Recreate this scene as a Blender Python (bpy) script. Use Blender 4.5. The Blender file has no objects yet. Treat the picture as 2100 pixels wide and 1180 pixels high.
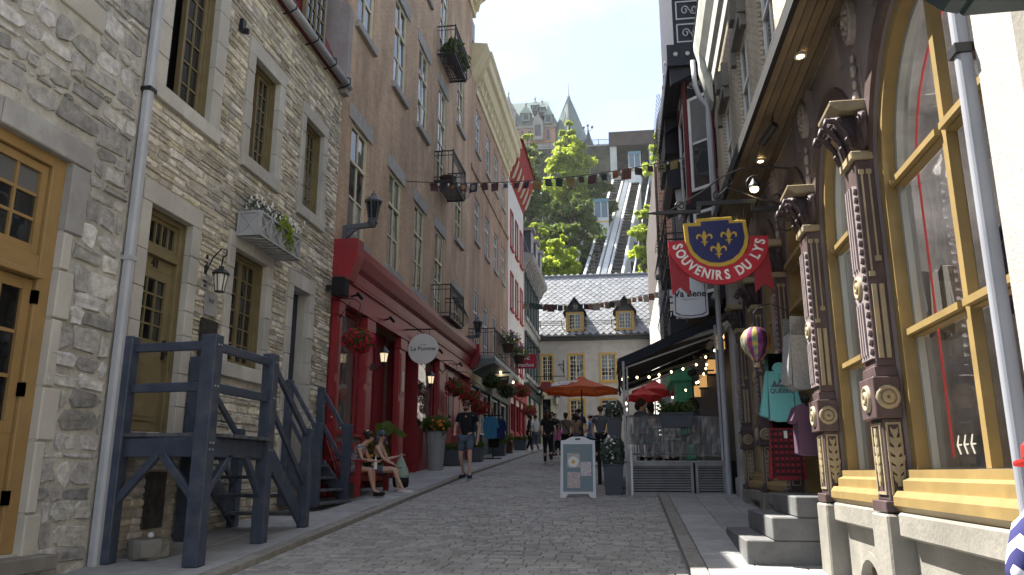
import bpy, math, random
from math import sin, cos, pi, radians, sqrt, atan2, hypot
from mathutils import Vector, Matrix, Euler
random.seed(7)
sc = bpy.context.scene
COL = sc.collection
# ------------------------------------------------------------------ camera
cd = bpy.data.cameras.new('camera'); cam = bpy.data.objects.new('camera', cd); COL.objects.link(cam)
cam.location = (0, 0, 1.6); cam.rotation_euler = (radians(90 + 13.3), 0, radians(8.05))
cd.sensor_width = 36; cd.lens = 27.43; cd.clip_start = 0.05; cd.clip_end = 6000
sc.camera = cam
# ------------------------------------------------------------------ light
SUN = Vector((-.49, .28, .825)).normalized()
w = bpy.data.worlds.new('World'); sc.world = w; w.use_nodes = True
nt = w.node_tree; nt.nodes.clear()
def nn(t, **k):
    n = nt.nodes.new(t)
    for a, b in k.items(): setattr(n, a, b)
    return n
sky = nn('ShaderNodeTexSky'); sky.sky_type = 'NISHITA'; sky.sun_disc = False
sky.sun_elevation = math.asin(SUN.z); sky.sun_rotation = atan2(SUN.x, SUN.y); sky.dust_density = .9; sky.air_density = 1.0; sky.ozone_density = 2.5
tc = nn('ShaderNodeTexCoord'); mp = nn('ShaderNodeMapping'); mp.inputs['Scale'].default_value = (1.6, 1.6, 3.6); mp.inputs['Location'].default_value = (1.7, .9, .2)
no = nn('ShaderNodeTexNoise'); no.inputs['Scale'].default_value = 1.7; no.inputs['Detail'].default_value = 9; no.inputs['Roughness'].default_value = .55
cr = nn('ShaderNodeValToRGB'); cr.color_ramp.elements[0].position = .47; cr.color_ramp.elements[0].color = (.38, .38, .38, 1); cr.color_ramp.elements[1].position = .61
cr.color_ramp.elements[1].color = (.9, .9, .9, 1)
mx = nn('ShaderNodeMix', data_type='RGBA'); mx.inputs['B'].default_value = (2.75, 2.75, 2.9, 1)
bg = nn('ShaderNodeBackground'); bg.inputs['Strength'].default_value = .05
ow = nn('ShaderNodeOutputWorld'); L = nt.links.new
L(tc.outputs['Generated'], mp.inputs['Vector']); L(mp.outputs[0], no.inputs['Vector']); L(no.outputs['Fac'], cr.inputs['Fac'])
L(cr.outputs['Color'], mx.inputs['Factor']); L(sky.outputs[0], mx.inputs['A']); L(mx.outputs['Result'], bg.inputs['Color']); L(bg.outputs[0], ow.inputs[0])
sd = bpy.data.lights.new('sun', 'SUN'); sd.energy = 2.85; sd.angle = radians(.55); sd.color = (1, .95, .87)
so = bpy.data.objects.new('sun', sd); COL.objects.link(so); so.rotation_euler = SUN.to_track_quat('Z', 'Y').to_euler(); so.location = (0, 0, 60)
vs = sc.view_settings; vs.view_transform = 'Standard'; vs.look = 'None'; vs.gamma = 1; vs.use_curve_mapping = False; vs.exposure = 2.85
sc.render.resolution_x = 1024; sc.render.resolution_y = 575
try:
    sc.cycles.max_bounces = 9; sc.cycles.diffuse_bounces = 6; sc.cycles.transparent_max_bounces = 12
except Exception: pass

# ------------------------------------------------------------------ materials
MATS = {}
def mat(name, col, rough=.7, vary=0., noise=None, bump=None, spec=.3, metal=0., emit=None, col2=None, transl=0., stains=None, coat=0.):
    """Principled material; noise=(scale, amount) mottles the colour, col2 is the mottling colour, bump=(scale,strength,dist), vary = per piece variation"""
    if name in MATS: return MATS[name]
    m = bpy.data.materials.new(name); m.use_nodes = True; MATS[name] = m
    t = m.node_tree; N = t.nodes; K = t.links.new
    b = N['Principled BSDF']; b.inputs['Roughness'].default_value = rough; b.inputs['Metallic'].default_value = metal
    b.inputs['Specular IOR Level'].default_value = spec
    if coat: b.inputs['Coat Weight'].default_value = coat
    c4 = (*col, 1); b.inputs['Base Color'].default_value = c4
    tcn = N.new('ShaderNodeNewGeometry'); pos = tcn.outputs['Position']
    out = None
    if noise:
        n = N.new('ShaderNodeTexNoise'); n.inputs['Scale'].default_value = noise[0]; n.inputs['Detail'].default_value = 6; n.inputs['Roughness'].default_value = .62
        K(pos, n.inputs['Vector'])
        r = N.new('ShaderNodeValToRGB'); r.color_ramp.elements[0].position = .33; r.color_ramp.elements[1].position = .68
        c2 = col2 if col2 else tuple(min(1, c * (1 + noise[1])) for c in col); c1 = col if col2 else tuple(c * (1 - noise[1]) for c in col)
        r.color_ramp.elements[0].color = (*c1, 1); r.color_ramp.elements[1].color = (*c2, 1)
        K(n.outputs['Fac'], r.inputs['Fac']); out = r.outputs['Color']
    if stains:   # large soft patches of dirt: (scale, colour, amount)
        n = N.new('ShaderNodeTexNoise'); n.inputs['Scale'].default_value = stains[0]; n.inputs['Detail'].default_value = 5; K(pos, n.inputs['Vector'])
        r = N.new('ShaderNodeMapRange'); r.inputs[1].default_value = .48; r.inputs[2].default_value = .72; r.inputs[4].default_value = stains[2]; K(n.outputs['Fac'], r.inputs[0])
        x = N.new('ShaderNodeMix'); x.data_type = 'RGBA'; x.inputs['B'].default_value = (*stains[1], 1)
        if out: K(out, x.inputs['A'])
        else: x.inputs['A'].default_value = c4
        K(r.outputs[0], x.inputs['Factor']); out = x.outputs['Result']
    if vary:
        oi = N.new('ShaderNodeObjectInfo'); ad = N.new('ShaderNodeMath'); ad.operation = 'ADD'; K(oi.outputs['Random'], ad.inputs[0]); K(tcn.outputs['Random Per Island'], ad.inputs[1])
        fr = N.new('ShaderNodeMath'); fr.operation = 'FRACT'; K(ad.outputs[0], fr.inputs[0])
        h = N.new('ShaderNodeHueSaturation'); mr = N.new('ShaderNodeMapRange'); mr.inputs[3].default_value = 1 - vary; mr.inputs[4].default_value = 1 + vary
        K(fr.outputs[0], mr.inputs[0]); K(mr.outputs[0], h.inputs['Value'])
        m2 = N.new('ShaderNodeMath'); m2.operation = 'MULTIPLY'; m2.inputs[1].default_value = 7.31; K(fr.outputs[0], m2.inputs[0])
        f2 = N.new('ShaderNodeMath'); f2.operation = 'FRACT'; K(m2.outputs[0], f2.inputs[0])
        ms = N.new('ShaderNodeMapRange'); ms.inputs[3].default_value = 1 - vary * .9; ms.inputs[4].default_value = 1 + vary * .9; K(f2.outputs[0], ms.inputs[0]); K(ms.outputs[0], h.inputs['Saturation'])
        mh = N.new('ShaderNodeMapRange'); mh.inputs[3].default_value = .5 - vary * .04; mh.inputs[4].default_value = .5 + vary * .04; K(f2.outputs[0], mh.inputs[0]); K(mh.outputs[0], h.inputs['Hue'])
        if out: K(out, h.inputs['Color'])
        else: h.inputs['Color'].default_value = c4
        out = h.outputs['Color']
    if out: K(out, b.inputs['Base Color'])
    if bump:
        n = N.new('ShaderNodeTexNoise'); n.inputs['Scale'].default_value = bump[0]; n.inputs['Detail'].default_value = 5; K(pos, n.inputs['Vector'])
        bp = N.new('ShaderNodeBump'); bp.inputs['Strength'].default_value = bump[1]; bp.inputs['Distance'].default_value = bump[2] if len(bump) > 2 else .02
        K(n.outputs['Fac'], bp.inputs['Height']); K(bp.outputs[0], b.inputs['Normal'])
    if emit: b.inputs['Emission Color'].default_value = (*emit[0], 1); b.inputs['Emission Strength'].default_value = emit[1]
    if transl:
        tr = N.new('ShaderNodeBsdfTranslucent'); mx = N.new('ShaderNodeMixShader'); mx.inputs[0].default_value = transl
        if out: K(out, tr.inputs['Color'])
        else: tr.inputs['Color'].default_value = c4
        K(b.outputs[0], mx.inputs[1]); K(tr.outputs[0], mx.inputs[2]); K(mx.outputs[0], N['Material Output'].inputs['Surface'])
    return m

def brick_mat(name, c1, c2, mortar, bw=.21, bh=.067, ms=.011, rough=.85, bumpd=.006):
    m = bpy.data.materials.new(name); m.use_nodes = True; MATS[name] = m
    t = m.node_tree; N = t.nodes; K = t.links.new; b = N['Principled BSDF']; b.inputs['Roughness'].default_value = rough; b.inputs['Specular IOR Level'].default_value = .2
    g = N.new('ShaderNodeNewGeometry'); s = N.new('ShaderNodeSeparateXYZ'); K(g.outputs['Position'], s.inputs[0])
    a = N.new('ShaderNodeMath'); a.operation = 'ADD'; K(s.outputs['X'], a.inputs[0]); K(s.outputs['Y'], a.inputs[1])
    c = N.new('ShaderNodeCombineXYZ'); K(a.outputs[0], c.inputs['X']); K(s.outputs['Z'], c.inputs['Y'])
    br = N.new('ShaderNodeTexBrick'); br.inputs['Scale'].default_value = 1; br.inputs['Brick Width'].default_value = bw; br.inputs['Row Height'].default_value = bh
    br.inputs['Mortar Size'].default_value = ms; br.inputs['Mortar Smooth'].default_value = .25; br.inputs['Bias'].default_value = 0
    br.inputs['Color1'].default_value = (*c1, 1); br.inputs['Color2'].default_value = (*c2, 1); br.inputs['Mortar'].default_value = (*mortar, 1)
    K(c.outputs[0], br.inputs['Vector'])
    n = N.new('ShaderNodeTexNoise'); n.inputs['Scale'].default_value = .7; n.inputs['Detail'].default_value = 8; n.inputs['Roughness'].default_value = .7; vm = N.new('ShaderNodeVectorMath'); vm.operation = 'MULTIPLY'; vm.inputs[1].default_value = (1.6, 1.6, .45); K(g.outputs['Position'], vm.inputs[0]); K(vm.outputs[0], n.inputs['Vector'])
    mr = N.new('ShaderNodeMapRange'); mr.inputs[1].default_value = .3; mr.inputs[2].default_value = .7; mr.inputs[3].default_value = .6; mr.inputs[4].default_value = 1.35; K(n.outputs['Fac'], mr.inputs[0])
    h = N.new('ShaderNodeHueSaturation'); K(br.outputs['Color'], h.inputs['Color']); K(mr.outputs[0], h.inputs['Value'])
    K(h.outputs[0], b.inputs['Base Color'])
    iv = N.new('ShaderNodeMath'); iv.operation = 'SUBTRACT'; iv.inputs[0].default_value = 1; K(br.outputs['Fac'], iv.inputs[1])
    n2 = N.new('ShaderNodeTexNoise'); n2.inputs['Scale'].default_value = 40; K(g.outputs['Position'], n2.inputs['Vector'])
    ad = N.new('ShaderNodeMath'); ad.operation = 'MULTIPLY_ADD'; ad.inputs[1].default_value = .35; K(n2.outputs['Fac'], ad.inputs[0]); K(iv.outputs[0], ad.inputs[2])
    bp = N.new('ShaderNodeBump'); bp.inputs['Distance'].default_value = bumpd; bp.inputs['Strength'].default_value = .9; K(ad.outputs[0], bp.inputs['Height']); K(bp.outputs[0], b.inputs['Normal'])
    return m

def glass_mat(name, tint=(.02, .022, .024), clear=0., rough=.02, spec=.9):
    """window glass: clear=0 dark room behind it, clear>0 lets one see in"""
    m = bpy.data.materials.new(name); m.use_nodes = True; MATS[name] = m
    t = m.node_tree; N = t.nodes; K = t.links.new; b = N['Principled BSDF']
    b.inputs['Base Color'].default_value = (*tint, 1); b.inputs['Roughness'].default_value = rough; b.inputs['Specular IOR Level'].default_value = spec
    g = N.new('ShaderNodeNewGeometry'); n = N.new('ShaderNodeTexNoise'); n.inputs['Scale'].default_value = 1.6; K(g.outputs['Position'], n.inputs['Vector'])
    bp = N.new('ShaderNodeBump'); bp.inputs['Strength'].default_value = .25; bp.inputs['Distance'].default_value = .03; K(n.outputs['Fac'], bp.inputs['Height']); K(bp.outputs[0], b.inputs['Normal'])
    if clear:
        fr = N.new('ShaderNodeFresnel'); ma = N.new('ShaderNodeMath'); ma.operation = 'MULTIPLY_ADD'; ma.inputs[1].default_value = -.8333; ma.inputs[2].default_value = 1.5; K(g.outputs['Backfacing'], ma.inputs[0]); K(ma.outputs[0], fr.inputs[0])
        gl = N.new('ShaderNodeBsdfGlossy'); gl.inputs['Roughness'].default_value = .015; K(bp.outputs[0], gl.inputs['Normal'])
        tr = N.new('ShaderNodeBsdfTransparent'); tr.inputs['Color'].default_value = (clear, clear, clear * 1.02, 1)
        x = N.new('ShaderNodeMixShader'); K(fr.outputs[0], x.inputs[0]); K(tr.outputs[0], x.inputs[1]); K(gl.outputs[0], x.inputs[2])
        K(x.outputs[0], N['Material Output'].inputs['Surface'])
    return m

def leaf_mat(name, c1, c2, transl=.45):
    m = bpy.data.materials.new(name); m.use_nodes = True; MATS[name] = m
    t = m.node_tree; N = t.nodes; K = t.links.new; b = N['Principled BSDF']; b.inputs['Roughness'].default_value = .55; b.inputs['Specular IOR Level'].default_value = .25
    g = N.new('ShaderNodeNewGeometry'); n = N.new('ShaderNodeTexNoise'); n.inputs['Scale'].default_value = .35; n.inputs['Detail'].default_value = 4; K(g.outputs['Position'], n.inputs['Vector'])
    ad = N.new('ShaderNodeMath'); ad.operation = 'ADD'; K(n.outputs['Fac'], ad.inputs[0]); K(g.outputs['Random Per Island'], ad.inputs[1])
    mr = N.new('ShaderNodeMapRange'); mr.inputs[1].default_value = .4; mr.inputs[2].default_value = 1.55; K(ad.outputs[0], mr.inputs[0])
    x = N.new('ShaderNodeMix'); x.data_type = 'RGBA'; x.inputs['A'].default_value = (*c1, 1); x.inputs['B'].default_value = (*c2, 1); K(mr.outputs[0], x.inputs['Factor'])
    K(x.outputs['Result'], b.inputs['Base Color'])
    tr = N.new('ShaderNodeBsdfTranslucent'); h = N.new('ShaderNodeHueSaturation'); h.inputs['Hue'].default_value = .478; h.inputs['Saturation'].default_value = 1.1; h.inputs['Value'].default_value = 1.9
    K(x.outputs['Result'], h.inputs['Color']); K(h.outputs[0], tr.inputs['Color'])
    mx = N.new('ShaderNodeMixShader'); mx.inputs[0].default_value = transl; K(b.outputs[0], mx.inputs[1]); K(tr.outputs[0], mx.inputs[2]); K(mx.outputs[0], N['Material Output'].inputs['Surface'])
    return m

# ------------------------------------------------------------------ mesh building
class MB:
    def __init__(s, mp=None): s.v = []; s.f = []; s.mi = []; s.map = mp; s.T = None; s.k = 0
    def add(s, vs, fs):
        o = len(s.v)
        for p in vs:
            if s.T is not None: p = s.T @ Vector(p)
            if s.map: p = s.map(*p)
            s.v.append(tuple(p))
        for f in fs: s.f.append(tuple(i + o for i in f)); s.mi.append(s.k)
    def box(s, a, b, c, d, e, f):            # u0,d0,z0,u1,d1,z1
        s.add([(a, b, c), (d, b, c), (d, e, c), (a, e, c), (a, b, f), (d, b, f), (d, e, f), (a, e, f)],
              [(0, 3, 2, 1), (4, 5, 6, 7), (0, 1, 5, 4), (1, 2, 6, 5), (2, 3, 7, 6), (3, 0, 4, 7)]); return s
    def cbox(s, x, y, z, w, d, h): return s.box(x - w / 2, y - d / 2, z - h / 2, x + w / 2, y + d / 2, z + h / 2)
    def beam(s, p, q, w, h, up=(0, 0, 1)):
        p = Vector(p); q = Vector(q); d = (q - p).normalized(); u = Vector(up)
        x = d.cross(u)
        if x.length < 1e-4: x = d.cross(Vector((1, 0, 0)))
        x.normalize(); y = x.cross(d).normalized(); x = x * w / 2; y = y * h / 2
        vs = [p - x - y, p + x - y, p + x + y, p - x + y, q - x - y, q + x - y, q + x + y, q - x + y]
        s.add(vs, [(0, 1, 2, 3), (7, 6, 5, 4), (0, 4, 5, 1), (1, 5, 6, 2), (2, 6, 7, 3), (3, 7, 4, 0)]); return s
    def tube(s, pts, r, n=6, cap=True):
        pts = [Vector(p) for p in pts]; m = len(pts); rs = r if isinstance(r, (list, tuple)) else [r] * m
        vs = []; fs = []; up = None
        for i, p in enumerate(pts):
            t = (pts[min(i + 1, m - 1)] - pts[max(i - 1, 0)])
            t = t.normalized() if t.length > 1e-9 else Vector((0, 0, 1))
            if up is None: up = t.orthogonal().normalized()
            x = (up - t * up.dot(t)); x = x.normalized() if x.length > 1e-6 else t.orthogonal().normalized()
            up = x; y = t.cross(x)
            for k in range(n):
                a = 2 * pi * k / n; vs.append(p + (x * cos(a) + y * sin(a)) * rs[i])
        for i in range(m - 1):
            for k in range(n): fs.append((i * n + k, i * n + (k + 1) % n, (i + 1) * n + (k + 1) % n, (i + 1) * n + k))
        if cap: fs.append(tuple(range(n - 1, -1, -1))); fs.append(tuple((m - 1) * n + k for k in range(n)))
        s.add(vs, fs); return s
    def lathe(s, c, prof, n=12, axis='z', sx=1, sy=1):
        vs = []; fs = []; c = Vector(c)
        for r, z in prof:
            for k in range(n):
                a = 2 * pi * k / n; x, y = r * cos(a) * sx, r * sin(a) * sy
                vs.append(c + (Vector((x, y, z)) if axis == 'z' else Vector((x, z, y)) if axis == 'y' else Vector((z, x, y))))
        m = len(prof)
        for i in range(m - 1):
            for k in range(n): fs.append((i * n + k, i * n + (k + 1) % n, (i + 1) * n + (k + 1) % n, (i + 1) * n + k))
        if prof[0][0] > 1e-4: fs.append(tuple(range(n - 1, -1, -1)))
        if prof[-1][0] > 1e-4: fs.append(tuple((m - 1) * n + k for k in range(n)))
        s.add(vs, fs); return s
    def ball(s, c, r, n=8, m=6, sx=1, sy=1, sz=1):
        return s.lathe(c, [(max(r * sin(pi * i / m), 1e-5) , -r * cos(pi * i / m) * sz) for i in range(m + 1)], n, 'z', sx, sy)
    def prism(s, poly, d0, d1, ax='d'):      # polygon in (u,z) pushed along d; 'u': polygon in (d,z) pushed along u; 'z': (u,d) along z
        n = len(poly); f = {'d': lambda p, t: (p[0], t, p[1]), 'u': lambda p, t: (t, p[0], p[1]), 'z': lambda p, t: (p[0], p[1], t)}[ax]
        s.add([f(p, d0) for p in poly] + [f(p, d1) for p in poly], [tuple(range(n - 1, -1, -1)), tuple(range(n, 2 * n))] + [(i, (i + 1) % n, n + (i + 1) % n, n + i) for i in range(n)]); return s
    def strip(s, A, B, d0, d1):              # band between two polylines in (u,z), thick from d0 to d1
        n = len(A); vs = [(a[0], d0, a[1]) for a in A] + [(b[0], d0, b[1]) for b in B] + [(a[0], d1, a[1]) for a in A] + [(b[0], d1, b[1]) for b in B]; fs = []
        for i in range(n - 1):
            fs += [(i, i + 1, n + i + 1, n + i), (2 * n + i, 3 * n + i, 3 * n + i + 1, 2 * n + i + 1), (i, 2 * n + i, 2 * n + i + 1, i + 1), (n + i, n + i + 1, 3 * n + i + 1, 3 * n + i)]
        fs += [(0, n, 3 * n, 2 * n), (n - 1, 3 * n - 1, 4 * n - 1, 2 * n - 1)]
        s.add(vs, fs); return s
    def quad(s, *p): s.add(p, [tuple(range(len(p)))]); return s
    def leaves(s, c, rad, n, size, rng=random, shell=.55, droop=0.):
        """n leaf faces spread through an ellipsoid"""
        cx, cy, cz = c; rx, ry, rz = rad if isinstance(rad, (tuple, list)) else (rad,) * 3
        for _ in range(n):
            a = rng.uniform(0, 2 * pi); zz = rng.uniform(-1, 1); q = sqrt(1 - zz * zz); t = shell + (1 - shell) * rng.random() ** .7 if rng.random() < .8 else rng.random()
            dx, dy, dz = cos(a) * q, sin(a) * q, zz
            p = Vector((cx + rx * dx * t, cy + ry * dy * t, cz + rz * dz * t))
            nrm = (Vector((dx, dy, dz + .35)) + Vector((rng.gauss(0, .6), rng.gauss(0, .6), rng.gauss(0, .6)))).normalized()
            x = nrm.orthogonal().normalized(); y = nrm.cross(x); an = rng.uniform(0, pi); u = x * cos(an) + y * sin(an); v = nrm.cross(u)
            L_ = size * rng.uniform(.6, 1.35); W_ = L_ * rng.uniform(.42, .62)
            s.add([p - u * L_ / 2, p + v * W_ / 2 - nrm * L_ * .08, p + u * L_ / 2 - Vector((0, 0, droop * L_)), p - v * W_ / 2 - nrm * L_ * .08], [(0, 1, 2, 3)])
        return s
    def merge(s, o):
        k = len(s.v); s.v += o.v; s.f += [tuple(i + k for i in f) for f in o.f]; s.mi += [m for m in o.mi]; return s

ORG = {}
def org(o): return ORG.get(o.name, Vector((0, 0, 0))) if o is not None else Vector((0, 0, 0))
def mesh_of(name, mb, mats, off=(0, 0, 0), smooth=False):
    me = bpy.data.meshes.new(name); ox, oy, oz = off
    me.from_pydata([(x - ox, y - oy, z - oz) for x, y, z in mb.v], [], mb.f)
    for m in (mats if isinstance(mats, (list, tuple)) else [mats]): me.materials.append(m)
    if isinstance(mats, (list, tuple)) and len(mats) > 1: me.polygons.foreach_set('material_index', mb.mi)
    if smooth: me.polygons.foreach_set('use_smooth', [True] * len(me.polygons))
    me.update(); return me
def obj(name, mb, mats, parent=None, smooth=False, bevel=0, kind=None, label=None, rec=False):
    o_ = org(parent); me = mesh_of(name, mb, mats, o_, smooth)
    o = bpy.data.objects.new(name, me); COL.objects.link(o)
    if parent is not None: o.parent = parent
    ORG[o.name] = o_
    if bevel:
        b = o.modifiers.new('edge', 'BEVEL'); b.width = bevel; b.segments = 1; b.limit_method = 'ANGLE'; b.angle_limit = radians(40)
    if kind: o['kind'] = kind
    if label: o['label'] = label
    return o
def tag(o, label, cat, group=None):
    o['label'] = label; o['category'] = cat
    if group: o['group'] = group
    return o
def thing(name, label, cat, loc=(0, 0, 0), rz=0, group=None, local=False):
    """an Empty at the base of a thing. local=False: parts are given in world coordinates"""
    o = bpy.data.objects.new(name, None); COL.objects.link(o); o.empty_display_size = .2; o.location = loc; o.rotation_euler = (0, 0, rz)
    ORG[o.name] = Vector((0, 0, 0)) if local else Vector(loc)
    return tag(o, label, cat, group)
def inst(name, me, parent, loc, scale=(1, 1, 1), rot=(0, 0, 0), kind=None):
    """one more object sharing a mesh; loc in the parent's coordinates space used for building"""
    o = bpy.data.objects.new(name, me); COL.objects.link(o); o.scale = scale; o.rotation_euler = rot
    l = Vector(loc) - org(parent)
    o.location = l
    if parent is not None: o.parent = parent
    return o
def copy_tree(o, parent=None):
    c = o.copy(); COL.objects.link(c); ORG[c.name] = ORG.get(o.name, Vector((0, 0, 0)))
    if parent is not None: c.parent = parent
    for ch in list(o.children): copy_tree(ch, c)
    return c
def text_mb(s, size, depth=.01, bold=0., align='CENTER', spacing=1.0):
    """flat lettering as a mesh in (x, y, 0)"""
    cu = bpy.data.curves.new('t', 'FONT'); cu.body = s; cu.size = size; cu.extrude = depth / 2; cu.offset = bold; cu.align_x = align; cu.align_y = 'CENTER'; cu.resolution_u = 3; cu.space_character = spacing
    to = bpy.data.objects.new('t', cu); COL.objects.link(to)
    bpy.context.view_layer.update()
    me = bpy.data.meshes.new_from_object(to.evaluated_get(bpy.context.evaluated_depsgraph_get()))
    mb = MB(); mb.v = [tuple(v.co) for v in me.vertices]; mb.f = [tuple(p.vertices) for p in me.polygons]; mb.mi = [0] * len(mb.f)
    bpy.data.objects.remove(to); bpy.data.meshes.remove(me); bpy.data.curves.remove(cu)
    return mb
def put_text(name, s, size, mtl, parent, M, depth=.008, bold=0., spacing=1.0, label=None):
    t = text_mb(s, size, depth, bold, spacing=spacing); t.v = [tuple(M @ Vector(p)) for p in t.v]
    return obj(name, t, mtl, parent)
def facing_cam(x, y, z, tilt=0.):   # text/flat plate frame whose x runs right, y up, normal toward -Y
    return Matrix.Translation((x, y, z)) @ Matrix.Rotation(tilt, 4, 'Y') @ Matrix(((1, 0, 0, 0), (0, 0, -1, 0), (0, 1, 0, 0), (0, 0, 0, 1)))

# ------------------------------------------------------------------ palette
M = {}
def P(k, *a, **kw): M[k] = mat(k, *a, **kw)
P('rubble', (.41, .4, .38), .9, vary=.42, noise=(9, .3), bump=(22, .8, .02), stains=(1.1, (.2, .19, .165), .45))
P('rubble_mortar', (.45, .43, .38), .95, noise=(5, .2), bump=(30, .8, .02), stains=(.9, (.17, .16, .14), .6))
P('ledge', (.55, .505, .415), .9, vary=.36, noise=(8, .25), bump=(26, .8, .015), stains=(.8, (.2, .185, .16), .4))
P('ledge_mortar', (.42, .39, .33), .95, noise=(6, .2), bump=(30, .7, .02))
P('ashlar', (.48, .46, .41), .85, vary=.1, noise=(3, .12), bump=(45, .35, .008), stains=(1.5, (.27, .25, .22), .5))
P('greystone', (.34, .335, .32), .85, vary=.12, noise=(4, .15), bump=(40, .4, .008), stains=(1.2, (.16, .15, .145), .5))
P('ochre', (.3, .195, .08), .5, noise=(4, .12), stains=(2., (.25, .14, .045), .4))
P('olive', (.19, .155, .08), .5, noise=(5, .12), stains=(2., (.1, .08, .04), .4))
P('navy', (.045, .058, .09), .42, noise=(6, .22), spec=.4, stains=(7., (.1, .105, .115), .55), bump=(30, .15, .004))
P('navy_worn', (.075, .082, .098), .6, noise=(9, .35), stains=(11, (.16, .155, .145), .55), bump=(40, .3, .004)); P('pipe', (.4, .415, .44), .45, noise=(3, .08), stains=(1.3, (.3, .3, .3), .3))
P('red', (.3, .025, .033), .38, noise=(4, .14), spec=.4, stains=(2.2, (.2, .035, .038), .6))
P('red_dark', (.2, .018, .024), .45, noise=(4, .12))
P('lintel', (.34, .33, .31), .85, vary=.1, noise=(4, .14), bump=(40, .3, .008))
P('cream', (.60, .56, .40), .5, noise=(5, .07), stains=(2., (.45, .4, .27), .35))
P('cornice', (.63, .55, .36), .6, noise=(2, .08), stains=(.9, (.44, .38, .25), .45))
P('white', (.66, .66, .64), .5, noise=(3, .05), stains=(2, (.5, .5, .48), .3))
P('whitewall', (.62, .61, .57), .85, noise=(3, .07), bump=(40, .25, .01), stains=(1., (.45, .43, .39), .4))
P('stucco', (.45, .44, .415), .9, noise=(2.2, .14), bump=(30, .3, .01), stains=(.5, (.33, .32, .295), .6))
P('greywall', (.36, .36, .355), .85, noise=(2, .12), bump=(30, .2, .01))
P('iron', (.012, .012, .013), .45, spec=.45, noise=(9, .3))
P('pipe_grey', (.24, .25, .28), .5, noise=(3, .08)); P('galv', (.28, .28, .28), .45, metal=.25, noise=(6, .15), stains=(2, (.2, .2, .2), .4))
P('darkgreen', (.05, .075, .07), .5, noise=(4, .2))
P('ochre_trim', (.52, .33, .085), .55, noise=(4, .1), stains=(1.6, (.38, .24, .07), .4))
P('slate', (.27, .28, .29), .38, vary=.16, noise=(6, .12), spec=.55, bump=(25, .25, .01))
P('slate_under', (.06, .062, .066), .7)
P('sheetroof', (.1, .105, .115), .35, metal=.3, noise=(3, .15))
P('redshingle', (.17, .035, .03), .8, vary=.2, noise=(5, .15))
P('maroon', (.07, .046, .046), .5, noise=(4, .18), spec=.35, stains=(5, (.11, .08, .08), .5), bump=(25, .2, .003))
P('mauve', (.18, .155, .165), .75, noise=(2, .12), stains=(1.2, (.085, .068, .08), .4))
P('mauve_light', (.21, .175, .175), .6, noise=(6, .15))
P('mustard', (.235, .165, .062), .5, noise=(4, .12), spec=.35, stains=(2.4, (.17, .12, .05), .6), bump=(25, .2, .003))
P('gilt', (.27, .225, .145), .55, noise=(8, .15), stains=(4, (.3, .22, .1), .5))
P('soffit', (.17, .13, .085), .55, vary=.14, noise=(3, .2), bump=(20, .2, .004))
P('concrete', (.2, .19, .165), .9, noise=(3, .15), bump=(28, .5, .012), stains=(1.2, (.14, .13, .11), .6))
P('step_stone', (.13, .13, .13), .8, noise=(5, .2), bump=(40, .35, .008))
P('creamwall', (.33, .32, .295), .9, noise=(3, .06), bump=(60, .6, .01), stains=(1., (.5, .47, .42), .4))
P('dark', (.01, .01, .011), .8)
P('room', (.035, .033, .032), .9)
P('black', (.009, .009, .01), .75)
P('black_gloss', (.012, .012, .013), .35)
P('sett', (.3, .29, .268), .82, vary=.2, noise=(14, .16), bump=(45, .3, .006), spec=.35, stains=(.7, (.18, .172, .16), .5))
P('sett_joint', (.24, .23, .21), .95, noise=(12, .3), bump=(60, .5, .01))
P('slab', (.31, .31, .305), .82, vary=.1, noise=(5, .14), bump=(50, .3, .006), stains=(.9, (.2, .2, .196), .55))
P('kerb', (.24, .225, .2), .8, vary=.12, noise=(8, .2), bump=(40, .4, .006))
P('earth', (.09, .085, .06), .95, noise=(.3, .3))
P('bark', (.07, .055, .04), .95, noise=(8, .3), bump=(12, .8, .05))
P('skin', (.48, .28, .2), .55, noise=(10, .06))
P('skin2', (.52, .33, .25), .55, noise=(10, .06))
P('hair_dark', (.022, .014, .01), .55); P('hair_brown', (.06, .034, .02), .55); P('hair_blue', (.06, .075, .12), .55)
P('cloth_black', (.012, .012, .014), .9, noise=(20, .2)); P('denim', (.085, .115, .15), .9, noise=(25, .2)); P('navy_cloth', (.02, .03, .07), .9)
P('cloth_white', (.6, .6, .58), .85); P('cloth_grey', (.26, .25, .22), .9); P('cloth_slate', (.09, .1, .115), .9); P('pink', (.6, .06, .34), .85); P('cloth_blue', (.2, .32, .6), .85)
P('sole', (.6, .58, .54), .7); P('brown', (.07, .03, .018), .7); P('tan', (.3, .22, .14), .85); P('burgundy', (.1, .02, .03), .8)
P('orange', (.62, .13, .03), .7, transl=.35); P('umb_red', (.6, .035, .03), .7, transl=.4)
P('lamp_glass', (.7, .68, .6), .2, spec=.6); P('lit', (.9, .8, .55), .4, emit=((1, .78, .42), 2.5)); P('amber', (.55, .33, .12), .5, emit=((1, .55, .2), .08)); P('bulb', (1, .8, .5), .4, emit=((1, .72, .35), 2.5))
P('milk', (.75, .68, .52), .35, emit=((1, .8, .5), .12))
M['brickC'] = brick_mat('brickC', (.51, .335, .21), (.395, .255, .16), (.49, .41, .31))
M['brickD'] = brick_mat('brickD', (.42, .255, .165), (.33, .2, .13), (.39, .32, .25))
M['brickcream'] = brick_mat('brickcream', (.50, .44, .32), (.42, .37, .27), (.24, .21, .16), .23, .075, .014, bumpd=.012)
M['brickdark'] = brick_mat('brickdark', (.075, .06, .055), (.055, .045, .042), (.15, .14, .13))
M['brickred'] = brick_mat('brickred', (.3, .14, .09), (.24, .11, .075), (.3, .25, .2), .6, .2, .03)
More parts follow.
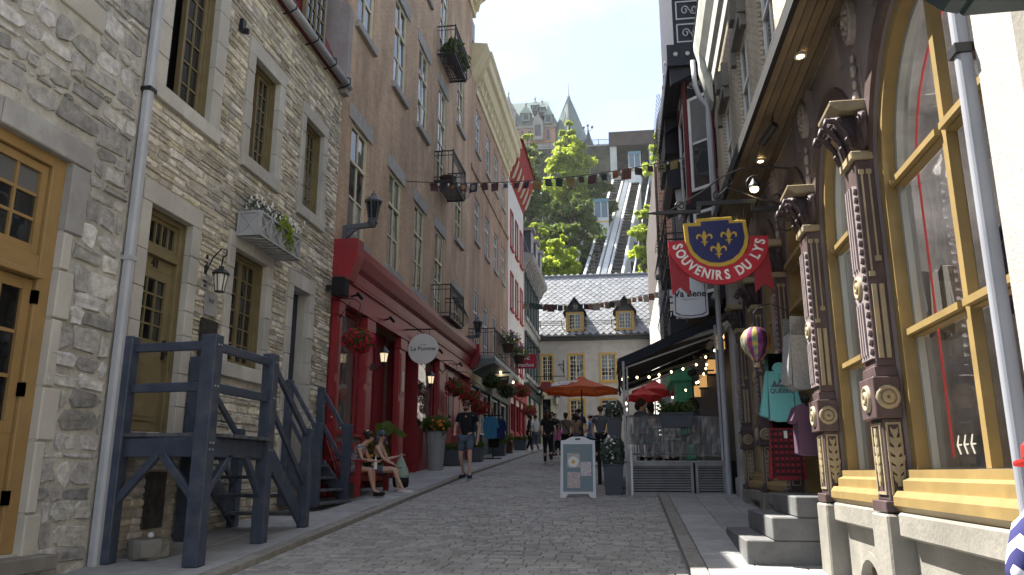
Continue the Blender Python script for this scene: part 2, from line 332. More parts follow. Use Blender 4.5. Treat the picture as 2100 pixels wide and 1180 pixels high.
M['glass'] = glass_mat('glass'); M['glass_dark'] = glass_mat('glass_dark', (.012, .012, .012)); M['shopglass'] = glass_mat('shopglass', clear=.8); M['film'] = glass_mat('film', clear=.72); M['glass_mid'] = glass_mat('glass_mid', (.13, .135, .135))
_m = M['film'].node_tree; _o = _m.nodes['Material Output']; _d = _m.nodes.new('ShaderNodeBsdfDiffuse'); _d.inputs[0].default_value = (.5, .5, .5, 1); _x = _m.nodes.new('ShaderNodeMixShader'); _x.inputs[0].default_value = .22; _m.links.new(_o.inputs['Surface'].links[0].from_socket, _x.inputs[1]); _m.links.new(_d.outputs[0], _x.inputs[2]); _m.links.new(_x.outputs[0], _o.inputs['Surface'])
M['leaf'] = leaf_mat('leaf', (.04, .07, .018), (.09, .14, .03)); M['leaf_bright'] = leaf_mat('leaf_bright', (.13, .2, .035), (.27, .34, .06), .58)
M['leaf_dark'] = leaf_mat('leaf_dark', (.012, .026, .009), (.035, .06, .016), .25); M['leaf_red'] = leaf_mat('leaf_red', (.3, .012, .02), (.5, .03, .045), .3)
M['leaf_grey'] = leaf_mat('leaf_grey', (.05, .075, .055), (.11, .15, .12), .3)
M['petal'] = mat('petal', (.75, .75, .72), .7); M['petal_o'] = mat('petal_o', (.7, .25, .02), .7); M['petal_b'] = mat('petal_b', (.16, .16, .4), .7)
# ------------------------------------------------------------------ street profile
def G(y):
    if y < 20: return .0745 * y
    if y < 38: return 1.49 + .06 * (y - 20)
    if y < 53: return 2.57 + .055 * (y - 38)
    return 3.395
XL = -5.6
mL = lambda u, d, z: (XL + d, u, z)
RA = radians(1.2)
mR = lambda u, d, z: (-d, u, z)          # in the right-hand shop's own turned frame
def RW(u, d, z): return Vector((1.87 + sin(RA) * u - cos(RA) * d, cos(RA) * u + sin(RA) * d, z))
YE = 53.0
mE = lambda u, d, z: (u, YE - d, z)
PANES = {}
def unit_pane(m, axis):
    k = (m.name, axis)
    if k not in PANES:
        b = MB(); b.box(-.5, -.5, -.5, .5, .5, .5); PANES[k] = mesh_of('pane', b, m)
    return PANES[k]
def pane(parent, mp, u0, u1, z0, z1, d, m, tilt=.004):
    if mp not in (mL, mR, mE):
        b = MB(mp); b.box(u0, d - .004, z0, u1, d + .004, z1); return obj('pane', b, m, parent)
    c = mp((u0 + u1) / 2, d, (z0 + z1) / 2); ax = 'x' if mp in (mL, mR) else 'y'
    sc_ = (.008, u1 - u0, z1 - z0) if ax == 'x' else (u1 - u0, .008, z1 - z0)
    r = (random.gauss(0, tilt) if ax == 'y' else 0, random.gauss(0, tilt) if ax == 'x' else 0, random.gauss(0, tilt))
    return inst('pane', unit_pane(m, ax), parent, c, sc_, r)
def window(root, mp, u0, u1, z0, z1, d, fm, gm, cols=2, rows=3, fw=.06, mw=.028, transom=None, skip=(), centre=.0, name='window', th=.07, tilt=.004):
    """sash frame (a part) with panes (sub-parts). centre = width of a middle stile"""
    b = MB(mp); b.box(u0, d - th, z0, u0 + fw, d, z1); b.box(u1 - fw, d - th, z0, u1, d, z1); b.box(u0 + fw, d - th, z0, u1 - fw, d - .002, z0 + fw); b.box(u0 + fw, d - th, z1 - fw, u1 - fw, d - .002, z1)
    iu0, iu1, iz0, iz1 = u0 + fw, u1 - fw, z0 + fw, z1 - fw; segs = [(iz0, iz1, rows)]
    if transom:
        zt, rt = transom; b.box(iu0, d - th, zt - .035, iu1, d + .012, zt + .035); segs = [(iz0, zt - .035, rows), (zt + .035, iz1, rt)]
    cu = [iu0 + (iu1 - iu0) * i / cols for i in range(cols + 1)]
    for i in range(1, cols):
        w2 = centre / 2 if centre and i * 2 == cols else mw / 2
        b.box(cu[i] - w2, d - th * .8, iz0, cu[i] + w2, d - .006, iz1)
    for a, c, r in segs:
        for j in range(1, r):
            z = a + (c - a) * j / r
            for i in range(cols): b.box(cu[i] + mw / 2, d - th * .7, z - mw / 2, cu[i + 1] - mw / 2, d - .009, z + mw / 2)
    f = obj(name, b, fm, root); low = gm
    if gm is M['glass']: gm, low = random.choice([(gm, gm), (gm, M['glass_mid']), (M['glass_mid'], gm), (gm, M['glass_dark'])])
    for q_, (a, c, r) in enumerate(segs):
        for j in range(r):
            for i in range(cols):
                if i in skip: continue
                pane(f, mp, cu[i] + .006, cu[i + 1] - .006, a + (c - a) * j / r + .006, a + (c - a) * (j + 1) / r - .006, d - th * .45, low if (q_ == 0 and 2 * j < r) else gm, tilt)
    return f
def wallgrid(mp, u0, u1, z0, z1, ops, depth=.2, d=0., back=True):
    """wall sheet with rectangular openings and their reveals"""
    b = MB(mp); us = sorted({u0, u1, *[min(max(x, u0), u1) for o in ops for x in o[:2]]}); zs = sorted({z0, z1, *[min(max(x, z0), z1) for o in ops for x in o[2:4]]})
    for i in range(len(us) - 1):
        for j in range(len(zs) - 1):
            cu, cz = (us[i] + us[i + 1]) / 2, (zs[j] + zs[j + 1]) / 2
            if any(o[0] < cu < o[1] and o[2] < cz < o[3] for o in ops): continue
            b.quad((us[i], d, zs[j]), (us[i + 1], d, zs[j]), (us[i + 1], d, zs[j + 1]), (us[i], d, zs[j + 1]))
    for o in ops:
        a, c, e, f = o[:4]; q = d - depth
        b.quad((a, d, e), (a, q, e), (a, q, f), (a, d, f)); b.quad((c, d, e), (c, d, f), (c, q, f), (c, q, e)); b.quad((a, d, e), (c, d, e), (c, q, e), (a, q, e)); b.quad((a, d, f), (a, q, f), (c, q, f), (c, d, f))
    return b
def shell(mp, u0, u1, z0, z1, thick, depth=6, base_d=-.35):
    """the rest of the building behind a facade sheet (closed block)"""
    b = MB(mp); b.box(u0, base_d - depth, z0, u1, base_d, z1); return b
def cam_score(p): return (Vector(p) - Vector((0, 0, 1.6))).length
def masonry(root, mp, u0, u1, z0, z1, ops, m, hmin, hmax, wmin, wmax, proud, joint, rough, nparts=300, seed=1, name='stone', zbase=None, seen=None):
    """irregular stones laid in courses: nearest ones are parts, the rest one piece of stuff"""
    R = random.Random(seed); out = []; z = z0
    while z < z1 - .03:
        h = min(R.uniform(hmin, hmax), z1 - z); u = u0 - R.uniform(0, wmin)
        while u < u1:
            ww = R.uniform(wmin, wmax) * (.7 + .5 * h / hmax); a, c = max(u, u0), min(u + ww, u1); u += ww
            if c - a < .04: continue
            dz0 = R.uniform(-.18, .18) * h * rough; za, zc = z + max(0, dz0) * .5, z + h + dz0 * .5
            if zbase and zc < zbase(a): continue
            segs = [(a, c)]
            for o in ops:
                if zc > o[2] + .01 and za < o[3] - .01:
                    ns = []
                    for s0, s1 in segs:
                        if s1 <= o[0] or s0 >= o[1]: ns.append((s0, s1)); continue
                        if s0 < o[0]: ns.append((s0, o[0]))
                        if s1 > o[1]: ns.append((o[1], s1))
                    segs = ns
            for s0, s1 in segs:
                if s1 - s0 > .05: out.append((s0, s1, za, zc))
        z += h
    def stone(b, s0, s1, za, zc):
        j = joint / 2; w_, h_ = s1 - s0 - joint, zc - za - joint
        if w_ < .02 or h_ < .015: return
        cx, cz = (s0 + s1) / 2, (za + zc) / 2; pr = proud * R.uniform(.25, 1.) ; k = rough * .3
        cut = min(w_, h_) * R.uniform(.15, .3)
        base = [(-w_ / 2 + cut, -h_ / 2), (w_ / 2 - cut, -h_ / 2), (w_ / 2, -h_ / 2 + cut), (w_ / 2, h_ / 2 - cut), (w_ / 2 - cut, h_ / 2), (-w_ / 2 + cut, h_ / 2), (-w_ / 2, h_ / 2 - cut), (-w_ / 2, -h_ / 2 + cut)]
        jit = [(x + R.uniform(-k, k) * min(w_, .3) * .4, y + R.uniform(-k, k) * h_ * .6) for x, y in base]
        vs = [(cx + x, -.03, cz + y) for x, y in jit]; vs += [(cx + x * .97, pr * .55 + R.uniform(-.004, .004), cz + y * .95) for x, y in jit]
        e = min(.022 / max(h_, .04), .28); vs += [(cx + x * (1 - e * h_ / w_ * 1.2), pr + R.uniform(-.35, .35) * pr * rough, cz + y * (1 - e)) for x, y in jit]
        fs = [(i, (i + 1) % 8, 8 + (i + 1) % 8, 8 + i) for i in range(8)] + [(8 + i, 8 + (i + 1) % 8, 16 + (i + 1) % 8, 16 + i) for i in range(8)] + [(16, 17, 18, 23), (18, 19, 22, 23), (19, 20, 21, 22)]
        b.add(vs, fs)
    def big(s):
        p = Vector(mp((s[0] + s[1]) / 2, 0, (s[2] + s[3]) / 2)); ok = 1 if (seen is None or seen((s[0] + s[1]) / 2, (s[2] + s[3]) / 2)) else 0
        return -ok * (s[1] - s[0]) * (s[3] - s[2]) / (p - Vector((0, 0, 1.6))).length ** 3
    out.sort(key=big); rest = MB(mp)
    for i, s in enumerate(out):
        if i < nparts:
            b = MB(mp); stone(b, *s)
            if b.v: obj(name, b, m, root)
        else: stone(rest, *s)
    if rest.f: obj(name, rest, m, root, kind='stuff')
# ================================================================== SETTING
def sheet(name, xs, ys, zf, m, kind='structure'):
    b = MB(); n = len(xs)
    vs = [(x, y, zf(x, y)) for y in ys for x in xs]
    fs = [(j * n + i, j * n + i + 1, (j + 1) * n + i + 1, (j + 1) * n + i) for j in range(len(ys) - 1) for i in range(n - 1)]
    b.add(vs, fs); return obj(name, b, m, kind=kind)
sheet('ground', [-3000, -400, -60, -20, -8, 4, 20, 60, 400, 3000], [-3000, -300, -40, -6, 0, 10, 20, 38, 53, 62, 120, 400, 3000], lambda x, y: (G(max(y, -6)) if y < 62 else 3.395) - .14, M['earth'])
KL, KR = -3.98, .6
YS = [-6 + i * 1.0 for i in range(60)]
road = sheet('road', [KL, -1.7, KR], YS, lambda x, y: G(y) - .004, M['sett_joint'])
# setts: rows of worn stone across the roadway
def sett_mesh(seed):
    R = random.Random(seed); j = lambda a: R.uniform(-a, a); b = MB()
    o = [(-.5 + j(.03), -.5 + j(.05)), (.5 + j(.03), -.5 + j(.05)), (.5 + j(.03), .5 + j(.05)), (-.5 + j(.03), .5 + j(.05))]
    vs = [(x, y, -1) for x, y in o] + [(x, y, -.1 + j(.04)) for x, y in o] + [(x * .9 + j(.02), y * .86 + j(.03), .0 + j(.05)) for x, y in o]
    b.add(vs, [(i, (i + 1) % 4, 4 + (i + 1) % 4, 4 + i) for i in range(4)] + [(4 + i, 4 + (i + 1) % 4, 8 + (i + 1) % 4, 8 + i) for i in range(4)] + [(8, 9, 10, 11)]); return b
SM = [sett_mesh(i) for i in range(10)]; SME = [mesh_of('sett', b, M['sett']) for b in SM]
R_ = random.Random(3); cand = []
y = 5.2
while y < 52.4:
    d = R_.uniform(.1, .135); x = KL + .02 - R_.uniform(0, .12)
    while x < KR - .03:
        wd = R_.uniform(.13, .25); a, c = max(x, KL + .015), min(x + wd, KR - .015); x += wd
        if c - a > .05: cand.append(((a + c) / 2, y + d / 2, c - a - .008, d - .008, R_.uniform(-.003, .003), R_.randrange(10), R_.uniform(-.025, .025)))
    y += d
def inview(x, y): return y > 7.75 and abs(atan2(-x, y) - radians(8.05)) < radians(33)
cand.sort(key=lambda c: (0 if inview(c[0], c[1]) else 1, c[0] ** 2 + c[1] ** 2)); rest = MB()
for i, (cx, cy, wx, dy, dz, k, rz) in enumerate(cand):
    sl = atan2(G(cy + .3) - G(cy - .3), .6); z = G(cy) + .012 + dz
    if i < 300: inst('sett', SME[k], road, (cx, cy, z), (wx, dy, .07), (sl + R_.uniform(-.014, .014), R_.uniform(-.012, .012), rz))
    else:
        rest.T = Matrix.Translation((cx, cy, z)) @ Euler((sl + R_.uniform(-.014, .014), R_.uniform(-.012, .012), rz)).to_matrix().to_4x4() @ Matrix.Diagonal((wx, dy, .07, 1)); rest.add(SM[k].v, SM[k].f)
obj('sett', rest, M['sett'], road, kind='stuff')
# pavements with slabs and kerb stones
def pavement(xa, xb, ya, yb, kx, side, seed, slabw):
    R = random.Random(seed); n = max(2, int(yb - ya))
    pv = sheet('pavement', [xa, xb], [ya + (yb - ya) * i / n for i in range(n + 1)], lambda x, y: G(y) + .035, M['sett_joint'])
    def slab(nm, x0, x1, y0, y1, h, m):
        b = MB(); e = .006; t = R.uniform(-.004, .004)
        vs = []
        for q, dz in ((0, -.09), (0, -.006), (e, 0)):
            for (x, yy) in ((x0 + q, y0 + q), (x1 - q, y0 + q), (x1 - q, y1 - q), (x0 + q, y1 - q)): vs.append((x, yy, G(yy) + h + dz + t))
        b.add(vs, [(i, (i + 1) % 4, 4 + (i + 1) % 4, 4 + i) for i in range(4)] + [(4 + i, 4 + (i + 1) % 4, 8 + (i + 1) % 4, 8 + i) for i in range(4)] + [(8, 9, 10, 11)])
        obj(nm, b, m, pv)
    x = xa; cols = []
    while x < xb - .05:
        cols.append((x, min(x + slabw, xb))); x += slabw
    for a, c in cols:
        yy = ya - R.uniform(0, .6)
        while yy < yb:
            ln = R.uniform(.6, 1.1); y0, y1 = max(yy, ya), min(yy + ln, yb); yy += ln
            if y1 - y0 > .08: slab('slab', a + .004, c - .004, y0 + .004, y1 - .004, .062, M['slab'])
    yy = ya
    while yy < yb:
        ln = R.uniform(.8, 1.3); y1 = min(yy + ln, yb)
        slab('kerb_stone', min(kx, kx + side), max(kx, kx + side), yy + .005, y1 - .005, .07, M['kerb']); yy += ln
pavement(-5.62, KL - .17, 5.5, 52.5, KL, -.16, 5, .72)
pavement(KR + .17, 2.22, 2.2, 15.4, KR, .16, 6, .48)
sheet('ground', [.6, 6], [15.4, 20, 28, 38, 45, 53], lambda x, y: G(y) - .004, M['sett_joint'])

# ------------------------------------------------------------------ the cliff
HX = [-90, -60, -45, -34, -26, -20, -15, -11, -8, -5, -2, 1, 4, 7, 10, 14, 20, 28, 40, 60, 90]
HY = [62, 72, 80, 86, 92, 98, 104, 110, 116, 122, 128, 134, 137, 139, 200, 260]
def hz(x, y):
    if y <= 72: z = 3.3 + (y - 62) * .12
    elif y < 137: z = 4.5 + (y - 72) / 65 * 49
    else: z = 61
    n = sin(x * .5 + y * .33) * .9 + sin(x * 1.3 - y * .21) * .6 + sin(x * .21 + y * .9) * .8
    if 72 < y < 137: z += n * 1.2
    if 74 < y < 137 and -9 < x < 8: z -= 2.2
    return z
P('cliff', (.085, .085, .07), .95, noise=(.5, .4), bump=(1.5, 1, .3), col2=(.03, .04, .018))
hill = sheet('hillside', HX, HY, hz, M['cliff'])
R_ = random.Random(11); b = MB()
for _ in range(420):      # low scrub over the slope
    x = R_.uniform(-24, 12); y = R_.uniform(80, 136)
    if -5.8 + (y - 100) * .13 < x < 3.0 + (y - 100) * .115: continue
    r = R_.uniform(.9, 2.3); b.leaves((x, y, hz(x, y) + r * .4), (r * 1.25, r, r * .95), 85, .62, R_)
obj('scrub', b, M['leaf_dark'], kind='stuff')
def tree(name, label, x, y, zb, blobs, m, n, size, seed, trunk=.28, group='trees on the cliff slope'):
    """trunk and limbs reaching into every clump of the crown"""
    R = random.Random(seed); t = thing(name, label, 'tree', (x, y, zb), group=group)
    top = max(b_[2] for b_ in blobs); tb = MB()
    tb.tube([(x, y, zb - .6), (x + .15, y, zb + (top - zb) * .4), (x - .1, y + .1, zb + (top - zb) * .75), (x, y, top)], [trunk, trunk * .8, trunk * .45, trunk * .12], 7)
    for (bx, by, bz, br) in blobs:
        h = zb + (bz - zb) * R.uniform(.35, .6); tb.tube([(x, y, h), ((x + bx) / 2 + R.uniform(-.3, .3), (y + by) / 2, (h + bz) / 2 + .2), (bx, by, bz)], [trunk * .4, trunk * .25, trunk * .08], 5)
    obj('trunk', tb, M['bark'], t, smooth=True); cb = MB(); tot = sum(q[3] ** 2 for q in blobs)
    for (bx, by, bz, br) in blobs:
        k = int(n * br * br / tot)
        for _ in range(max(5, int(k / 90))):
            a = R.uniform(0, 2 * pi); e = R.uniform(-.6, 1); q = sqrt(max(0, 1 - e * e)) * br * .75
            s_ = R.uniform(.32, .55) * br; cb.leaves((bx + cos(a) * q, by + sin(a) * q, bz + e * br * .7), (s_, s_, s_ * .62), 90, size, R, droop=.25)
    obj('crown', cb, m, t)
def blobs_of(cx, cy, prof, seed):
    R = random.Random(seed); o = []
    for z, r, k in prof:
        for i in range(k):
            a = 2 * pi * i / k + R.uniform(-.5, .5); q = r * .55 if k > 1 else 0
            o.append((cx + cos(a) * q, cy + sin(a) * q * .7, z + R.uniform(-.5, .5), r * R.uniform(.5, .72)))
    return o
tree('maple_tree', 'tall pointed bright green tree left of the cliff railway, rising to the terrace', -7.2, 117, 37, blobs_of(-7.2, 117, [(43, 3.4, 4), (46.5, 4.2, 5), (49.5, 3.6, 5), (52, 2.5, 4), (54.5, 1.5, 3), (56.6, .9, 1)], 1), M['leaf_bright'], 13000, .55, 21, .4)
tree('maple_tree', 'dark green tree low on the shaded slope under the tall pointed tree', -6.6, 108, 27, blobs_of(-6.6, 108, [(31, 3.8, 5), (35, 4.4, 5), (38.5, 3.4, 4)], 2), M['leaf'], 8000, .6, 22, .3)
tree('maple_tree', 'yellow green bushy tree just above the slate roof, left of the railway', -6.3, 80, 18, blobs_of(-6.3, 80, [(20.5, 2.0, 4), (22.5, 2.2, 4), (24.4, 1.7, 3), (25.8, .9, 2)], 3), M['leaf_bright'], 7000, .36, 23, .2)
tree('maple_tree', 'narrow light green tree half hidden by the grey house with the mansard', -8.6, 82, 20, blobs_of(-8.6, 82, [(23, 1.5, 3), (25.5, 1.3, 3), (27.6, .9, 2)], 4), M['leaf_bright'], 4000, .36, 24, .18)
tree('maple_tree', 'large bright green tree right of the railway tracks above the slate roof', 2.9, 84, 19, blobs_of(3.2, 84, [(22, 1.7, 4), (24.5, 2.0, 5), (27, 1.7, 5), (29.5, 1.2, 4)], 5), M['leaf_bright'], 11000, .36, 25, .25)
tree('maple_tree', 'green tree beside the upper cliff station, behind the wrought iron balcony', 7.4, 112, 40, blobs_of(7.4, 112, [(44, 2.6, 4), (46.5, 2.9, 4), (49, 2.3, 3), (51, 1.3, 2)], 6), M['leaf_bright'], 6000, .5, 26, .3)
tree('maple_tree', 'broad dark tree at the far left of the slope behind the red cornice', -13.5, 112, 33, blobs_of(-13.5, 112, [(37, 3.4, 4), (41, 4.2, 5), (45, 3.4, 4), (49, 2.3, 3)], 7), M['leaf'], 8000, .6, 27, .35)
tree('maple_tree', 'small tree high on the left under the terrace wall, beside the cream cornice', -15.5, 130, 50, blobs_of(-15.5, 130, [(53, 2.2, 3), (55.5, 2.4, 3), (58, 1.5, 2), (60.5, .9, 2)], 8), M['leaf_bright'], 3500, .5, 28, .25)
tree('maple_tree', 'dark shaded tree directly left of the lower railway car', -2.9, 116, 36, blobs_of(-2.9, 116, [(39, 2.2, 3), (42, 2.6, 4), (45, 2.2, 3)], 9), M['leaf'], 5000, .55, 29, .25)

# ------------------------------------------------------------------ terrace on top of the cliff
P('terr_wall', (.2, .19, .17), .9, noise=(.8, .25), bump=(3, .5, .1), stains=(.3, (.12, .115, .1), .6)); P('dark_rail', (.03, .045, .05), .5)
tr = thing('terrace', 'long cliff-top terrace with stone retaining wall and dark iron railing', 'terrace', (-10, 139, 53))
b = MB(); b.box(-60, 138, 40, 40, 150, 60.7); obj('retaining_wall', b, M['terr_wall'], tr)
b = MB(); b.box(-60, 137.2, 60.7, 40, 150, 61.3); b.box(-60, 137.5, 60.0, 40, 138, 60.4); obj('deck_edge', b, M['greystone'], tr)
for i in range(26):
    x = -30 + i * 1.9; b = MB(); b.box(x, 137.3, 58.6, x + .35, 138, 60.7); obj('bracket', b, M['greystone'], tr)
for k in range(22):
    x = -33 + k * 2.3; b = MB(); b.box(x, 137.4, 61.3, x + .12, 137.52, 62.55); b.box(x + .12, 137.43, 62.42, x + 2.3, 137.5, 62.5); b.box(x + .12, 137.43, 61.45, x + 2.3, 137.5, 61.51)
    for j in range(9): b.box(x + .25 + j * .23, 137.45, 61.51, x + .29 + j * .23, 137.48, 62.42)
    obj('railing_panel', b, M['dark_rail'], tr)
def lamp_post(x, y, z, label):
    t = thing('lamp_post', label, 'lamp post', (x, y, z)); b = MB(); b.lathe((x, y, z), [(.22, 0), (.2, .4), (.09, .6), (.07, 4.2), (.14, 4.3), (.05, 4.6)], 8)
    b.tube([(x - .8, y, z + 4.1), (x - .5, y, z + 3.8), (x + .5, y, z + 3.8), (x + .8, y, z + 4.1)], .05, 5); obj('post', b, M['dark_rail'], t)
    for dx, dz in ((-.8, 4.2), (.8, 4.2), (0, 4.6)):
        b = MB(); b.lathe((x + dx, y, z + dz), [(.08, 0), (.22, .15), (.25, .4), (.1, .6), (.02, .75)], 8); obj('lantern', b, M['dark_rail'], t)
lamp_post(-5.0, 139, 61.3, 'branched iron lamp post on the cliff-top terrace in front of the green pointed roof')

# ------------------------------------------------------------------ grand hotel behind the terrace
P('copper', (.16, .215, .2), .55, noise=(.25, .12), stains=(.12, (.1, .135, .135), .5)); P('hotelbrick', (.36, .2, .13), .85, noise=(.5, .12)); P('hotelstone', (.27, .26, .25), .85, noise=(.5, .12))
P('win_dark', (.02, .024, .03), .15, spec=.8)
h = thing('hotel_building', 'grand brick hotel with steep green copper roof and pointed tower on the cliff top', 'hotel', (-22, 190, 61))
b = MB(); b.box(-60, 185, 61, -15, 205, 88.4); obj('wall', b, M['hotelbrick'], h)
b = MB(); b.box(-60, 184.6, 61, -14.7, 185, 83.2); b.box(-60, 184.5, 87.6, -14.6, 205.3, 88.6); obj('stone_course', b, M['hotelstone'], h)
b = MB(); b.prism([(184.2, 88.6), (206, 88.6), (200, 97.5), (190, 97.5)], -60, -17.6, 'u'); b.add([(-17.6, 184.2, 88.6), (-17.6, 206, 88.6), (-14.3, 206, 88.6), (-14.3, 184.2, 88.6), (-17.6, 190, 97.5), (-17.6, 200, 97.5)], [(0, 3, 4), (3, 2, 5, 4), (2, 1, 5), (0, 1, 2, 3)]); rf = obj('roof', b, M['copper'], h)
b = MB()
for i in range(40): b.beam((-36 + i * .55, 184.25, 88.7), (-36 + i * .55, 190, 97.5), .08, .1)
obj('roof_seam', b, M['copper'], h, kind='stuff')
def dormer(x, z, wd, hh, top, m, m2, big=False):
    b = MB(); b.box(x - wd / 2, 183.6, z, x + wd / 2, 188, z + hh)
    if big: b.prism([(x - wd / 2 - .2, z + hh), (x + wd / 2 + .2, z + hh), (x + .45, z + hh + top * .6), (x, z + hh + top), (x - .45, z + hh + top * .6)], 183.5, 188)
    d = obj('dormer', b, m, h)
    if not big:
        b = MB(); b.add([(x - wd / 2 - .4, 183.2, z + hh), (x + wd / 2 + .4, 183.2, z + hh), (x + wd / 2 + .4, 189, z + hh), (x - wd / 2 - .4, 189, z + hh), (x, 184.2, z + hh + top), (x, 188, z + hh + top)], [(0, 1, 4), (1, 2, 5, 4), (2, 3, 5), (3, 0, 4, 5), (0, 3, 2, 1)]); obj('dormer_roof', b, m2, d)
    b = MB(); b.box(x - wd * .28, 183.42, z + hh * .2, x + wd * .28, 183.6, z + hh * .85); obj('window', b, M['win_dark'], d)
    b = MB(); b.lathe((x, 184, z + hh + top - .1), [(.18, 0), (.3, .35), (.12, .6), (.05, 1.0), (.015, 2.2)], 7); obj('finial', b, M['hotelstone'], d)
dormer(-26.9, 87.6, 3.6, 4.6, 5.0, M['hotelstone'], M['copper'], True); dormer(-22.4, 89.2, 2.2, 2.1, 2.6, M['copper'], M['copper']); dormer(-20.0, 92.0, 1.5, 1.3, 1.9, M['copper'], M['copper'])
dormer(-19.3, 84.0, 2.5, 4.6, 2.6, M['hotelstone'], M['copper'], True); dormer(-16.6, 88.2, 2.0, 2.2, 2.4, M['copper'], M['copper']); dormer(-18.2, 91.4, 1.3, 1.2, 1.8, M['copper'], M['copper'])
for x in (-25.3, -23.4, -21.6, -16.8):
    b = MB(); b.box(x - .55, 184.75, 84.2, x + .55, 184.98, 87.2); f = obj('window_frame', b, M['hotelstone'], h)
    b = MB(); b.box(x - .4, 184.68, 84.4, x + .4, 184.75, 87.0); obj('window', b, M['win_dark'], f)
b = MB(); n = 8; cx, cy = -11.7, 190; b.lathe((cx, cy, 61), [(5.4, 0), (5.4, 22.6)], n); obj('tower_wall', b, M['hotelstone'], h)
b = MB(); b.lathe((cx, cy, 83.4), [(5.9, 0), (5.2, 1.6), (3.4, 6.4), (1.6, 11.4), (.35, 14.6), (.0, 14.8)], n); tw = obj('tower_roof', b, M['copper'], h)
b = MB(); b.lathe((cx, cy, 98), [(.3, 0), (.45, .4), (.15, .9), (.06, 2), (.12, 2.2), (.02, 4.4)], 7); obj('finial', b, M['hotelstone'], tw)
b = MB()
for k in range(24):
    a = 2 * pi * k / 24; q = lambda r, z: (cx + cos(a) * r * .985, cy + sin(a) * r * .985, 83.4 + z)
    b.tube([q(5.9, 0), q(5.2, 1.7), q(3.4, 6.5), q(1.6, 11.5), q(.35, 14.6)], .06, 4)
obj('roof_seam', b, M['copper'], tw, kind='stuff')
for x, y, z0, hh, r in ((-6.6, 186, 61, 26, 1.3), (-9.2, 184, 61, 22, .9), (-4.2, 188, 61, 23, .75), (-15.6, 186, 80, 8.5, .6)):
    b = MB(); b.lathe((x, y, z0), [(r, 0), (r, hh * .78), (r * 1.3, hh * .79), (r * 1.1, hh * .82), (r * .45, hh * .92), (.05, hh), (.02, hh + 1.6)], 8); obj('turret', b, M['dark_rail'], h)

# ------------------------------------------------------------------ cliff railway
P('fun_white', (.6, .62, .63), .45, noise=(1, .06)); P('fun_blue', (.13, .24, .3), .4); P('fun_concrete', (.5, .51, .5), .8, noise=(.6, .12)); P('fun_brown', (.07, .055, .045), .7, noise=(1, .2)); P('steel', (.62, .63, .64), .4, metal=.2, noise=(2, .1)); P('tie', (.07, .065, .06), .85, noise=(3, .3)); P('yellow', (.62, .48, .1), .5)
M['fun_glass'] = glass_mat('fun_glass', (.1, .14, .17))
def tpos(y, off): # centre of the two tracks; off = to the right
    t = (y - 100) / 33; return Vector((-2.1 + off + 4.1 * t, y, 26.4 + 25.9 * t))
tk = thing('railway_track', 'pair of steep cliff railway tracks with steel rails on concrete beams and ties', 'track', tuple(tpos(92, 0)))
A, B_ = 88, 133.5
for off in (-2.5, -.75, .75, 2.5):
    b = MB(); p, q = tpos(A, off), tpos(B_, off); b.beam(p, q, .34, .55); obj('beam', b, M['fun_concrete'], tk)
    b = MB(); b.beam(p + Vector((0, 0, .33)), q + Vector((0, 0, .33)), .14, .12); obj('rail', b, M['steel'], tk)
for o1, o2 in ((-2.33, -.92), (.92, 2.33)):
    for k in range(46):
        yy = A + (B_ - A) * (k + .5) / 46; b = MB(); b.beam(tpos(yy, o1) + Vector((0, 0, .1)), tpos(yy, o2) + Vector((0, 0, .1)), .3, .22); obj('tie', b, M['tie'], tk)
b = MB(); b.beam(tpos(A, -4.0) + Vector((0, 0, .6)), tpos(112, -4.0) + Vector((0, 0, .6)), .18, .9); b.beam(tpos(A, 4.0) + Vector((0, 0, .4)), tpos(B_, 4.0) + Vector((0, 0, .4)), .16, .5); obj('side_guard', b, M['steel'], tk)
b = MB(); p, q = tpos(A, 0), tpos(B_, 0); b.beam(p + Vector((0, 0, .1)), q + Vector((0, 0, .1)), .7, .08)
for k in range(120): c = tpos(A + (B_ - A) * k / 120, 0); b.box(c.x - .38, c.y - .06, c.z, c.x + .38, c.y + .22, c.z + .3)
obj('stairway', b, M['steel'], tk)
b = MB()
for k in range(9):
    for off in (-2.5, 2.5): c = tpos(A + 5 * k, off); b.box(c.x - .3, c.y - .3, c.z - 6, c.x + .3, c.y + .3, c.z - .2)
obj('pier', b, M['fun_concrete'], tk)
def car(yy, off, label):
    c = tpos(yy, off); t = thing('funicular_car', label, 'railway car', tuple(c)); x, y, z = c
    b = MB(); b.box(x - 1.05, y, z + .4, x + 1.05, y + 3.0, z + 2.55); b.box(x - 1.08, y - .02, z + 2.75, x + 1.08, y + 3.02, z + 3.3); b.prism([(y + .2, z + .4), (y + 3, z + .4), (y + 3, z + 2.2)], x - .9, x + .9, 'u'); obj('body', b, M['fun_white'], t)
    b = MB(); b.box(x - 1.1, y - .04, z + 2.55, x + 1.1, y + 3.04, z + 2.75); obj('stripe', b, M['yellow'], t)
    b = MB()
    for xx in (-1.05, -.06, .95): b.box(x + xx, y, z + 3.3, x + xx + .12, y + .12, z + 5.7)
    for xx in (-1.05, .95): b.box(x + xx, y + 2.88, z + 3.3, x + xx + .12, y + 3.0, z + 5.7)
    obj('window_frame', b, M['fun_white'], t)
    for xx in (-.93, .06):
        b = MB(); b.box(x + xx, y + .04, z + 3.3, x + xx + .87, y + .08, z + 5.7); obj('pane', b, M['fun_glass'], t)
    for sx in (-1.0, .98):
        b = MB(); b.box(x + sx, y + .12, z + 3.3, x + sx + .03, y + 2.88, z + 5.7); obj('pane', b, M['fun_glass'], t)
    b = MB(); b.box(x - 1.12, y - .08, z + 5.7, x + 1.12, y + 3.1, z + 6.25); obj('roof', b, M['fun_blue'], t)
car(111, -1.6, 'white cliff railway car with yellow stripe and blue roof half way up')
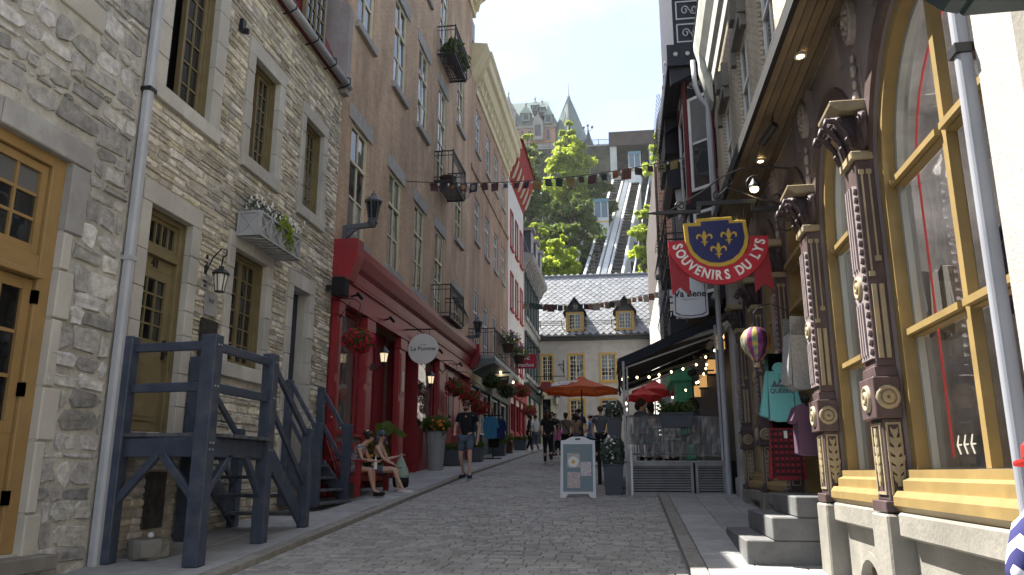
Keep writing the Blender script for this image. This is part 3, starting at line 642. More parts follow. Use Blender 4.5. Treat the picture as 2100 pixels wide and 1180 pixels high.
car(131, 1.62, 'white cliff railway car waiting inside the upper station on the right track')
st = thing('upper_station', 'concrete upper cliff railway station with a dark brown roof box on the terrace edge', 'station', (2.9, 134, 52))
b = MB(); b.box(-.9, 133, 50, .3, 141, 59.0); b.box(6.1, 133, 50, 7.0, 141, 59.0); b.box(.3, 138.5, 50, 6.1, 141, 59.0); b.box(-.2, 133.4, 48, .9, 134.4, 53.4); obj('wall', b, M['fun_concrete'], st)
b = MB(); b.box(-1.05, 132.7, 59.0, 7.15, 141.2, 61.7); obj('roof', b, M['fun_brown'], st)
b = MB(); b.box(.3, 138.2, 52, 6.1, 138.5, 59.0); obj('back_wall', b, M['dark'], st)
for x in (.9, 1.75, 2.55):
    b = MB(); b.box(x, 136, 52.6, x + .75, 136.12, 57.2); b.box(x + .05, 135.97, 53, x + .7, 136, 57.0); obj('gate_panel', b, M['win_dark'], st)
b = MB(); b.box(.35, 134.5, 52.2, 2.9, 136, 52.6); obj('platform', b, M['fun_concrete'], st)

# ------------------------------------------------------------------ house closing the street
e = thing('end_house', 'grey rendered house with diamond slate roof and yellow framed windows closing the street', 'house', (-1.5, 53, 3.4))
ops = []; wins = []
for x0, x1 in ((-5.45, -4.62), (-3.66, -2.5), (-1.52, -.34), (1.2, 2.3)): wins.append((x0 + .12, x1 - .12, 7.62, 9.36)); 
for x0, x1 in ((-3.66, -2.5), (-1.52, -.34), (1.2, 2.3)): wins.append((x0 + .12, x1 - .12, 4.62, 6.3))
wins[0] = (-5.4, -4.72, 7.62, 9.36); dr = (-5.42, -4.85, 3.45, 6.4); ops = wins + [dr]
obj('wall', wallgrid(mE, -6.2, 3.2, 3.2, 10.4, ops, .22), M['stucco'], e); b = MB(); b.box(-6.2, 53.4, 3.2, 3.2, 60, 10.4); obj('back_wall', b, M['stucco'], e)
for (a, c, z0, z1) in wins:
    b = MB(mE); t = .13; b.box(a - t, 0, z0 - t, a, .04, z1 + t); b.box(c, 0, z0 - t, c + t, .04, z1 + t); b.box(a, 0, z1, c, .04, z1 + t); b.box(a - t - .03, .0, z0 - t - .06, c + t + .03, .09, z0 - t); b.box(a, 0, z0 - t, c, .04, z0)
    f = obj('window_trim', b, M['ochre_trim'], e)
    window(e, mE, a, c, z0, z1, -.1, M['cream'], M['glass_dark'], 4, 6, .05, .03, centre=.09, tilt=.002)
b = MB(mE); b.box(-5.52, 0, 3.4, -5.42, .05, 6.5); b.box(-4.85, 0, 3.4, -4.55, .06, 7.0); b.box(-5.6, 0, 6.4, -4.5, .08, 6.7); b.box(-5.6, .0, 6.7, -4.4, .12, 7.05); obj('door_surround', b, M['cream'], e)
b = MB(mE); b.box(-5.42, -.2, 3.45, -4.85, -.16, 6.4); obj('door', b, M['glass_dark'], e)
b = MB(mE); b.box(-6.3, 0, 10.36, 3.3, .3, 10.62); b.tube([(-6.3, .34, 10.62), (3.3, .34, 10.62)], .09, 8); obj('gutter', b, M['slate_under'], e)
# roof: slope from (y 52.72, z 10.65) to (y 56.2, z 15.7)
ry0, rz0, ry1, rz1 = 52.74, 10.66, 56.3, 15.75; sl = Vector((0, ry1 - ry0, rz1 - rz0)); SLN = sl.length; su = sl.normalized(); sn = Vector((0, -su.z, su.y))
rp = lambda x, s, h: Vector((x, ry0, rz0)) + su * s + sn * h
b = MB(); b.add([(-6.3, ry0, rz0), (2.95, ry0, rz0), (2.95, ry1, rz1), (-6.3, ry1, rz1), (-6.3, 60, rz0), (2.95, 60, rz0)], [(0, 1, 2, 3), (3, 2, 5, 4), (0, 4, 5, 1), (0, 3, 4), (1, 5, 2)]); roof = obj('roof', b, M['slate_under'], e)
DM = [(-3.12, 'left'), (.3, 'right')]
def in_dormer(x, s): return any(abs(x - c) < .62 and .35 < s < 2.2 for c, _ in DM)
sl_b = MB(); hd = .235
tile = [(-hd, 0), (0, -hd * 1.02), (hd, 0), (0, hd * 1.02)]; tv = [Vector((x * .97, s_ * .97, .012 if i != 1 else .03)) for i, (x, s_) in enumerate(tile)]
R_ = random.Random(5); tiles = []
s_ = .25; r = 0
while s_ < SLN + .1:
    x = -6.1 + (hd if r % 2 else 0)
    while x < 2.95:
        if not in_dormer(x, s_): tiles.append((x, s_))
        x += 2 * hd
    s_ += hd * 1.02; r += 1
tiles.sort(key=lambda t: (t[0] < -5.3, t[1]))
tm = []
for q in range(5):
    mb = MB(); R2 = random.Random(q); top = [rp(x, s_, h + R2.uniform(0, .012)) - rp(0, 0, 0) for x, s_, h in tv]; bot = [rp(x, s_, 0) - rp(0, 0, 0) for x, s_, h in tv]
    mb.add([tuple(v) for v in top + bot], [(0, 1, 2, 3), (0, 4, 5, 1), (1, 5, 6, 2), (2, 6, 7, 3), (3, 7, 4, 0)]); tm.append(mb)
tme = [mesh_of('slate', mb, M['slate']) for mb in tm]; rb = MB()
for i, (x, s_) in enumerate(tiles):
    p = rp(x, s_, .004); q = R_.randrange(5)
    if i < 300: inst('slate', tme[q], roof, p)
    else: rb.T = Matrix.Translation(p); rb.add(tm[q].v, tm[q].f)
obj('slate', rb, M['slate'], roof, kind='stuff')
b = MB(); b.box(-6.3, ry1 - .12, rz1 - .05, 3.0, ry1 + .12, rz1 + .06); obj('ridge_cap', b, M['galv'], roof)
b = MB(); b.add([tuple(rp(2.8, 0, .05)), tuple(rp(3.1, 0, .05)), tuple(rp(3.1, SLN, .05)), tuple(rp(2.8, SLN, .05)), tuple(rp(2.8, 0, -.2)), tuple(rp(3.1, 0, -.2)), tuple(rp(3.1, SLN, -.2)), tuple(rp(2.8, SLN, -.2))], [(0, 1, 2, 3), (0, 4, 5, 1), (1, 5, 6, 2), (3, 2, 6, 7), (0, 3, 7, 4)]); obj('verge_trim', b, M['galv'], roof)
for cx, side in DM:
    wd = .62; z0, z1, zt = 11.02, 12.35, 13.3; yf = 53.0
    b = MB(); b.box(cx - wd, yf, z0 - .2, cx + wd, yf + 1.7, z1); b.prism([(cx - wd, z1), (cx + wd, z1), (cx, zt - .1)], yf, yf + 2.0); d = obj('dormer', b, M['slate_under'], e)
    b = MB(); b.box(cx - wd, yf - .03, z0, cx - wd + .17, yf, z1); b.box(cx + wd - .17, yf - .03, z0, cx + wd, yf, z1); b.box(cx - wd + .17, yf - .03, z1 - .1, cx + wd - .17, yf, z1); b.box(cx - wd + .17, yf - .03, z0, cx + wd - .17, yf, z0 + .1); obj('dormer_trim', b, M['ochre_trim'], d)
    b = MB(); h_ = .14
    for sgn in (-1, 1): b.add([(cx + sgn * (wd + .18), yf - .2, z1 - .12), (cx, yf - .2, zt), (cx, yf + 2.6, zt), (cx + sgn * (wd + .18), yf + 1.2, z1 - .12), (cx + sgn * (wd + .18), yf - .2, z1 - .02), (cx, yf - .2, zt + h_), (cx, yf + 2.6, zt + h_), (cx + sgn * (wd + .18), yf + 1.2, z1 - .02)], [(0, 1, 2, 3), (4, 7, 6, 5), (0, 4, 5, 1), (2, 6, 7, 3), (0, 3, 7, 4)])
    obj('dormer_roof', b, M['slate_under'], d)
    window(d, mE, cx - .42, cx + .42, z0 + .12, z1 - .12, .035, M['cream'], M['glass_dark'], 4, 4, .05, .03, centre=.07, name='window', tilt=.002)
for a, c in ((-5.6, -3.8), (-2.45, -.4), (1.0, 2.8)):
    b = MB()
    for hh in (.28, .44, .6): b.tube([tuple(rp(a, .75, hh + .05)), tuple(rp(c, .75, hh + .05))], .022, 5)
    for x in (a + .1, c - .2): b.beam(rp(x, .75, 0), rp(x, .75, .75), .05, .04)
    obj('snow_guard', b, M['slate_under'], roof)
for i, ch in enumerate('LLA'): put_text('lettering', ch, .55, M['iron'], e, facing_cam(-1.75 + i * .75, 52.96, 6.9), .03, .012)
b = MB(mE); b.box(-1.4, .0, 5.85, -.42, .02, 6.22); sg = obj('window_board', b, M['black'], e); put_text('lettering', 'SOUVENIRS', .2, M['white'], sg, facing_cam(-.91, 52.965, 6.03), .006, .004)
b = MB(mE); b.prism([(-2.2, 4.7), (-1.75, 4.7), (-1.75, 5.2), (-1.85, 5.25), (-1.98, 5.32), (-2.1, 5.25), (-2.2, 5.2)], 0, .04); tag(obj('wall_plaque', b, M['greystone']), 'grey shaped wall plaque on the end house between the ground floor windows', 'plaque')
def lantern(parent, x, y, z, s, m_frame, m_glass, n=4):
    """tapered lantern hanging or standing at its base z"""
    b = MB(); R0, R1 = .5 * s, .82 * s
    for k in range(n):
        a = 2 * pi * (k + .5) / n; b.beam((x + cos(a) * R0 * .7, y + sin(a) * R0 * .7, z), (x + cos(a) * R1 * .7, y + sin(a) * R1 * .7, z + 1.35 * s), .06 * s, .06 * s)
    b.lathe((x, y, z), [(.42 * s, -.08 * s), (.5 * s * .78, 0), (.3 * s, .03 * s)], n if n > 4 else 8); b.lathe((x, y, z + 1.33 * s), [(.66 * s, 0), (.72 * s, .1 * s), (.5 * s, .35 * s), (.22 * s, .52 * s), (.2 * s, .7 * s), (.05 * s, .78 * s), (.02 * s, 1.0 * s)], 8)
    f = obj('lantern_frame', b, m_frame, parent); b = MB(); b.lathe((x, y, z + .02 * s), [(R0 * .66, 0), (R1 * .66, 1.3 * s)], n); obj('lantern_glass', b, m_glass, f)
t = thing('wall_lantern', 'blue grey lantern on the end house left of the middle ground floor window', 'lantern', (-4.4, 52.9, 6)); lantern(t, -4.4, 52.72, 6.0, .36, M['navy'], M['lamp_glass']); b = MB(mE); b.box(-4.44, 0, 6.6, -4.36, .3, 6.68); obj('bracket', b, M['iron'], t)
t = thing('hanging_bracket', 'small empty iron bracket on the end house between upper windows', 'bracket', (-4.0, 52.9, 8.7)); b = MB(mE); b.box(-3.95, 0, 8.1, -3.9, .06, 9.0); b.tube([(-3.92, .05, 8.7), (-4.2, .3, 8.75), (-4.35, .35, 8.6)], .025, 5); b.tube([(-3.92, .05, 8.35), (-4.1, .2, 8.4), (-4.2, .3, 8.72)], .02, 5); obj('bracket_bar', b, M['iron'], t)
# ================================================================== LEFT SIDE OF THE STREET
# ---- rubble house at the frame edge
hA = thing('stone_house', 'rough grey rubble stone house with ochre double doors at the left edge', 'house', (XL, 5.5, .45))
opA = [(5.0, 6.9, .86, 4.74), (5.4, 6.78, 6.58, 8.6)]
obj('wall', wallgrid(mL, 2.0, 7.86, -.2, 11.5, opA, .28), M['rubble_mortar'], hA); obj('back_wall', shell(mL, 2.0, 7.86, -.2, 11.5, 1), M['rubble_mortar'], hA)
b = MB(mL); b.prism([(.25, 11.5), (-3, 14.2), (-7, 11.5)], 2.0, 7.86, 'u'); obj('roof', b, M['sheetroof'], hA)
skA = opA + [(4.7, 7.2, 4.72, 5.02), (6.9, 7.17, 4.0, 4.72), (6.9, 7.12, 3.1, 3.6), (6.9, 7.1, .6, 1.2), (6.9, 7.14, 1.9, 2.4), (5.2, 7.05, 6.3, 6.58)]
masonry(hA, mL, 4.6, 7.82, .4, 9.0, skA, M['rubble'], .07, .3, .13, .55, .034, .03, 1., 300, 2, seen=lambda u, z: u > 5.6 and z < 7.6)
def blk(u0, u1, z0, z1, m=M['greystone'], d=.03, par=hA, nm='stone', bv=.012):
    b = MB(mL); b.box(u0, -.1, z0, u1, d, z1); obj(nm, b, m, par, bevel=bv)
blk(4.7, 5.9, 4.735, 4.99, nm='lintel_stone'); blk(5.91, 7.18, 4.735, 5.0, nm='lintel_stone')
for z0, z1, x in ((4.0, 4.72, 7.16), (3.6, 3.98, 7.02), (3.1, 3.58, 7.11), (2.42, 3.08, 7.03), (1.9, 2.4, 7.13), (1.22, 1.88, 7.02), (.6, 1.2, 7.1)): blk(6.895, x, z0, z1, M['ashlar'] if z0 < 3.7 else M['greystone'])
blk(5.2, 6.1, 6.32, 6.585, M['ashlar'], nm='sill_stone'); blk(6.11, 7.08, 6.32, 6.585, M['ashlar'], nm='sill_stone')
b = MB(mL); b.box(4.7, -.25, .70, 7.15, .22, .84); obj('door_step', b, M['concrete'], hA, bevel=.01)
b = MB(mL); b.box(5.45, -.2, 6.6, 6.76, -.1, 8.6); obj('shutter', b, mat('shutter', (.42, .2, .085), .6, noise=(4, .15)), hA)
# ochre door frame, transom sashes, door leaves
b = MB(mL); b.box(6.72, -.22, .86, 6.9, -.06, 4.74); b.box(5.0, -.22, 4.62, 6.72, -.06, 4.74); b.box(5.0, -.22, 3.5, 6.72, -.07, 3.68); b.box(5.0, -.22, .86, 5.15, -.06, 4.62); b.box(5.15, -.2, 3.44, 6.72, .0, 3.5); df = obj('door_frame', b, M['ochre'], hA, bevel=.008)
for a, c in ((5.16, 5.93), (5.94, 6.71)): window(hA, mL, a, c, 3.69, 4.61, -.1, M['ochre'], M['glass'], 2, 3, .085, .03, name='transom_window', th=.08, tilt=.012)
for a, c in ((5.16, 5.935), (5.945, 6.71)):
    b = MB(mL); b.box(a, -.17, .9, c, -.1, 1.95); b.box(a + .1, -.1, 1.0, c - .1, -.085, 1.85); b.box(a + .14, -.085, 1.05, c - .14, -.078, 1.8); dl = obj('door_leaf', b, M['ochre'], hA, bevel=.006)
    window(dl, mL, a, c, 1.952, 3.43, -.1, M['ochre'], M['glass_dark'], 2, 3, .11, .035, name='window')
    for z in (1.3, 2.3, 3.2): b = MB(mL); b.box(6.7, -.1, z, 6.75, -.045, z + .13); obj('hinge', b, M['iron'], dl)
def pipe_run(root, mp, u, d, z0, z1, w_=.13, dp=.1, m=M['pipe'], zs=(2.9, 5.9), hinge=.012, nm='drainpipe'):
    b = MB(mp); b.prism([(u - w_ / 2, d), (u - w_ / 2, d + dp * .75), (u - w_ * .25, d + dp), (u + w_ * .25, d + dp), (u + w_ / 2, d + dp * .75), (u + w_ / 2, d)], z0, z1, 'z'); p = obj(nm, b, m, root, bevel=.006)
    for z in zs:
        b = MB(mp); b.box(u - w_ / 2 - hinge, d - .05, z, u + w_ / 2 + hinge, d + dp + hinge, z + .05); obj('pipe_collar', b, m if int(z * 10) % 2 else M['iron'], p)
    return p
# ---- ledge stone house with three casement windows
hB = thing('stone_house', 'pale ledge stone house with olive casement windows and a numbered door above the blue landing', 'house', (XL, 11, .82))
W1, W2, W3, D1, LW_, BD = (8.27, 9.36, 6.3, 8.45), (10.5, 11.42, 6.3, 8.0), (12.55, 13.44, 6.24, 7.95), (8.27, 9.2, 2.06, 4.78), (10.36, 11.45, 3.12, 4.82), (12.46, 13.2, 1.75, 4.74)
opB = [W1, W2, W3, D1, LW_, BD]
obj('wall', wallgrid(mL, 7.86, 14.28, 0, 9.4, opB, .26), M['ledge_mortar'], hB); obj('back_wall', shell(mL, 7.87, 14.28, 0, 9.4, 1, base_d=-.5), M['ledge_mortar'], hB)
sk = []
def surround(o, t, lint, sill=True, sb=.2):
    u0, u1, z0, z1 = o; sk.append((u0 - t - .012, u1 + t + .012, z0 - (sb if sill else 0), z1 + lint))
    R = random.Random(int(u0 * 100))
    um = u0 + (u1 - u0) * R.uniform(.4, .6)
    for a, c in ((u0 - t, um), (um, u1 + t)): blk(a + .003, c - .003, z1 - .004, z1 + lint - .004, M['ashlar'], .045, hB, 'lintel_stone', .008)
    for s_ in (0, 1):
        z = z0
        while z < z1 - .02:
            h_ = min(R.uniform(.32, .55), z1 - z)
            if z1 - z - h_ < .15: h_ = z1 - z
            w_ = t
            a, c = (u0 - w_, u0 + .004) if s_ == 0 else (u1 - .004, u1 + w_); blk(a, c, z + .003, z + h_ - .003, M['ashlar'], .04 + R.uniform(-.006, .004), hB, 'jamb_stone', .008); z += h_
    if sill:
        for a, c in ((u0 - t, um - .1), (um - .1, u1 + t)): blk(a + .003, c - .003, z0 - sb, z0 + .004, M['ashlar'], .065, hB, 'sill_stone', .008)
surround(W1, .26, .3); surround(W2, .2, .26); surround(W3, .17, .24); surround(D1, .2, .26, False); surround(LW_, .19, .22); surround(BD, .19, .26, False)
masonry(hB, mL, 7.95, 14.26, .5, 9.36, sk, M['ledge'], .045, .125, .12, .46, .026, .014, .9, 300, 4, seen=lambda u, z: z < 8.3)
def lining(o, m=M['olive']):
    u0, u1, z0, z1 = o; b = MB(mL); b.box(u0 + .002, -.25, z0, u0 + .014, -.06, z1 - .002); b.box(u1 - .014, -.25, z0, u1 - .002, -.06, z1 - .002); b.box(u0 + .015, -.25, z1 - .014, u1 - .015, -.06, z1 - .002); obj('reveal_lining', b, m, hB)
def casement(o, skip, cols=4, rows=6, door=None):
    u0, u1, z0, z1 = o; lining(o); b = MB(mL); b.box(u0, -.24, z0, u0 + .05, -.12, z1); b.box(u1 - .05, -.24, z0, u1, -.12, z1); b.box(u0 + .05, -.24, z1 - .05, u1 - .05, -.12, z1); b.box(u0 + .05, -.24, z0, u1 - .05, -.1, z0 + .05)
    f = obj('window_casing', b, M['olive'], hB); um = (u0 + u1) / 2
    for i, (a, c) in enumerate(((u0 + .05, um), (um, u1 - .05))):
        if i in skip:   # sash standing open into the room
            b = MB(mL); b.box(a + .01, -.75, z0 + .06, a + .045, -.2, z1 - .06); obj('open_sash', b, mat('openwood', (.2, .075, .03), .6), hB); continue
        window(hB, mL, a, c, z0 + .05, z1 - .05, -.15, M['olive'], M['glass'], cols // 2, rows, .05, .022, tilt=.012)
    b = MB(mL); b.box(u0, -.5, z0, u1, -.46, z1); obj('dark_room', b, M['room'], hB)
casement(W1, (0,)); casement(W2, (0,)); casement(W3, ()); casement(LW_, (), 4, 6)
# door with number
lining(D1); lining(BD, M['ashlar'])
u0, u1, z0, z1 = D1
b = MB(mL); b.box(u0, -.24, z0, u0 + .07, -.1, z1); b.box(u1 - .07, -.24, z0, u1, -.1, z1); b.box(u0 + .07, -.24, z1 - .07, u1 - .07, -.1, z1); b.box(u0 + .07, -.24, 4.22, u1 - .07, -.09, 4.34); obj('door_casing', b, M['olive'], hB, bevel=.006)
window(hB, mL, u0 + .07, u1 - .07, 4.34, 4.71, -.14, M['olive'], M['glass_dark'], 5, 1, .05, .025, name='transom_window')
b = MB(mL); b.box(u0 + .07, -.21, z0 + .02, u1 - .07, -.16, 3.08); b.box(u0 + .19, -.16, 2.2, u1 - .19, -.145, 2.95); b.box(u0 + .23, -.145, 2.25, u1 - .23, -.138, 2.9); dr = obj('door', b, M['olive'], hB, bevel=.006); b = MB(mL); b.box(u0 + .07, -.21, 4.06, u1 - .07, -.16, 4.22); obj('door_rail', b, M['olive'], dr, bevel=.006)
window(dr, mL, u0 + .07, u1 - .07, 3.08, 4.06, -.16, M['olive'], M['glass_dark'], 3, 4, .11, .022, name='window', tilt=.02)
MLT = lambda u, d, z: Matrix.Translation(mL(u, d, z)) @ Matrix(((0, 0, 1, 0), (1, 0, 0, 0), (0, 1, 0, 0), (0, 0, 0, 1)))   # text lying on the left hand walls
MLT2 = lambda u, d, z: Matrix.Translation(mL(u, d, z)) @ Matrix(((0, 0, 1, 0), (1, 0, 0, 0), (0, 1, 0, 0), (0, 0, 0, 1)))
put_text('door_number', '41', .15, M['iron'], dr, MLT((u0 + u1) / 2, -.155, 4.14), .01, .006)
b = MB(mL); b.box(u1 - .14, -.16, 2.98, u1 - .1, -.13, 3.22); b.tube([(u1 - .12, -.13, 3.17), (u1 - .12, -.09, 3.14), (u1 - .12, -.09, 3.06), (u1 - .12, -.13, 3.03)], .01, 5); obj('handle', b, M['iron'], dr)
b = MB(mL); b.box(u0 - .2, -.24, 1.84, u1 + .2, .02, 2.055); obj('threshold', b, M['concrete'], hB, bevel=.01)
b = MB(mL); a, c, d0, d1 = BD; b.box(a, -.25, d0, c, -.2, d1); b.box(a + .08, -.2, d0 + .15, c - .08, -.19, 2.7); b.box(a + .08, -.2, 2.85, c - .08, -.19, d1 - .1); obj('door', b, mat('navydoor', (.014, .022, .045), .4), hB, bevel=.004)
b = MB(mL); b.box(9.62, 0, 1.1, 9.7, .0, 1.1); 
b = MB(mL); b.box(8.75, -.14, .95, 9.15, .034, 1.6); obj('niche_shade', b, mat('recess', (.07, .066, .06), .95, noise=(8, .5)), hB)  # solid block, the niche's shade is put into its dark colour
# mansard, dormer, gutter, fire wall
b = MB(mL); b.prism([(.12, 9.4), (-1.5, 13.3), (-4.2, 14.0), (-6.4, 9.4)], 7.87, 14.05, 'u'); obj('roof', b, M['redshingle'], hB)  # upper roof, out of view, raised so its shadow covers the roadway
b = MB(mL)
for k in range(9): b.box(7.9, -.16 - k * .115 , 9.62 + k * .25, 12.1, -.10 - k * .115, 9.86 + k * .25)
obj('shingle_course', b, M['redshingle'], hB)
b = MB(mL); b.box(12.2, -1.5, 9.42, 13.2, -.08, 11.6); d = obj('dormer', b, M['redshingle'], hB)
window(d, mL, 12.22, 13.18, 9.46, 11.5, .02, M['olive'], M['glass'], 4, 6, .08, .025, centre=.06, name='window', th=.08)
b = MB(mL); b.prism([(.2, 11.6), (-2.2, 12.3), (-2.2, 11.6)], 12.0, 13.4, 'u'); obj('dormer_roof', b, M['redshingle'], d)
b = MB(mL); b.tube([(7.9, .17, 9.42), (14.24, .17, 9.38)], .075, 10); g = obj('gutter', b, M['pipe'], hB, smooth=True)
for u in (9.1, 10.3, 11.3, 12.3, 13.2, 14.0):
    b = MB(mL); b.tube([(u, .0, 9.5), (u, .1, 9.52), (u, .27, 9.46), (u, .27, 9.34), (u, .16, 9.28), (u, .0, 9.26)], .014, 5); obj('gutter_bracket', b, M['iron'], g)
b = MB(mL); b.prism([(.16, 9.2), (.16, 11.2), (-1.6, 13.6), (-5, 14.0), (-5, 9.2)], 14.06, 14.28, 'u'); obj('fire_wall', b, mat('firewall', (.3, .28, .27), .9, noise=(1.4, .2), bump=(12, .6, .02), stains=(.8, (.2, .12, .1), .6)), hB)
for u in (9.3, 11.4):
    b = MB(mL); b.box(u - .32, -3.4, 11.5, u + .32, -2.7, 15.2); b.box(u - .4, -3.5, 15.2, u + .4, -2.6, 15.4); ch = obj('unseen_chimney', b, M['brickC'], hB)  # out of view, added to break up the sunlight on the pavement
pipe_run(hB, mL, 7.9, .03, .62, 9.4, .115, .09, zs=(3.95, 6.05))
# pieces fixed or hung on the ledge stone house
t = thing('flower_box', 'grey lattice window box with white flowers and lime trailing leaves under the middle window', 'flower box', mL(11.05, 0, 4.95))
X0, X1, Z0, Z1 = 10.3, 11.75, 4.98, 5.36; b = MB(mL); b.box(X0, .05, Z0, X1, .09, Z1); b.box(X0 + .02, .09, Z0, X1 - .02, .4, Z0 + .03); b.box(X0 + .02, .37, Z0 + .03, X1 - .02, .38, Z1 - .02); b.box(X0 + .02, .09, Z0 + .03, X0 + .03, .37, Z1 - .02); b.box(X1 - .03, .09, Z0 + .03, X1 - .02, .37, Z1 - .02); bx = obj('box', b, mat('boxgrey', (.34, .35, .36), .6, noise=(5, .1)), t)
b = MB(mL); f = .035
n = 4
for i in range(n + 1):
    u = X0 + (X1 - X0 - f) * i / n; b.box(u, .38, Z0, u + f, .42, Z1)
    if i < n:
        u2 = X0 + (X1 - X0 - f) * (i + 1) / n; b.beam((u + f, .4, Z0 + f), (u2, .4, Z1 - f), .02, .03, (0, 1, 0)); b.beam((u + f, .402, Z1 - f), (u2, .402, Z0 + f), .02, .03, (0, 1, 0)); b.box(u + f, .38, Z0, u2, .418, Z0 + f); b.box(u + f, .38, Z1 - f, u2, .418, Z1)
for u in (X0, X1 - f):
    b.box(u, .09, Z0, u + f, .378, Z0 + f); b.box(u, .09, Z1 - f, u + f, .378, Z1); b.beam((u + .017, .09, Z0), (u + .017, .38, Z1), .02, .03, (1, 0, 0)); b.beam((u + .019, .09, Z1), (u + .019, .38, Z0), .02, .03, (1, 0, 0))
for i in range(9): u = X0 + .08 + i * .16; b.beam((u, .1, Z0 - .012), (u + .1, .4, Z0 - .012), .02, .02)
obj('lattice', b, bpy.data.materials['boxgrey'], t)
R_ = random.Random(31); b = MB(mL)
for k in range(9): b.leaves((X0 + .1 + k * .16, .24, Z1 + .1), (.16, .15, .17), 90, .055, R_)
obj('foliage', b, M['leaf_grey'], t); b = MB(mL)
for k in range(70):
    c = (R_.uniform(X0, X1 + .05), .24 + R_.uniform(-.1, .2), Z1 + R_.uniform(.04, .3)); b.lathe(c, [(.0, -.01), (.032, .012)], 6, 'y')
obj('flower', b, M['petal'], t, kind='stuff'); b = MB(mL); b.leaves((X0 + .8, .4, Z1 - .02), (.3, .12, .2), 110, .1, R_); b.leaves((X0 + 1.0, .42, Z1 - .2), (.12, .08, .2), 50, .09, R_); obj('trailing_leaves', b, M['leaf_bright'], t)
t = thing('wall_lantern', 'black iron wall lantern with a curled top beside the numbered door', 'lantern', mL(9.63, 0, 4)); x, y, z = mL(9.63, .24, 3.98); lantern(t, x, y, z, .17, M['iron'], M['lamp_glass'], 6)
b = MB(mL); b.box(9.6, 0, 4.05, 9.66, .02, 4.5); b.tube([(9.63, .02, 4.25), (9.63, .1, 4.45), (9.63, .22, 4.58), (9.63, .3, 4.55), (9.63, .3, 4.48), (9.63, .25, 4.46), (9.63, .24, 4.35)], .011, 5); obj('bracket', b, M['iron'], t)
t = tag(obj('wall_plaque', MB(mL).box(9.58, .03, 2.98, 10.0, .06, 3.62), mat('bronze', (.045, .04, .035), .45, metal=.4, noise=(18, .35), bump=(40, .6, .01))), 'dark bronze memorial plaque between the door and the low window', 'plaque')
b = MB(mL); b.box(9.64, .03, 3.68, 9.94, .05, 3.98); t = tag(obj('wall_plaque', b, M['greystone']), 'small pale square carved plaque under the wall lantern', 'plaque'); put_text('lettering', 'RUE', .08, M['step_stone'], t, MLT(9.79, .052, 3.88), .004)
b = MB(mL); b.box(9.9, .03, 8.1, 10.0, .1, 8.3); b.lathe(mL(9.95, .1, 8.2), [(.05, 0), (.06, .05), (.02, .09)], 8, 'x'); 
tag(obj('iron_hook', MB(mL).box(9.9, .03, 8.1, 10.0, .09, 8.3).box(9.93, .09, 8.06, 9.97, .17, 8.14), M['iron']), 'small black iron bracket high on the ledge stone wall between the first two windows', 'bracket')
t = thing('speaker', 'black outdoor loudspeaker bolted to the wall at the corner of the red shopfront', 'speaker', mL(14.0, 0, 4.9)); b = MB(mL); b.box(13.84, .16, 4.86, 14.12, .42, 5.24); obj('cabinet', b, M['black_gloss'], t, bevel=.02); b = MB(mL); b.box(13.95, 0, 5.0, 14.02, .16, 5.1); obj('bracket', b, M['iron'], t); b = MB(mL); b.box(13.87, .42, 4.89, 14.09, .428, 5.21); obj('grille', b, M['black'], t)
# ---- navy landing and stair
def wood(t, nm, *bs, up=(0, 0, 1)):
    for (p, q, w_, h_) in bs:
        b = MB(); b.beam(p, q, w_, h_, up); obj(nm, b, M['navy'], t, bevel=.008)
t = thing('wooden_landing', 'navy painted timber landing with braced posts and a stair going down to the right', 'landing', (-5.0, 8.6, .62))
def post(x, y, z0, z1, w_=.155): wood(t, 'post', ((x, y, z0), (x, y, z1), w_, w_), up=(0, 1, 0))
xA, xB, yA, yC = -5.47, -4.42, 8.0, 9.36
post(xA, yA, G(yA) + .06, 3.08); post(xB, yA - .1, G(yA) + .06, 3.06, .17); post(xB, yC, G(yC) + .06, 3.06); post(xA, yC + .1, G(yC) + .06, 3.06)
for z in (2.95, 2.5):
    wood(t, 'rail', ((xA + .08, yA, z), (xB - .086, yA - .08, z), .05, .1)); wood(t, 'rail', ((xB, yA - .01, z), (xB, yC - .08, z), .05, .1))
wood(t, 'beam', ((xA + .08, yA + .02, 1.86), (xB - .086, yA - .06, 1.86), .07, .21), ((xB - .02, yA - .01, 1.86), (xB - .02, yC - .08, 1.86), .07, .21), ((xA + .08, yC, 1.86), (xB - .08, yC, 1.86), .07, .21))
for k in range(7):
    y0 = yA - .06 + k * .2; b = MB(); b.box(xA - .05 + (.13 if k == 0 else 0), y0, 1.968, xB + (.1 if 0 < k else -.09), y0 + .19, 2.01); obj('deck_board', b, M['navy_worn'], t, bevel=.004)
ym = (yA + yC) / 2; xm = (xA + xB) / 2
wood(t, 'brace', ((xA + .05, yA, 1.3), (xm - .04, yA - .02, 1.78), .07, .085), ((xB - .05, yA - .07, 1.3), (xm + .04, yA - .05, 1.78), .07, .085), ((xB - .02, yA + .0, 1.33), (xB - .02, ym - .18, 1.78), .07, .085), ((xB - .02, yC - .05, 1.33), (xB - .02, ym + .2, 1.78), .07, .085))
zf = G(10.7) + .07
for x in (xA + .03, xB - .03): wood(t, 'stringer', ((x, yC + .05, 1.9), (x, 10.72, zf + .08), .05, .24))
for k in range(4):
    f = (k + .75) / 4.6; y0 = yC + .08 + f * 1.3; z = 1.98 - f * (1.98 - zf); b = MB(); b.box(xA + .06, y0 - .13, z - .045, xB - .06, y0 + .13, z); obj('tread', b, M['navy_worn'], t, bevel=.004)
for x in (xA + .02, xB):
    post(x, 10.68, zf - .01, 2.2, .13)
    wood(t, 'handrail', ((x, yC + .08, 2.93), (x, 10.62, 2.12), .05, .09), ((x, yC + .08, 2.4), (x, 10.62, 1.45), .045, .08))
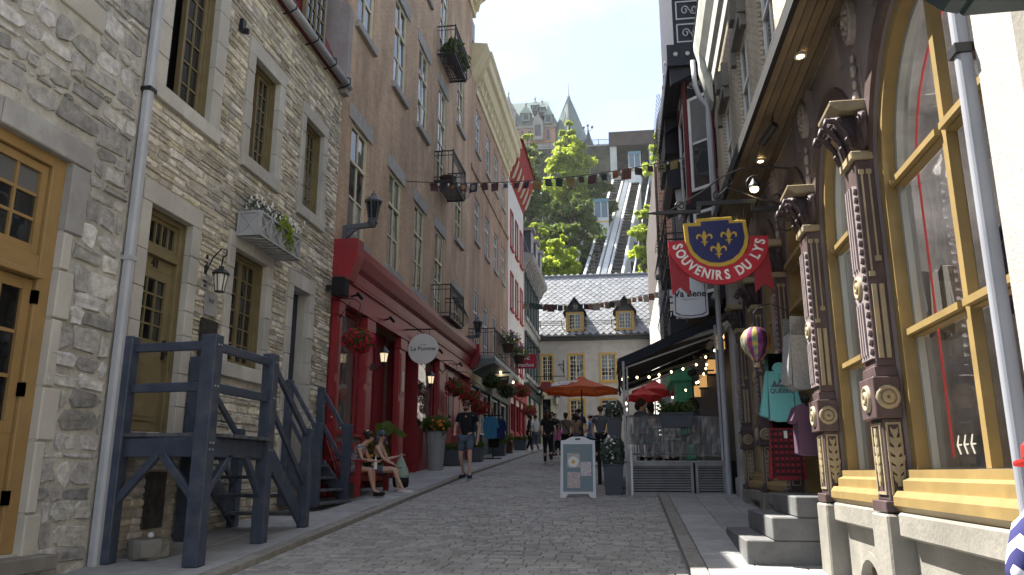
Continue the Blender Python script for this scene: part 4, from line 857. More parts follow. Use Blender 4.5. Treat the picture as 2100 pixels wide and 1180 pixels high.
for (x, y, z) in [(xB + .088, yA - .1 + dy, zz) for zz in (2.95, 2.5, 1.9, 1.83) for dy in (-.03, .03)] + [(xB + .08, yC + dy, zz) for zz in (2.95, 2.5, 1.86) for dy in (-.03, .03)]:
    b = MB(); b.ball((x, y, z), .013, 6, 4); obj('bolt', b, M['galv'], t)
# ---- second stair, running straight down from the blue door
t = thing('wooden_stair', 'navy timber stair with two handrails coming down from the dark blue door', 'stair', (-5.2, 13.2, 1.0))
zg = G(13.2) + .07; xw, xf = -5.56, -4.98
for y in (12.42, 13.85):
    post(xw + .05, y, zg, 3.1 if y < 13 else 3.12, .12); post(xf, y, zg, 2.38 if y < 13 else 2.45, .145)
    wood(t, 'handrail', ((xw + .1, y, 3.02), (xf - .07, y, 2.36), .05, .07), ((xw + .1, y, 2.45), (xf - .07, y, 1.78), .045, .07)); wood(t, 'stringer', ((xw + .08, y, 1.75), (xf - .05, y, zg + .14), .05, .22))
    b = MB()
    for k in range(3): b.ball((xf - .12 - k * .18, y - .04, 2.38 + k * .2), .016, 6, 4)
    obj('rail_bolt', b, M['white'], t)
for k in range(4):
    x = xw + .1 + k * .15; z = 1.72 - k * .2; b = MB(); b.box(x - .04, 12.49, z - .04, x + .2, 13.78, z); obj('tread', b, M['navy_worn'], t, bevel=.004)
b = MB(); R_ = random.Random(9); b.lathe((-5.2, 8.35, G(8.35) + .055), [(.19, 0), (.225, .03), (.23, .17), (.2, .215), (.05, .22), (.04, .225)], 14); b.v = [(x + R_.uniform(-.012, .012), y + R_.uniform(-.012, .012), z + R_.uniform(-.008, .008)) for x, y, z in b.v]
t = tag(obj('stone_block', b, M['concrete']), 'round rough concrete block on the pavement under the blue landing', 'stone block'); b = MB(); b.ball((-5.2, 8.35, G(8.35) + .3), .035, 7, 5); obj('stone_knob', b, M['white'], t)

# ---- brick house with the red shopfront
hC = thing('brick_house', 'tall brown brick house with tall cream sashes, iron balconies and a red shopfront', 'house', (XL, 21.2, 1.5))
cs = [15.5, 18.28, 20.72, 23.2, 26.0]; hw = .56
WN = []
for i, c in enumerate(cs):
    WN += [(c - hw, c + hw, 6.48, 9.0, 0 if i != 3 else 1, i, 0), (c - hw, c + hw, 11.36, 13.92, 0 if i != 3 else 1, i, 1), (c - hw, c + hw, 15.95, 18.5, 0 if i != 3 else 1, i, 2)]
WN = [(a, c, (z0 - (.33 if r == 0 else .8 if r == 1 else 1.05) if dr_ else z0 + (2.2 if i == 4 and r == 1 else 0) - (0 if i < 4 or r != 1 else 0)), z1 + (2.35 if i == 4 and r == 1 else 0), dr_, i, r) for a, c, z0, z1, dr_, i, r in WN if not (i == 4 and r == 2)]
# the last column steps half a storey (stair windows)
WN = [(a, c, z0, z1, d, i, r) if i < 4 else (a, c, (7.3, 13.85)[r] , (11.3, 16.1)[r], d, i, r) for a, c, z0, z1, d, i, r in WN]
WN = [(a, c, 9.55 if (i == 4 and r == 0) else z0, 11.5 if (i == 4 and r == 0) else z1, d, i, r) for a, c, z0, z1, d, i, r in WN] + [(cs[4] - hw, cs[4] + hw, 6.35, 7.6, 0, 4, 0)]
obj('wall', wallgrid(mL, 14.28, 28.06, 5.9, 20.2, [x[:4] for x in WN], .14), M['brickC'], hC); obj('back_wall', shell(mL, 14.3, 28.05, 0, 20.2, 1, 1.9), M['brickC'], hC)  # hidden depth cut short to let sunlight reach the right pavement
obj('end_wall', MB(mL).box(14.28, -.35, 5.9, 14.3, -.01, 20.2), M['brickC'], hC)
for (a, c, z0, z1, dr_, i, r) in WN:
    b = MB(mL); b.box(a - .22, -.06, z1 - .005, c + .22, .03, z1 + .36); obj('lintel_stone', b, M['lintel'], hC, bevel=.008)
    if not dr_: b = MB(mL); b.box(a - .12, -.06, z0 - .17, c + .12, .1, z0 + .005); obj('sill_stone', b, M['lintel'], hC, bevel=.01)
    window(hC, mL, a, c, z0 + .006, z1 - .006, -.035, M['cream'], M['glass'], 2, 2 if z1 - z0 < 2.8 else 3, .085, .05, transom=(z0 + (z1 - z0) * .66, 1) if z1 - z0 > 1.5 else None, th=.09, tilt=.02)
def corn(root, u0, u1, z0, prof, m, nm='cornice', bev=0): b = MB(mL); b.prism(prof, u0, u1, 'u'); return obj(nm, b, m, root)
corn(hC, 14.2, 28.4, 20, [(-.3, 19.9), (.08, 19.9), (.1, 20.15), (.2, 20.2), (.26, 20.5), (.55, 20.75), (.62, 21.1), (.78, 21.2), (.8, 21.4), (-.3, 21.5)], M['cornice'])
for k in range(16): u = 14.8 + k * .87; b = MB(mL); b.prism([(.08, 20.02), (.3, 20.15), (.5, 20.72), (.09, 20.72)], u, u + .16, 'u'); obj('cornice_bracket', b, M['cornice'], hC)
b = MB(mL); b.prism([(.0, 21.5), (-1.2, 22.0), (-2.25, 20.2), (-.3, 20.2)], 14.3, 28.05, 'u'); obj('roof', b, M['sheetroof'], hC)
for u in (21.3, 27.4): b = MB(mL); b.box(u - .35, -1.9, 20.8, u + .35, -1.2, 23.0); obj('unseen_chimney', b, M['brickC'], hC)
def scroll(c0, r, turns, n, plane):   # little curl
    return [plane(c0[0] + cos(a) * r * (1 - .6 * i / n), c0[1] + sin(a) * r * (1 - .6 * i / n)) for i in range(n + 1) for a in [turns * 2 * pi * i / n]]
def balcony(root, u0, u1, z, dp, mp=mL, hgt=.95, m=M['iron'], bellied=True, slab=.07, deck=None):
    b = MB(mp)
    if deck: b.box(u0, 0, z - slab, u1, dp, z)
    else:
        b.box(u0, 0, z - .06, u0 + .04, dp, z); b.box(u1 - .04, 0, z - .06, u1, dp, z); b.box(u0 + .04, dp - .04, z - .06, u1 - .04, dp, z)
        k = int((u1 - u0) / .09)
        for i in range(1, k): u = u0 + (u1 - u0) * i / k; b.box(u - .012, .01, z - .03, u + .012, dp - .04, z - .012)
        for i in range(1, 8): d = dp * i / 8; b.box(u0 + .04, d - .012, z - .045, u1 - .04, d + .012, z - .031)
    bl = obj('balcony_floor', b, deck or m, root)
    b = MB(mp); t_ = z + hgt; ds = [(u0, 0, u0, dp), (u0, dp, u1, dp), (u1, dp, u1, 0)]
    for (ua, da, ub, db) in ds:
        b.beam((ua, da, t_), (ub, db, t_), .04, .03); b.beam((ua, da, z + .1), (ub, db, z + .1), .025, .02); b.beam((ua, da, t_ - .14), (ub, db, t_ - .14), .02, .02)
        n = max(3, int(hypot(ub - ua, db - da) / .13))
        for i in range(n + 1):
            f = i / n; u, d = ua + (ub - ua) * f, da + (db - da) * f
            if bellied and da == dp and db == dp: b.tube([(u, d, z), (u, d + .16, z + .14), (u, d + .17, z + .3), (u, d + .02, z + .62), (u, d, t_ - .14)], .009, 4)
            else: b.tube([(u, d, z), (u, d, t_)], .008, 4)
            if i < n and da == dp: u2 = u + (ub - ua) / n / 2; b.tube([(u2 + cos(q) * .045, d, t_ - .07 + sin(q) * .045) for q in [2 * pi * j / 8 for j in range(9)]], .007, 4, False)
    for (u, d) in ((u0, dp), (u1, dp)): b.box(u - .018, d - .018, z, u + .018, d + .018, t_ + .05)
    obj('balcony_railing', b, m, bl); return bl
for z in (6.12, 10.42, 14.78): balcony(hC, 22.25, 24.15, z, .6)
def pot(name, label, cat, c, prof, m, leaf, n, rad, size, flowers=None, seed=1, group=None, lift=0., stems=None, n2=60):
    t = thing(name, label, cat, c, group=group); R = random.Random(seed); b = MB(); b.lathe(c, prof, 14); obj('pot', b, m, t)
    top = c[2] + max(p[1] for p in prof); b = MB(); cc = (c[0], c[1], top + rad[2] * .55 + lift); b.leaves(cc, rad, n, size, R)
    if stems:
        for k in range(stems): a = R.uniform(0, 2 * pi); b.tube([(c[0], c[1], top - .05), (c[0] + cos(a) * rad[0] * .4, c[1] + sin(a) * rad[0] * .4, cc[2])], .008, 4)
    obj('foliage', b, leaf, t)
    if flowers:
        b = MB(); b.leaves((cc[0], cc[1], cc[2] + .02), tuple(r * 1.08 for r in rad), n2, size * .9, R, shell=.85); obj('flower', b, flowers, t)
    return t
pot('potted_fern', 'small fern in a pot on the top balcony of the brick house', 'potted plant', mL(23.0, .35, 14.79), [(.14, 0), (.2, .28), (.22, .3)], M['brown'], M['leaf'], 260, (.42, .36, .4), .2, seed=3); pot('potted_fern', 'second fern spilling over the far end of the top balcony', 'potted plant', mL(23.85, .4, 14.79), [(.14, 0), (.2, .28), (.22, .3)], M['brown'], M['leaf'], 260, (.42, .36, .4), .2, seed=4)
t = thing('flower_bowl', 'empty brown bowl standing on the middle balcony of the brick house', 'bowl', mL(22.7, .35, 10.43)); b = MB(); b.lathe(mL(22.7, .35, 10.43), [(.14, 0), (.26, .2), (.28, .22), (.25, .22), (.12, .04)], 12); obj('bowl', b, M['brown'], t)
# red shopfront
sf = thing('shopfront', 'red painted timber shopfront with big windows at the foot of the brick house', 'shopfront', (XL + .1, 21.2, 1.6))
b = MB(mL); b.prism([(0, 5.42), (.2, 5.42), (.22, 5.62), (.3, 5.7), (.4, 5.9), (.42, 6.05), (0, 6.12)], 14.3, 28.1, 'u'); obj('cornice', b, M['red'], sf)
b = MB(mL); b.box(14.32, .0, 4.9, 28.05, .15, 5.42); b.box(14.32, .15, 4.88, 28.05, .18, 4.96); b.box(14.32, .15, 5.36, 28.05, .19, 5.419); obj('fascia', b, M['red'], sf)
for u in (14.34, 27.7): b = MB(mL); b.prism([(.0, 5.2), (.34, 5.3), (.5, 5.75), (.5, 6.12), (0, 6.12)], u - .07, u + .3, 'u'); obj('corner_bracket', b, M['red'], sf)
def pil(u0, u1, zb):
    b = MB(mL); b.box(u0, 0, zb, u1, .13, 4.88); b.box(u0 - .03, 0, zb - .001, u1 + .03, .16, zb + .3); b.box(u0 - .03, 0, 4.6, u1 + .03, .17, 4.86)
    for z0, z1 in ((zb + .45, 3.3), (3.45, 4.5)): b.box(u0 + .07, .13, z0, u1 - .07, .145, z1); b.box(u0 + .11, .145, z0 + .04, u1 - .11, .15, z1 - .04)
    obj('pilaster', b, M['red'], sf, bevel=.006)
for u0, u1 in ((14.34, 14.62), (16.08, 16.6), (18.7, 19.25), (22.9, 23.4), (27.5, 28.0)): pil(u0, u1, G(u0) + .08)
def shopwin(u0, u1, z0, z1, par, mp=mL, d=-.02, m=M['red'], nm='shop_window'):
    b = MB(mp); t_ = .07; b.box(u0, d - .08, z0, u0 + t_, d, z1); b.box(u1 - t_, d - .08, z0, u1, d, z1); b.box(u0 + t_, d - .08, z1 - t_, u1 - t_, d, z1); b.box(u0 + t_, d - .08, z0, u1 - t_, d, z0 + t_); f = obj(nm, b, m, par)
    pane(f, mp, u0 + t_, u1 - t_, z0 + t_, z1 - t_, d - .04, M['shopglass'], .003); return f
def room(u0, u1, z0, z1, dp, par, mp=mL, wall=M['room'], d=-.12):
    b = MB(mp); b.box(u0, d - dp - .05, z0, u1, d - dp, z1); b.box(u0 - .04, d - dp, z0, u0, d, z1); b.box(u1, d - dp, z0, u1 + .04, d, z1); b.box(u0, d - dp, z1, u1, d, z1 + .04); b.box(u0, d - dp, z0 - .04, u1, d, z0); return obj('room_lining', b, wall, par)
P('room_light', (.5, .47, .42), .9)
def lamp(p, e, par, col=(1, .8, .55)):
    l = bpy.data.lights.new('shop_lamp', 'POINT'); l.energy = e; l.color = col; l.shadow_soft_size = .12; o = bpy.data.objects.new('shop_lamp', l); COL.objects.link(o); o.location = p; return o  # point light added to brighten a dark shop interior
lamp(mL(15.35, -.7, 4.4), 12, None); lamp(mL(21.8, -.7, 4.3), 14, None)
shopwin(14.64, 16.06, 2.35, 4.86, sf); room(14.66, 16.04, 2.36, 4.85, 1.3, sf, wall=M['room_light'])
shopwin(20.7, 22.88, 2.75, 4.86, sf); room(20.72, 22.86, 2.76, 4.85, 1.3, sf, wall=M['room_light'])
b = MB(mL); b.box(14.64, -.1, 2.18, 16.06, .1, 2.34); b.box(14.64, -.1, G(14.7), 16.06, .04, 2.18); obj('stall_riser', b, M['concrete'], sf); b = MB(mL); b.box(14.64, .04, 2.3, 16.06, .14, 2.36); obj('window_sill', b, M['red'], sf)
b = MB(mL); b.box(20.7, -.1, G(20.7), 22.88, .05, 2.74); b.box(20.9, .05, 1.9, 22.7, .07, 2.6); obj('stall_riser', b, M['red'], sf)
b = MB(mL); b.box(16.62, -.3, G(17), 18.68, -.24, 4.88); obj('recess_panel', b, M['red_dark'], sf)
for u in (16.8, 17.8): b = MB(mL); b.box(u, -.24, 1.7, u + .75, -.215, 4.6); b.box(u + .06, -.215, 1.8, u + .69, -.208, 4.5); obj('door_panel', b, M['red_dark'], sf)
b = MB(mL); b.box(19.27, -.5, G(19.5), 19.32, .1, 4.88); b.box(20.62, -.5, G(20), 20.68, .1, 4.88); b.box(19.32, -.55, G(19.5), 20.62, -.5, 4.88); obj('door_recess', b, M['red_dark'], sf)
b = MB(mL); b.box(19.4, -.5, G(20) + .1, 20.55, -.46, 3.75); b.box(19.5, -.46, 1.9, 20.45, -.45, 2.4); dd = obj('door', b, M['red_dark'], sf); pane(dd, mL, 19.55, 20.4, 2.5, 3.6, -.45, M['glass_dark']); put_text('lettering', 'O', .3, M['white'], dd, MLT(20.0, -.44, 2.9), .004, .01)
b = MB(mL); b.box(23.42, -.06, G(23.5), 27.48, 0, 4.88)
for u in (23.55, 24.55, 25.55, 26.5): b.box(u, 0, 2.2, u + .85, .03, 3.1); b.box(u, 0, 3.2, u + .85, .03, 4.7)
obj('wall_panel', b, M['red'], sf); pane(sf, mL, 24.75, 25.2, 3.3, 4.6, .04, M['glass'])
b = MB(mL); b.box(23.43, 0, G(24), 27.47, .06, 2.15); obj('stone_base', b, M['concrete'], sf)
b = MB(mL); b.box(18.9, .15, 3.55, 19.05, .165, 4.05); tag(obj('menu_board', b, M['cream']), 'small narrow framed notice on the red pilaster behind the round sign', 'notice')
# things in the first window
b = MB(mL); b.box(15.0, -.5, 2.4, 16.0, -.3, 2.95); b.box(15.1, -.3, 2.4, 15.14, -.28, 3.6); tag(obj('display_stand', b, M['cloth_white'], None), 'white cloth covered display table inside the first red shop window', 'display')
b = MB(mL); b.box(15.35, -.42, 3.32, 15.85, -.4, 3.78); t = tag(obj('window_card', b, M['greystone']), 'grey square card hanging inside the first red shop window', 'card'); put_text('lettering', 'bt', .26, M['white'], t, MLT(15.6, -.39, 3.55), .004, .006)
for u, z, lab in ((15.2, 4.35, 'upper'), (15.7, 3.9, 'middle'), (15.75, 3.1, 'lower')): b = MB(mL); b.ball((u, -.9, z), .035, 8, 6); tag(obj('spot_light', b, M['bulb']), 'small lit spotlight inside the first red shop window, the %s one' % lab, 'light')
for k, (u, z) in enumerate(((21.3, 4.3), (21.9, 3.7), (22.4, 4.2), (21.6, 3.2))): b = MB(mL); b.ball((u, -.8, z), .04, 8, 6); tag(obj('spot_light', b, M['bulb']), 'lit spotlight in the second red shop window, ' + ['top left one', 'middle one', 'top right one', 'lowest one'][k], 'light', 'spotlights in the second window')
b = MB(mL); b.tube([(21.2, -.3, 2.8), (21.2, -.3, 3.5)], .02, 5); b.lathe(mL(21.2, -.3, 2.8), [(.2, 0), (.16, .25), (.2, .5), (.09, .66), (.06, .8)], 10); tag(obj('display_bust', b, M['navy_cloth']), 'dark dress form standing inside the second red shop window', 'dress form')
# shop lanterns
def shop_lantern(u, z, label):
    t = thing('wall_lantern', label, 'lantern', mL(u, .15, z), group='lit lanterns on the red shopfront'); x, y, z_ = mL(u, .42, z); b = MB(); b.lathe((x, y, z_), [(.06, 0), (.09, .18), (.093, .19)], 10); obj('lantern_glass', b, M['milk'], t)
    b = MB(); b.lathe((x, y, z_ + .19), [(.125, 0), (.12, .03), (.07, .09), (.04, .12), (.012, .17)], 10); b.lathe((x, y, z_ - .05), [(.02, -.03), (.04, 0), (.06, .05)], 10); b.tube([mL(u, .15, z - .05), mL(u, .25, z - .16), mL(u, .42, z - .06)], .018, 6); b.lathe(mL(u, .15, z - .1), [(.08, 0), (.07, .03)], 8, 'x')
    for k in range(4): a = 2 * pi * k / 4 + .5; b.beam((x + cos(a) * .062, y + sin(a) * .062, z_), (x + cos(a) * .095, y + sin(a) * .095, z_ + .19), .01, .01)
    obj('lantern_frame', b, M['iron'], t)
shop_lantern(16.5, 3.95, 'lit black lantern on the first red pilaster beside the big window'); shop_lantern(20.8, 3.95, 'lit black lantern below the round white sign')
for u, z in ((15.0, 5.1), (17.3, 5.05), (19.9, 5.05), (22.3, 5.05), (25.2, 5.05)): b = MB(mL); b.tube([(u, .15, z), (u, .28, z + .03)], .02, 5); b.tube([(u - .05, .3, z + .05), (u + .12, .34, z - .02)], .04, 7); tag(obj('sign_spot', b, M['iron']), 'small black spotlight on the red fascia ' + {15.0: 'at its near end, above the first window', 17.3: 'above the dark recess', 19.9: 'just left of the round sign', 22.3: 'above the second shop window', 25.2: 'at its far end above the blank panel'}[u], 'spotlight', 'spotlights along the red fascia')
def hanging_basket(x, y, z, r, label, m=M['leaf_red'], seed=1, hook=.7, mp_wall=None, lf=M['leaf']):
    t = thing('hanging_basket', label, 'hanging basket', (x, y, z - r), group='hanging flower baskets'); R = random.Random(seed); b = MB(); b.leaves((x, y, z), (r, r, r * .72), int(420 * r / .32), .1, R, droop=.3); obj('foliage', b, lf, t)
    b = MB(); b.leaves((x, y, z - .02), (r * 1.1, r * 1.1, r * .8), int(330 * r / .32), .085, R, shell=.8, droop=.3); obj('flower', b, m, t)
    b = MB(); b.lathe((x, y, z - r * .55), [(.05, -.08), (r * .45, .02), (r * .55, r * .4)], 10); obj('basket', b, M['brown'], t)
    b = MB()
    for a in (0, 2.1, 4.2): b.tube([(x + cos(a) * r * .5, y + sin(a) * r * .5, z), (x, y, z + hook)], .005, 4)
    if mp_wall is not None: b.tube([(x, y, z + hook), (x - .12, y, z + hook + .1), (mp_wall, y, z + hook + .12)], .012, 5); b.tube([(mp_wall, y, z + hook - .3), (x - .2, y, z + hook + .05)], .01, 5)
    obj('hook', b, M['iron'], t); return t
hanging_basket(-5.02, 14.35, 4.1, .31, 'red flowered hanging basket in front of the first red shop window, nearest one', seed=41, mp_wall=-5.45)
hanging_basket(-4.98, 23.2, 4.1, .36, 'red flowered hanging basket left of the walking man\'s head', seed=42, mp_wall=-5.45); hanging_basket(-4.95, 25.2, 4.0, .34, 'red flowered hanging basket just above the walking man', seed=43, mp_wall=-5.45)
hanging_basket(-4.75, 26.0, 3.72, .3, 'lowest red hanging basket, partly behind the walking man', seed=44, mp_wall=-5.45)
# round sign
t = thing('round_sign', 'round white shop sign reading La Pomme hung out over the pavement', 'sign', (-4.95, 19.0, 4.2)); b = MB(); b.lathe((-4.95, 19.0, 4.62), [(.0, -.03), (.385, -.03), (.385, .03), (.0, .03)], 40, 'y'); obj('sign_board', b, mat('signwhite', (.62, .61, .58), .6), t)
put_text('lettering', 'La Pomme', .15, M['iron'], t, facing_cam(-4.94, 18.965, 4.62), .004, .001); put_text('lettering', 'ATELIER', .04, M['iron'], t, facing_cam(-4.94, 18.965, 4.72), .004)
b = MB(); b.tube([(-5.45, 19, 5.12), (-4.6, 19, 5.12)], .018, 6); b.tube([(-5.1, 19, 5.12), (-5.1, 19, 4.97)], .008, 4); b.tube([(-4.8, 19, 5.12), (-4.8, 19, 4.97)], .008, 4); obj('bracket', b, M['iron'], t)
# street lanterns on arms
def street_lamp(u, z, d, label, s=.27):
    t = thing('street_lamp', label, 'street lamp', mL(u, 0, z - .5), group='lanterns on wall arms'); x, y, zz = mL(u, d, z); lantern(t, x, y, zz, s, M['navy'] if False else mat('lampgrey', (.1, .115, .13), .45), M['glass'], 6)
    b = MB(mL); b.box(u - .06, .0, z - .42, u + .06, .06, z - .12); b.beam((u, .03, z - .16), (u, d, z - .12), .08, .1); b.prism([(.05, z - .4), (.05, z - .2), (.3, z - .2)], u - .03, u + .03, 'u'); b.lathe((u, d, z - .17), [(.06, 0), (.12, .1), (.06, .16)], 8); obj('arm', b, bpy.data.materials['lampgrey'], t)
street_lamp(14.75, 6.66, .62, 'large grey street lantern on an arm at the corner of the brick house'); street_lamp(26.6, 6.35, .62, 'smaller grey street lantern on an arm beside the long balcony')

# ---- second brick house with the cream cornice
hD = thing('brick_house', 'narrower brown brick house with a deep cream cornice and long first floor balcony', 'house', (XL, 33, 2.3))
cD = [29.5, 31.9, 34.2, 36.5]; wD = [(c - .47, c + .47, z0, z1) for c in cD for z0, z1 in ((14.35, 16.15), (10.55, 12.3))] + [(29.0, 29.9, 6.0, 8.45), (31.3, 32.3, 5.82, 8.3), (33.6, 34.5, 6.0, 8.4), (36.0, 36.9, 6.3, 8.4)]
obj('wall', wallgrid(mL, 28.06, 38.1, 5.5, 17.2, wD, .16), M['brickD'], hD); obj('back_wall', shell(mL, 28.07, 38.1, 0, 17.4, 1), M['brickD'], hD)
for (a, c, z0, z1) in wD:
    window(hD, mL, a, c, z0, z1 - .003, -.03, M['white'], M['glass'], 2, 2, .07, .04, transom=(z0 + (z1 - z0) * .68, 1), tilt=.014)
    if z0 > 9: b = MB(mL); b.box(a - .08, -.02, z0 - .13, c + .08, .08, z0 + .004); obj('sill_stone', b, M['lintel'], hD); b = MB(mL); b.box(a - .1, -.02, z1 - .004, c + .1, .02, z1 + .2); obj('lintel_stone', b, M['brickD'], hD)
b = MB(mL); b.box(28.1, 0, 13.2, 38.0, .06, 13.38); obj('string_course', b, M['brickD'], hD)
corn(hD, 28.9, 38.6, 17, [(-.3, 16.75), (.06, 16.75), (.08, 17.05), (.16, 17.1), (.2, 17.35), (.32, 17.45), (.42, 17.85), (.56, 17.95), (.6, 18.35), (.68, 18.45), (.68, 18.6), (-.3, 18.75)], M['cornice']); corn(hD, 28.06, 28.9, 17, [(-.3, 17.2), (.0, 17.2), (.62, 18.5), (-.3, 18.62)], M['cornice'], 'cornice_return')
for k in range(12): u = 29.1 + k * .8; b = MB(mL); b.prism([(.08, 17.0), (.2, 17.1), (.4, 17.8), (.09, 17.8)], u, u + .12, 'u'); obj('cornice_bracket', b, M['cornice'], hD)
b = MB(mL); b.prism([(.0, 18.75), (-2.5, 20.6), (-6, 18.75)], 28.06, 38.1, 'u'); obj('roof', b, M['sheetroof'], hD)
b = MB(mL); b.box(28.2, -1.2, 18.7, 29.6, -.2, 20.3); obj('roof_dormer', b, M['sheetroof'], hD)
bl = balcony(hD, 27.35 + .75, 34.6, 5.78, .98, hgt=1.0, bellied=False, deck=mat('greyboard', (.3, .33, .32), .6, noise=(3, .1)), slab=.12)
b = MB(mL); b.prism([(.0, 5.2), (.0, 5.66), (1.0, 5.66), (1.0, 5.5)], 28.1, 34.6, 'u'); obj('awning_soffit', b, mat('greygreen', (.16, .19, .175), .6), hD)
b = MB(mL); b.tube([(28.1, .99, 5.62), (34.6, .99, 5.62)], .05, 7); b.tube([(28.15, .95, 5.6), (28.15, .1, 5.2), (28.15, .05, 4.0)], .04, 6); obj('balcony_gutter', b, M['white'], hD)
for i, u in enumerate((30.4, 31.6, 32.8, 33.9)): b = MB(mL); b.ball((u, .85, 5.42), .05, 7, 5); tag(obj('lit_bulb', b, M['lit']), 'lit bulb under the long grey balcony, ' + ['nearest of the row', 'second of the row', 'third of the row', 'farthest of the row'][i], 'light', 'bulbs under the long balcony')
for i, (u, lab) in enumerate(((30.6, 'near end of the long balcony'), (33.9, 'far end of the long balcony'))): pot('flower_pot', 'blue flowered planter hung on the railing at the ' + lab, 'flower box', mL(u, 1.12, 6.25), [(.2, 0), (.26, .3), (.28, .32)], M['brown'], M['leaf'], 330, (.5, .55, .36), .12, M['petal_b'], 51 + i, n2=70)
# ground floor shop of the second brick house
b = MB(mL); b.box(28.12, -.3, G(28), 38.05, -.2, 5.5); obj('shop_back', b, M['room'], hD)
for (a, c, mm) in ((28.12, 28.4, 'darkgreen'), (30.0, 30.3, 'darkgreen'), (32.6, 32.85, 'darkgreen'), (35.2, 35.6, 'darkgreen'), (37.7, 38.05, 'darkgreen')): b = MB(mL); b.box(a, -.2, G(a), c, .06, 5.2); obj('shop_pilaster', b, M[mm], hD)
b = MB(mL); b.box(28.12, -.2, 4.75, 38.05, .1, 5.2); obj('shop_fascia', b, M['darkgreen'], hD)
for a, c in ((28.45, 29.95), (30.9, 32.5), (32.9, 35.1), (35.7, 37.6)):
    shopwin(a, c, 2.9 + (a - 28) * .05, 4.7, hD, d=-.03, m=M['white'], nm='shop_window'); b = MB(mL); b.box(a, -.2, G(a), c, .04, 2.89 + (a - 28) * .05); obj('stall_riser', b, M['darkgreen'], hD)
# ---- white house with red trim
hE = thing('white_house', 'white rendered house with red window trim and a flared red eave with pale brackets', 'house', (XL, 41.2, 2.8))
wE = [(c - .42, c + .42, z0, z1) for c in (39.4, 41.3, 43.2) for z0, z1 in ((13.2, 15.1), (9.9, 11.7), (6.9, 8.6))]
obj('wall', wallgrid(mL, 38.1, 44.4, 5.0, 17.0, wE, .12), M['whitewall'], hE); obj('back_wall', shell(mL, 38.12, 44.4, 0, 16, 1), M['whitewall'], hE)
for (a, c, z0, z1) in wE:
    b = MB(mL); t_ = .09; b.box(a - t_, 0, z0 - t_, a, .05, z1 + t_); b.box(c, 0, z0 - t_, c + t_, .05, z1 + t_); b.box(a, 0, z1, c, .05, z1 + t_); b.box(a - .14, 0, z0 - .2, c + .14, .1, z0 - t_); b.box(a, 0, z0 - t_, c, .05, z0); obj('window_trim', b, mat('redtrim', (.36, .03, .035), .5), hE); window(hE, mL, a, c, z0, z1, -.05, M['cream'], M['glass'], 2, 3, .05, .03, tilt=.012)
b = MB(mL); b.prism([(-.2, 16.7), (.02, 16.7), (.2, 17.1), (.48, 17.9), (.7, 18.6), (.7, 18.75), (-.2, 18.75)], 38.4, 44.4, 'u'); obj('eave_cove', b, mat('redeave', (.3, .022, .026), .5, noise=(2, .1)), hE)
for k in range(6): u = 38.7 + k * 1.05; b = MB(mL); b.prism([(.12, 16.85), (.24, 16.9), (.46, 17.5), (.5, 17.8), (.34, 17.45)], u, u + .16, 'u'); obj('eave_bracket', b, M['cream'], hE)
b = MB(mL); b.prism([(.8, 18.75), (-2.5, 20.4), (-6, 18.75)], 38.1, 44.4, 'u'); obj('roof', b, M['redshingle'], hE)
b = MB(mL); b.box(38.12, -.3, G(38), 44.38, -.2, 5.0); obj('shop_back', b, M['room'], hE)
for a, c in ((38.12, 38.5), (40.2, 40.5), (42.3, 42.6), (44.0, 44.38)): b = MB(mL); b.box(a, -.2, G(a), c, .1, 5.6); obj('shop_pilaster', b, M['red'], hE)
b = MB(mL); b.box(38.12, -.2, 5.3, 44.38, .2, 6.1); b.box(38.1, .2, 5.95, 44.4, .34, 6.12); obj('shop_fascia', b, M['red'], hE)
for a, c in ((38.52, 40.18), (40.52, 42.28), (42.62, 43.98)): shopwin(a, c, 3.6, 5.28, hE, m=M['red']); b = MB(mL); b.box(a, -.2, G(a), c, .04, 3.59); obj('stall_riser', b, M['red'], hE)
# ---- grey house with mansard
hF = thing('grey_house', 'grey house with dark tall windows, bracketed cornice and a dark mansard with dormers', 'house', (XL, 48.6, 3.2))
wF = [(c - .48, c + .48, z0, z1) for c in (45.5, 47.1, 48.7, 50.3, 51.9) for z0, z1 in ((10.6, 13.0), (7.2, 9.5))]
obj('wall', wallgrid(mL, 44.4, 52.85, 3.0, 13.6, wF, .12), M['greywall'], hF); obj('back_wall', shell(mL, 44.42, 52.85, 0, 13.6, 1), M['greywall'], hF); b = MB(mL); b.box(52.83, -.34, 3, 52.86, 0, 13.6); obj('end_wall', b, M['greywall'], hF)
for (a, c, z0, z1) in wF:
    b = MB(mL); t_ = .12; b.box(a - t_, 0, z0 - t_, a, .06, z1 + t_); b.box(c, 0, z0 - t_, c + t_, .06, z1 + t_); b.box(a - .16, 0, z1, c + .16, .12, z1 + .2); obj('window_trim', b, M['darkgreen'], hF); b = MB(mL); b.box(a - .16, 0, z0 - .25, c + .16, .14, z0 - .02); obj('sill_stone', b, M['greystone'], hF); window(hF, mL, a, c, z0, z1, -.04, M['darkgreen'], M['glass'], 2, 2, .06, .04, tilt=.012)
corn(hF, 44.3, 53.3, 13.6, [(-.3, 13.3), (.1, 13.3), (.14, 13.6), (.42, 13.9), (.55, 14.0), (.6, 14.25), (-.3, 14.35)], M['greystone'])
for k in range(14): u = 44.6 + k * .62; b = MB(mL); b.prism([(.1, 13.25), (.2, 13.3), (.46, 13.88), (.1, 13.88)], u, u + .14, 'u'); obj('cornice_bracket', b, M['greystone'], hF)
b = MB(mL); b.prism([(.3, 14.35), (-.5, 16.9), (-5, 17.4), (-6, 14.3)], 44.4, 53.0, 'u'); obj('roof', b, M['sheetroof'], hF)
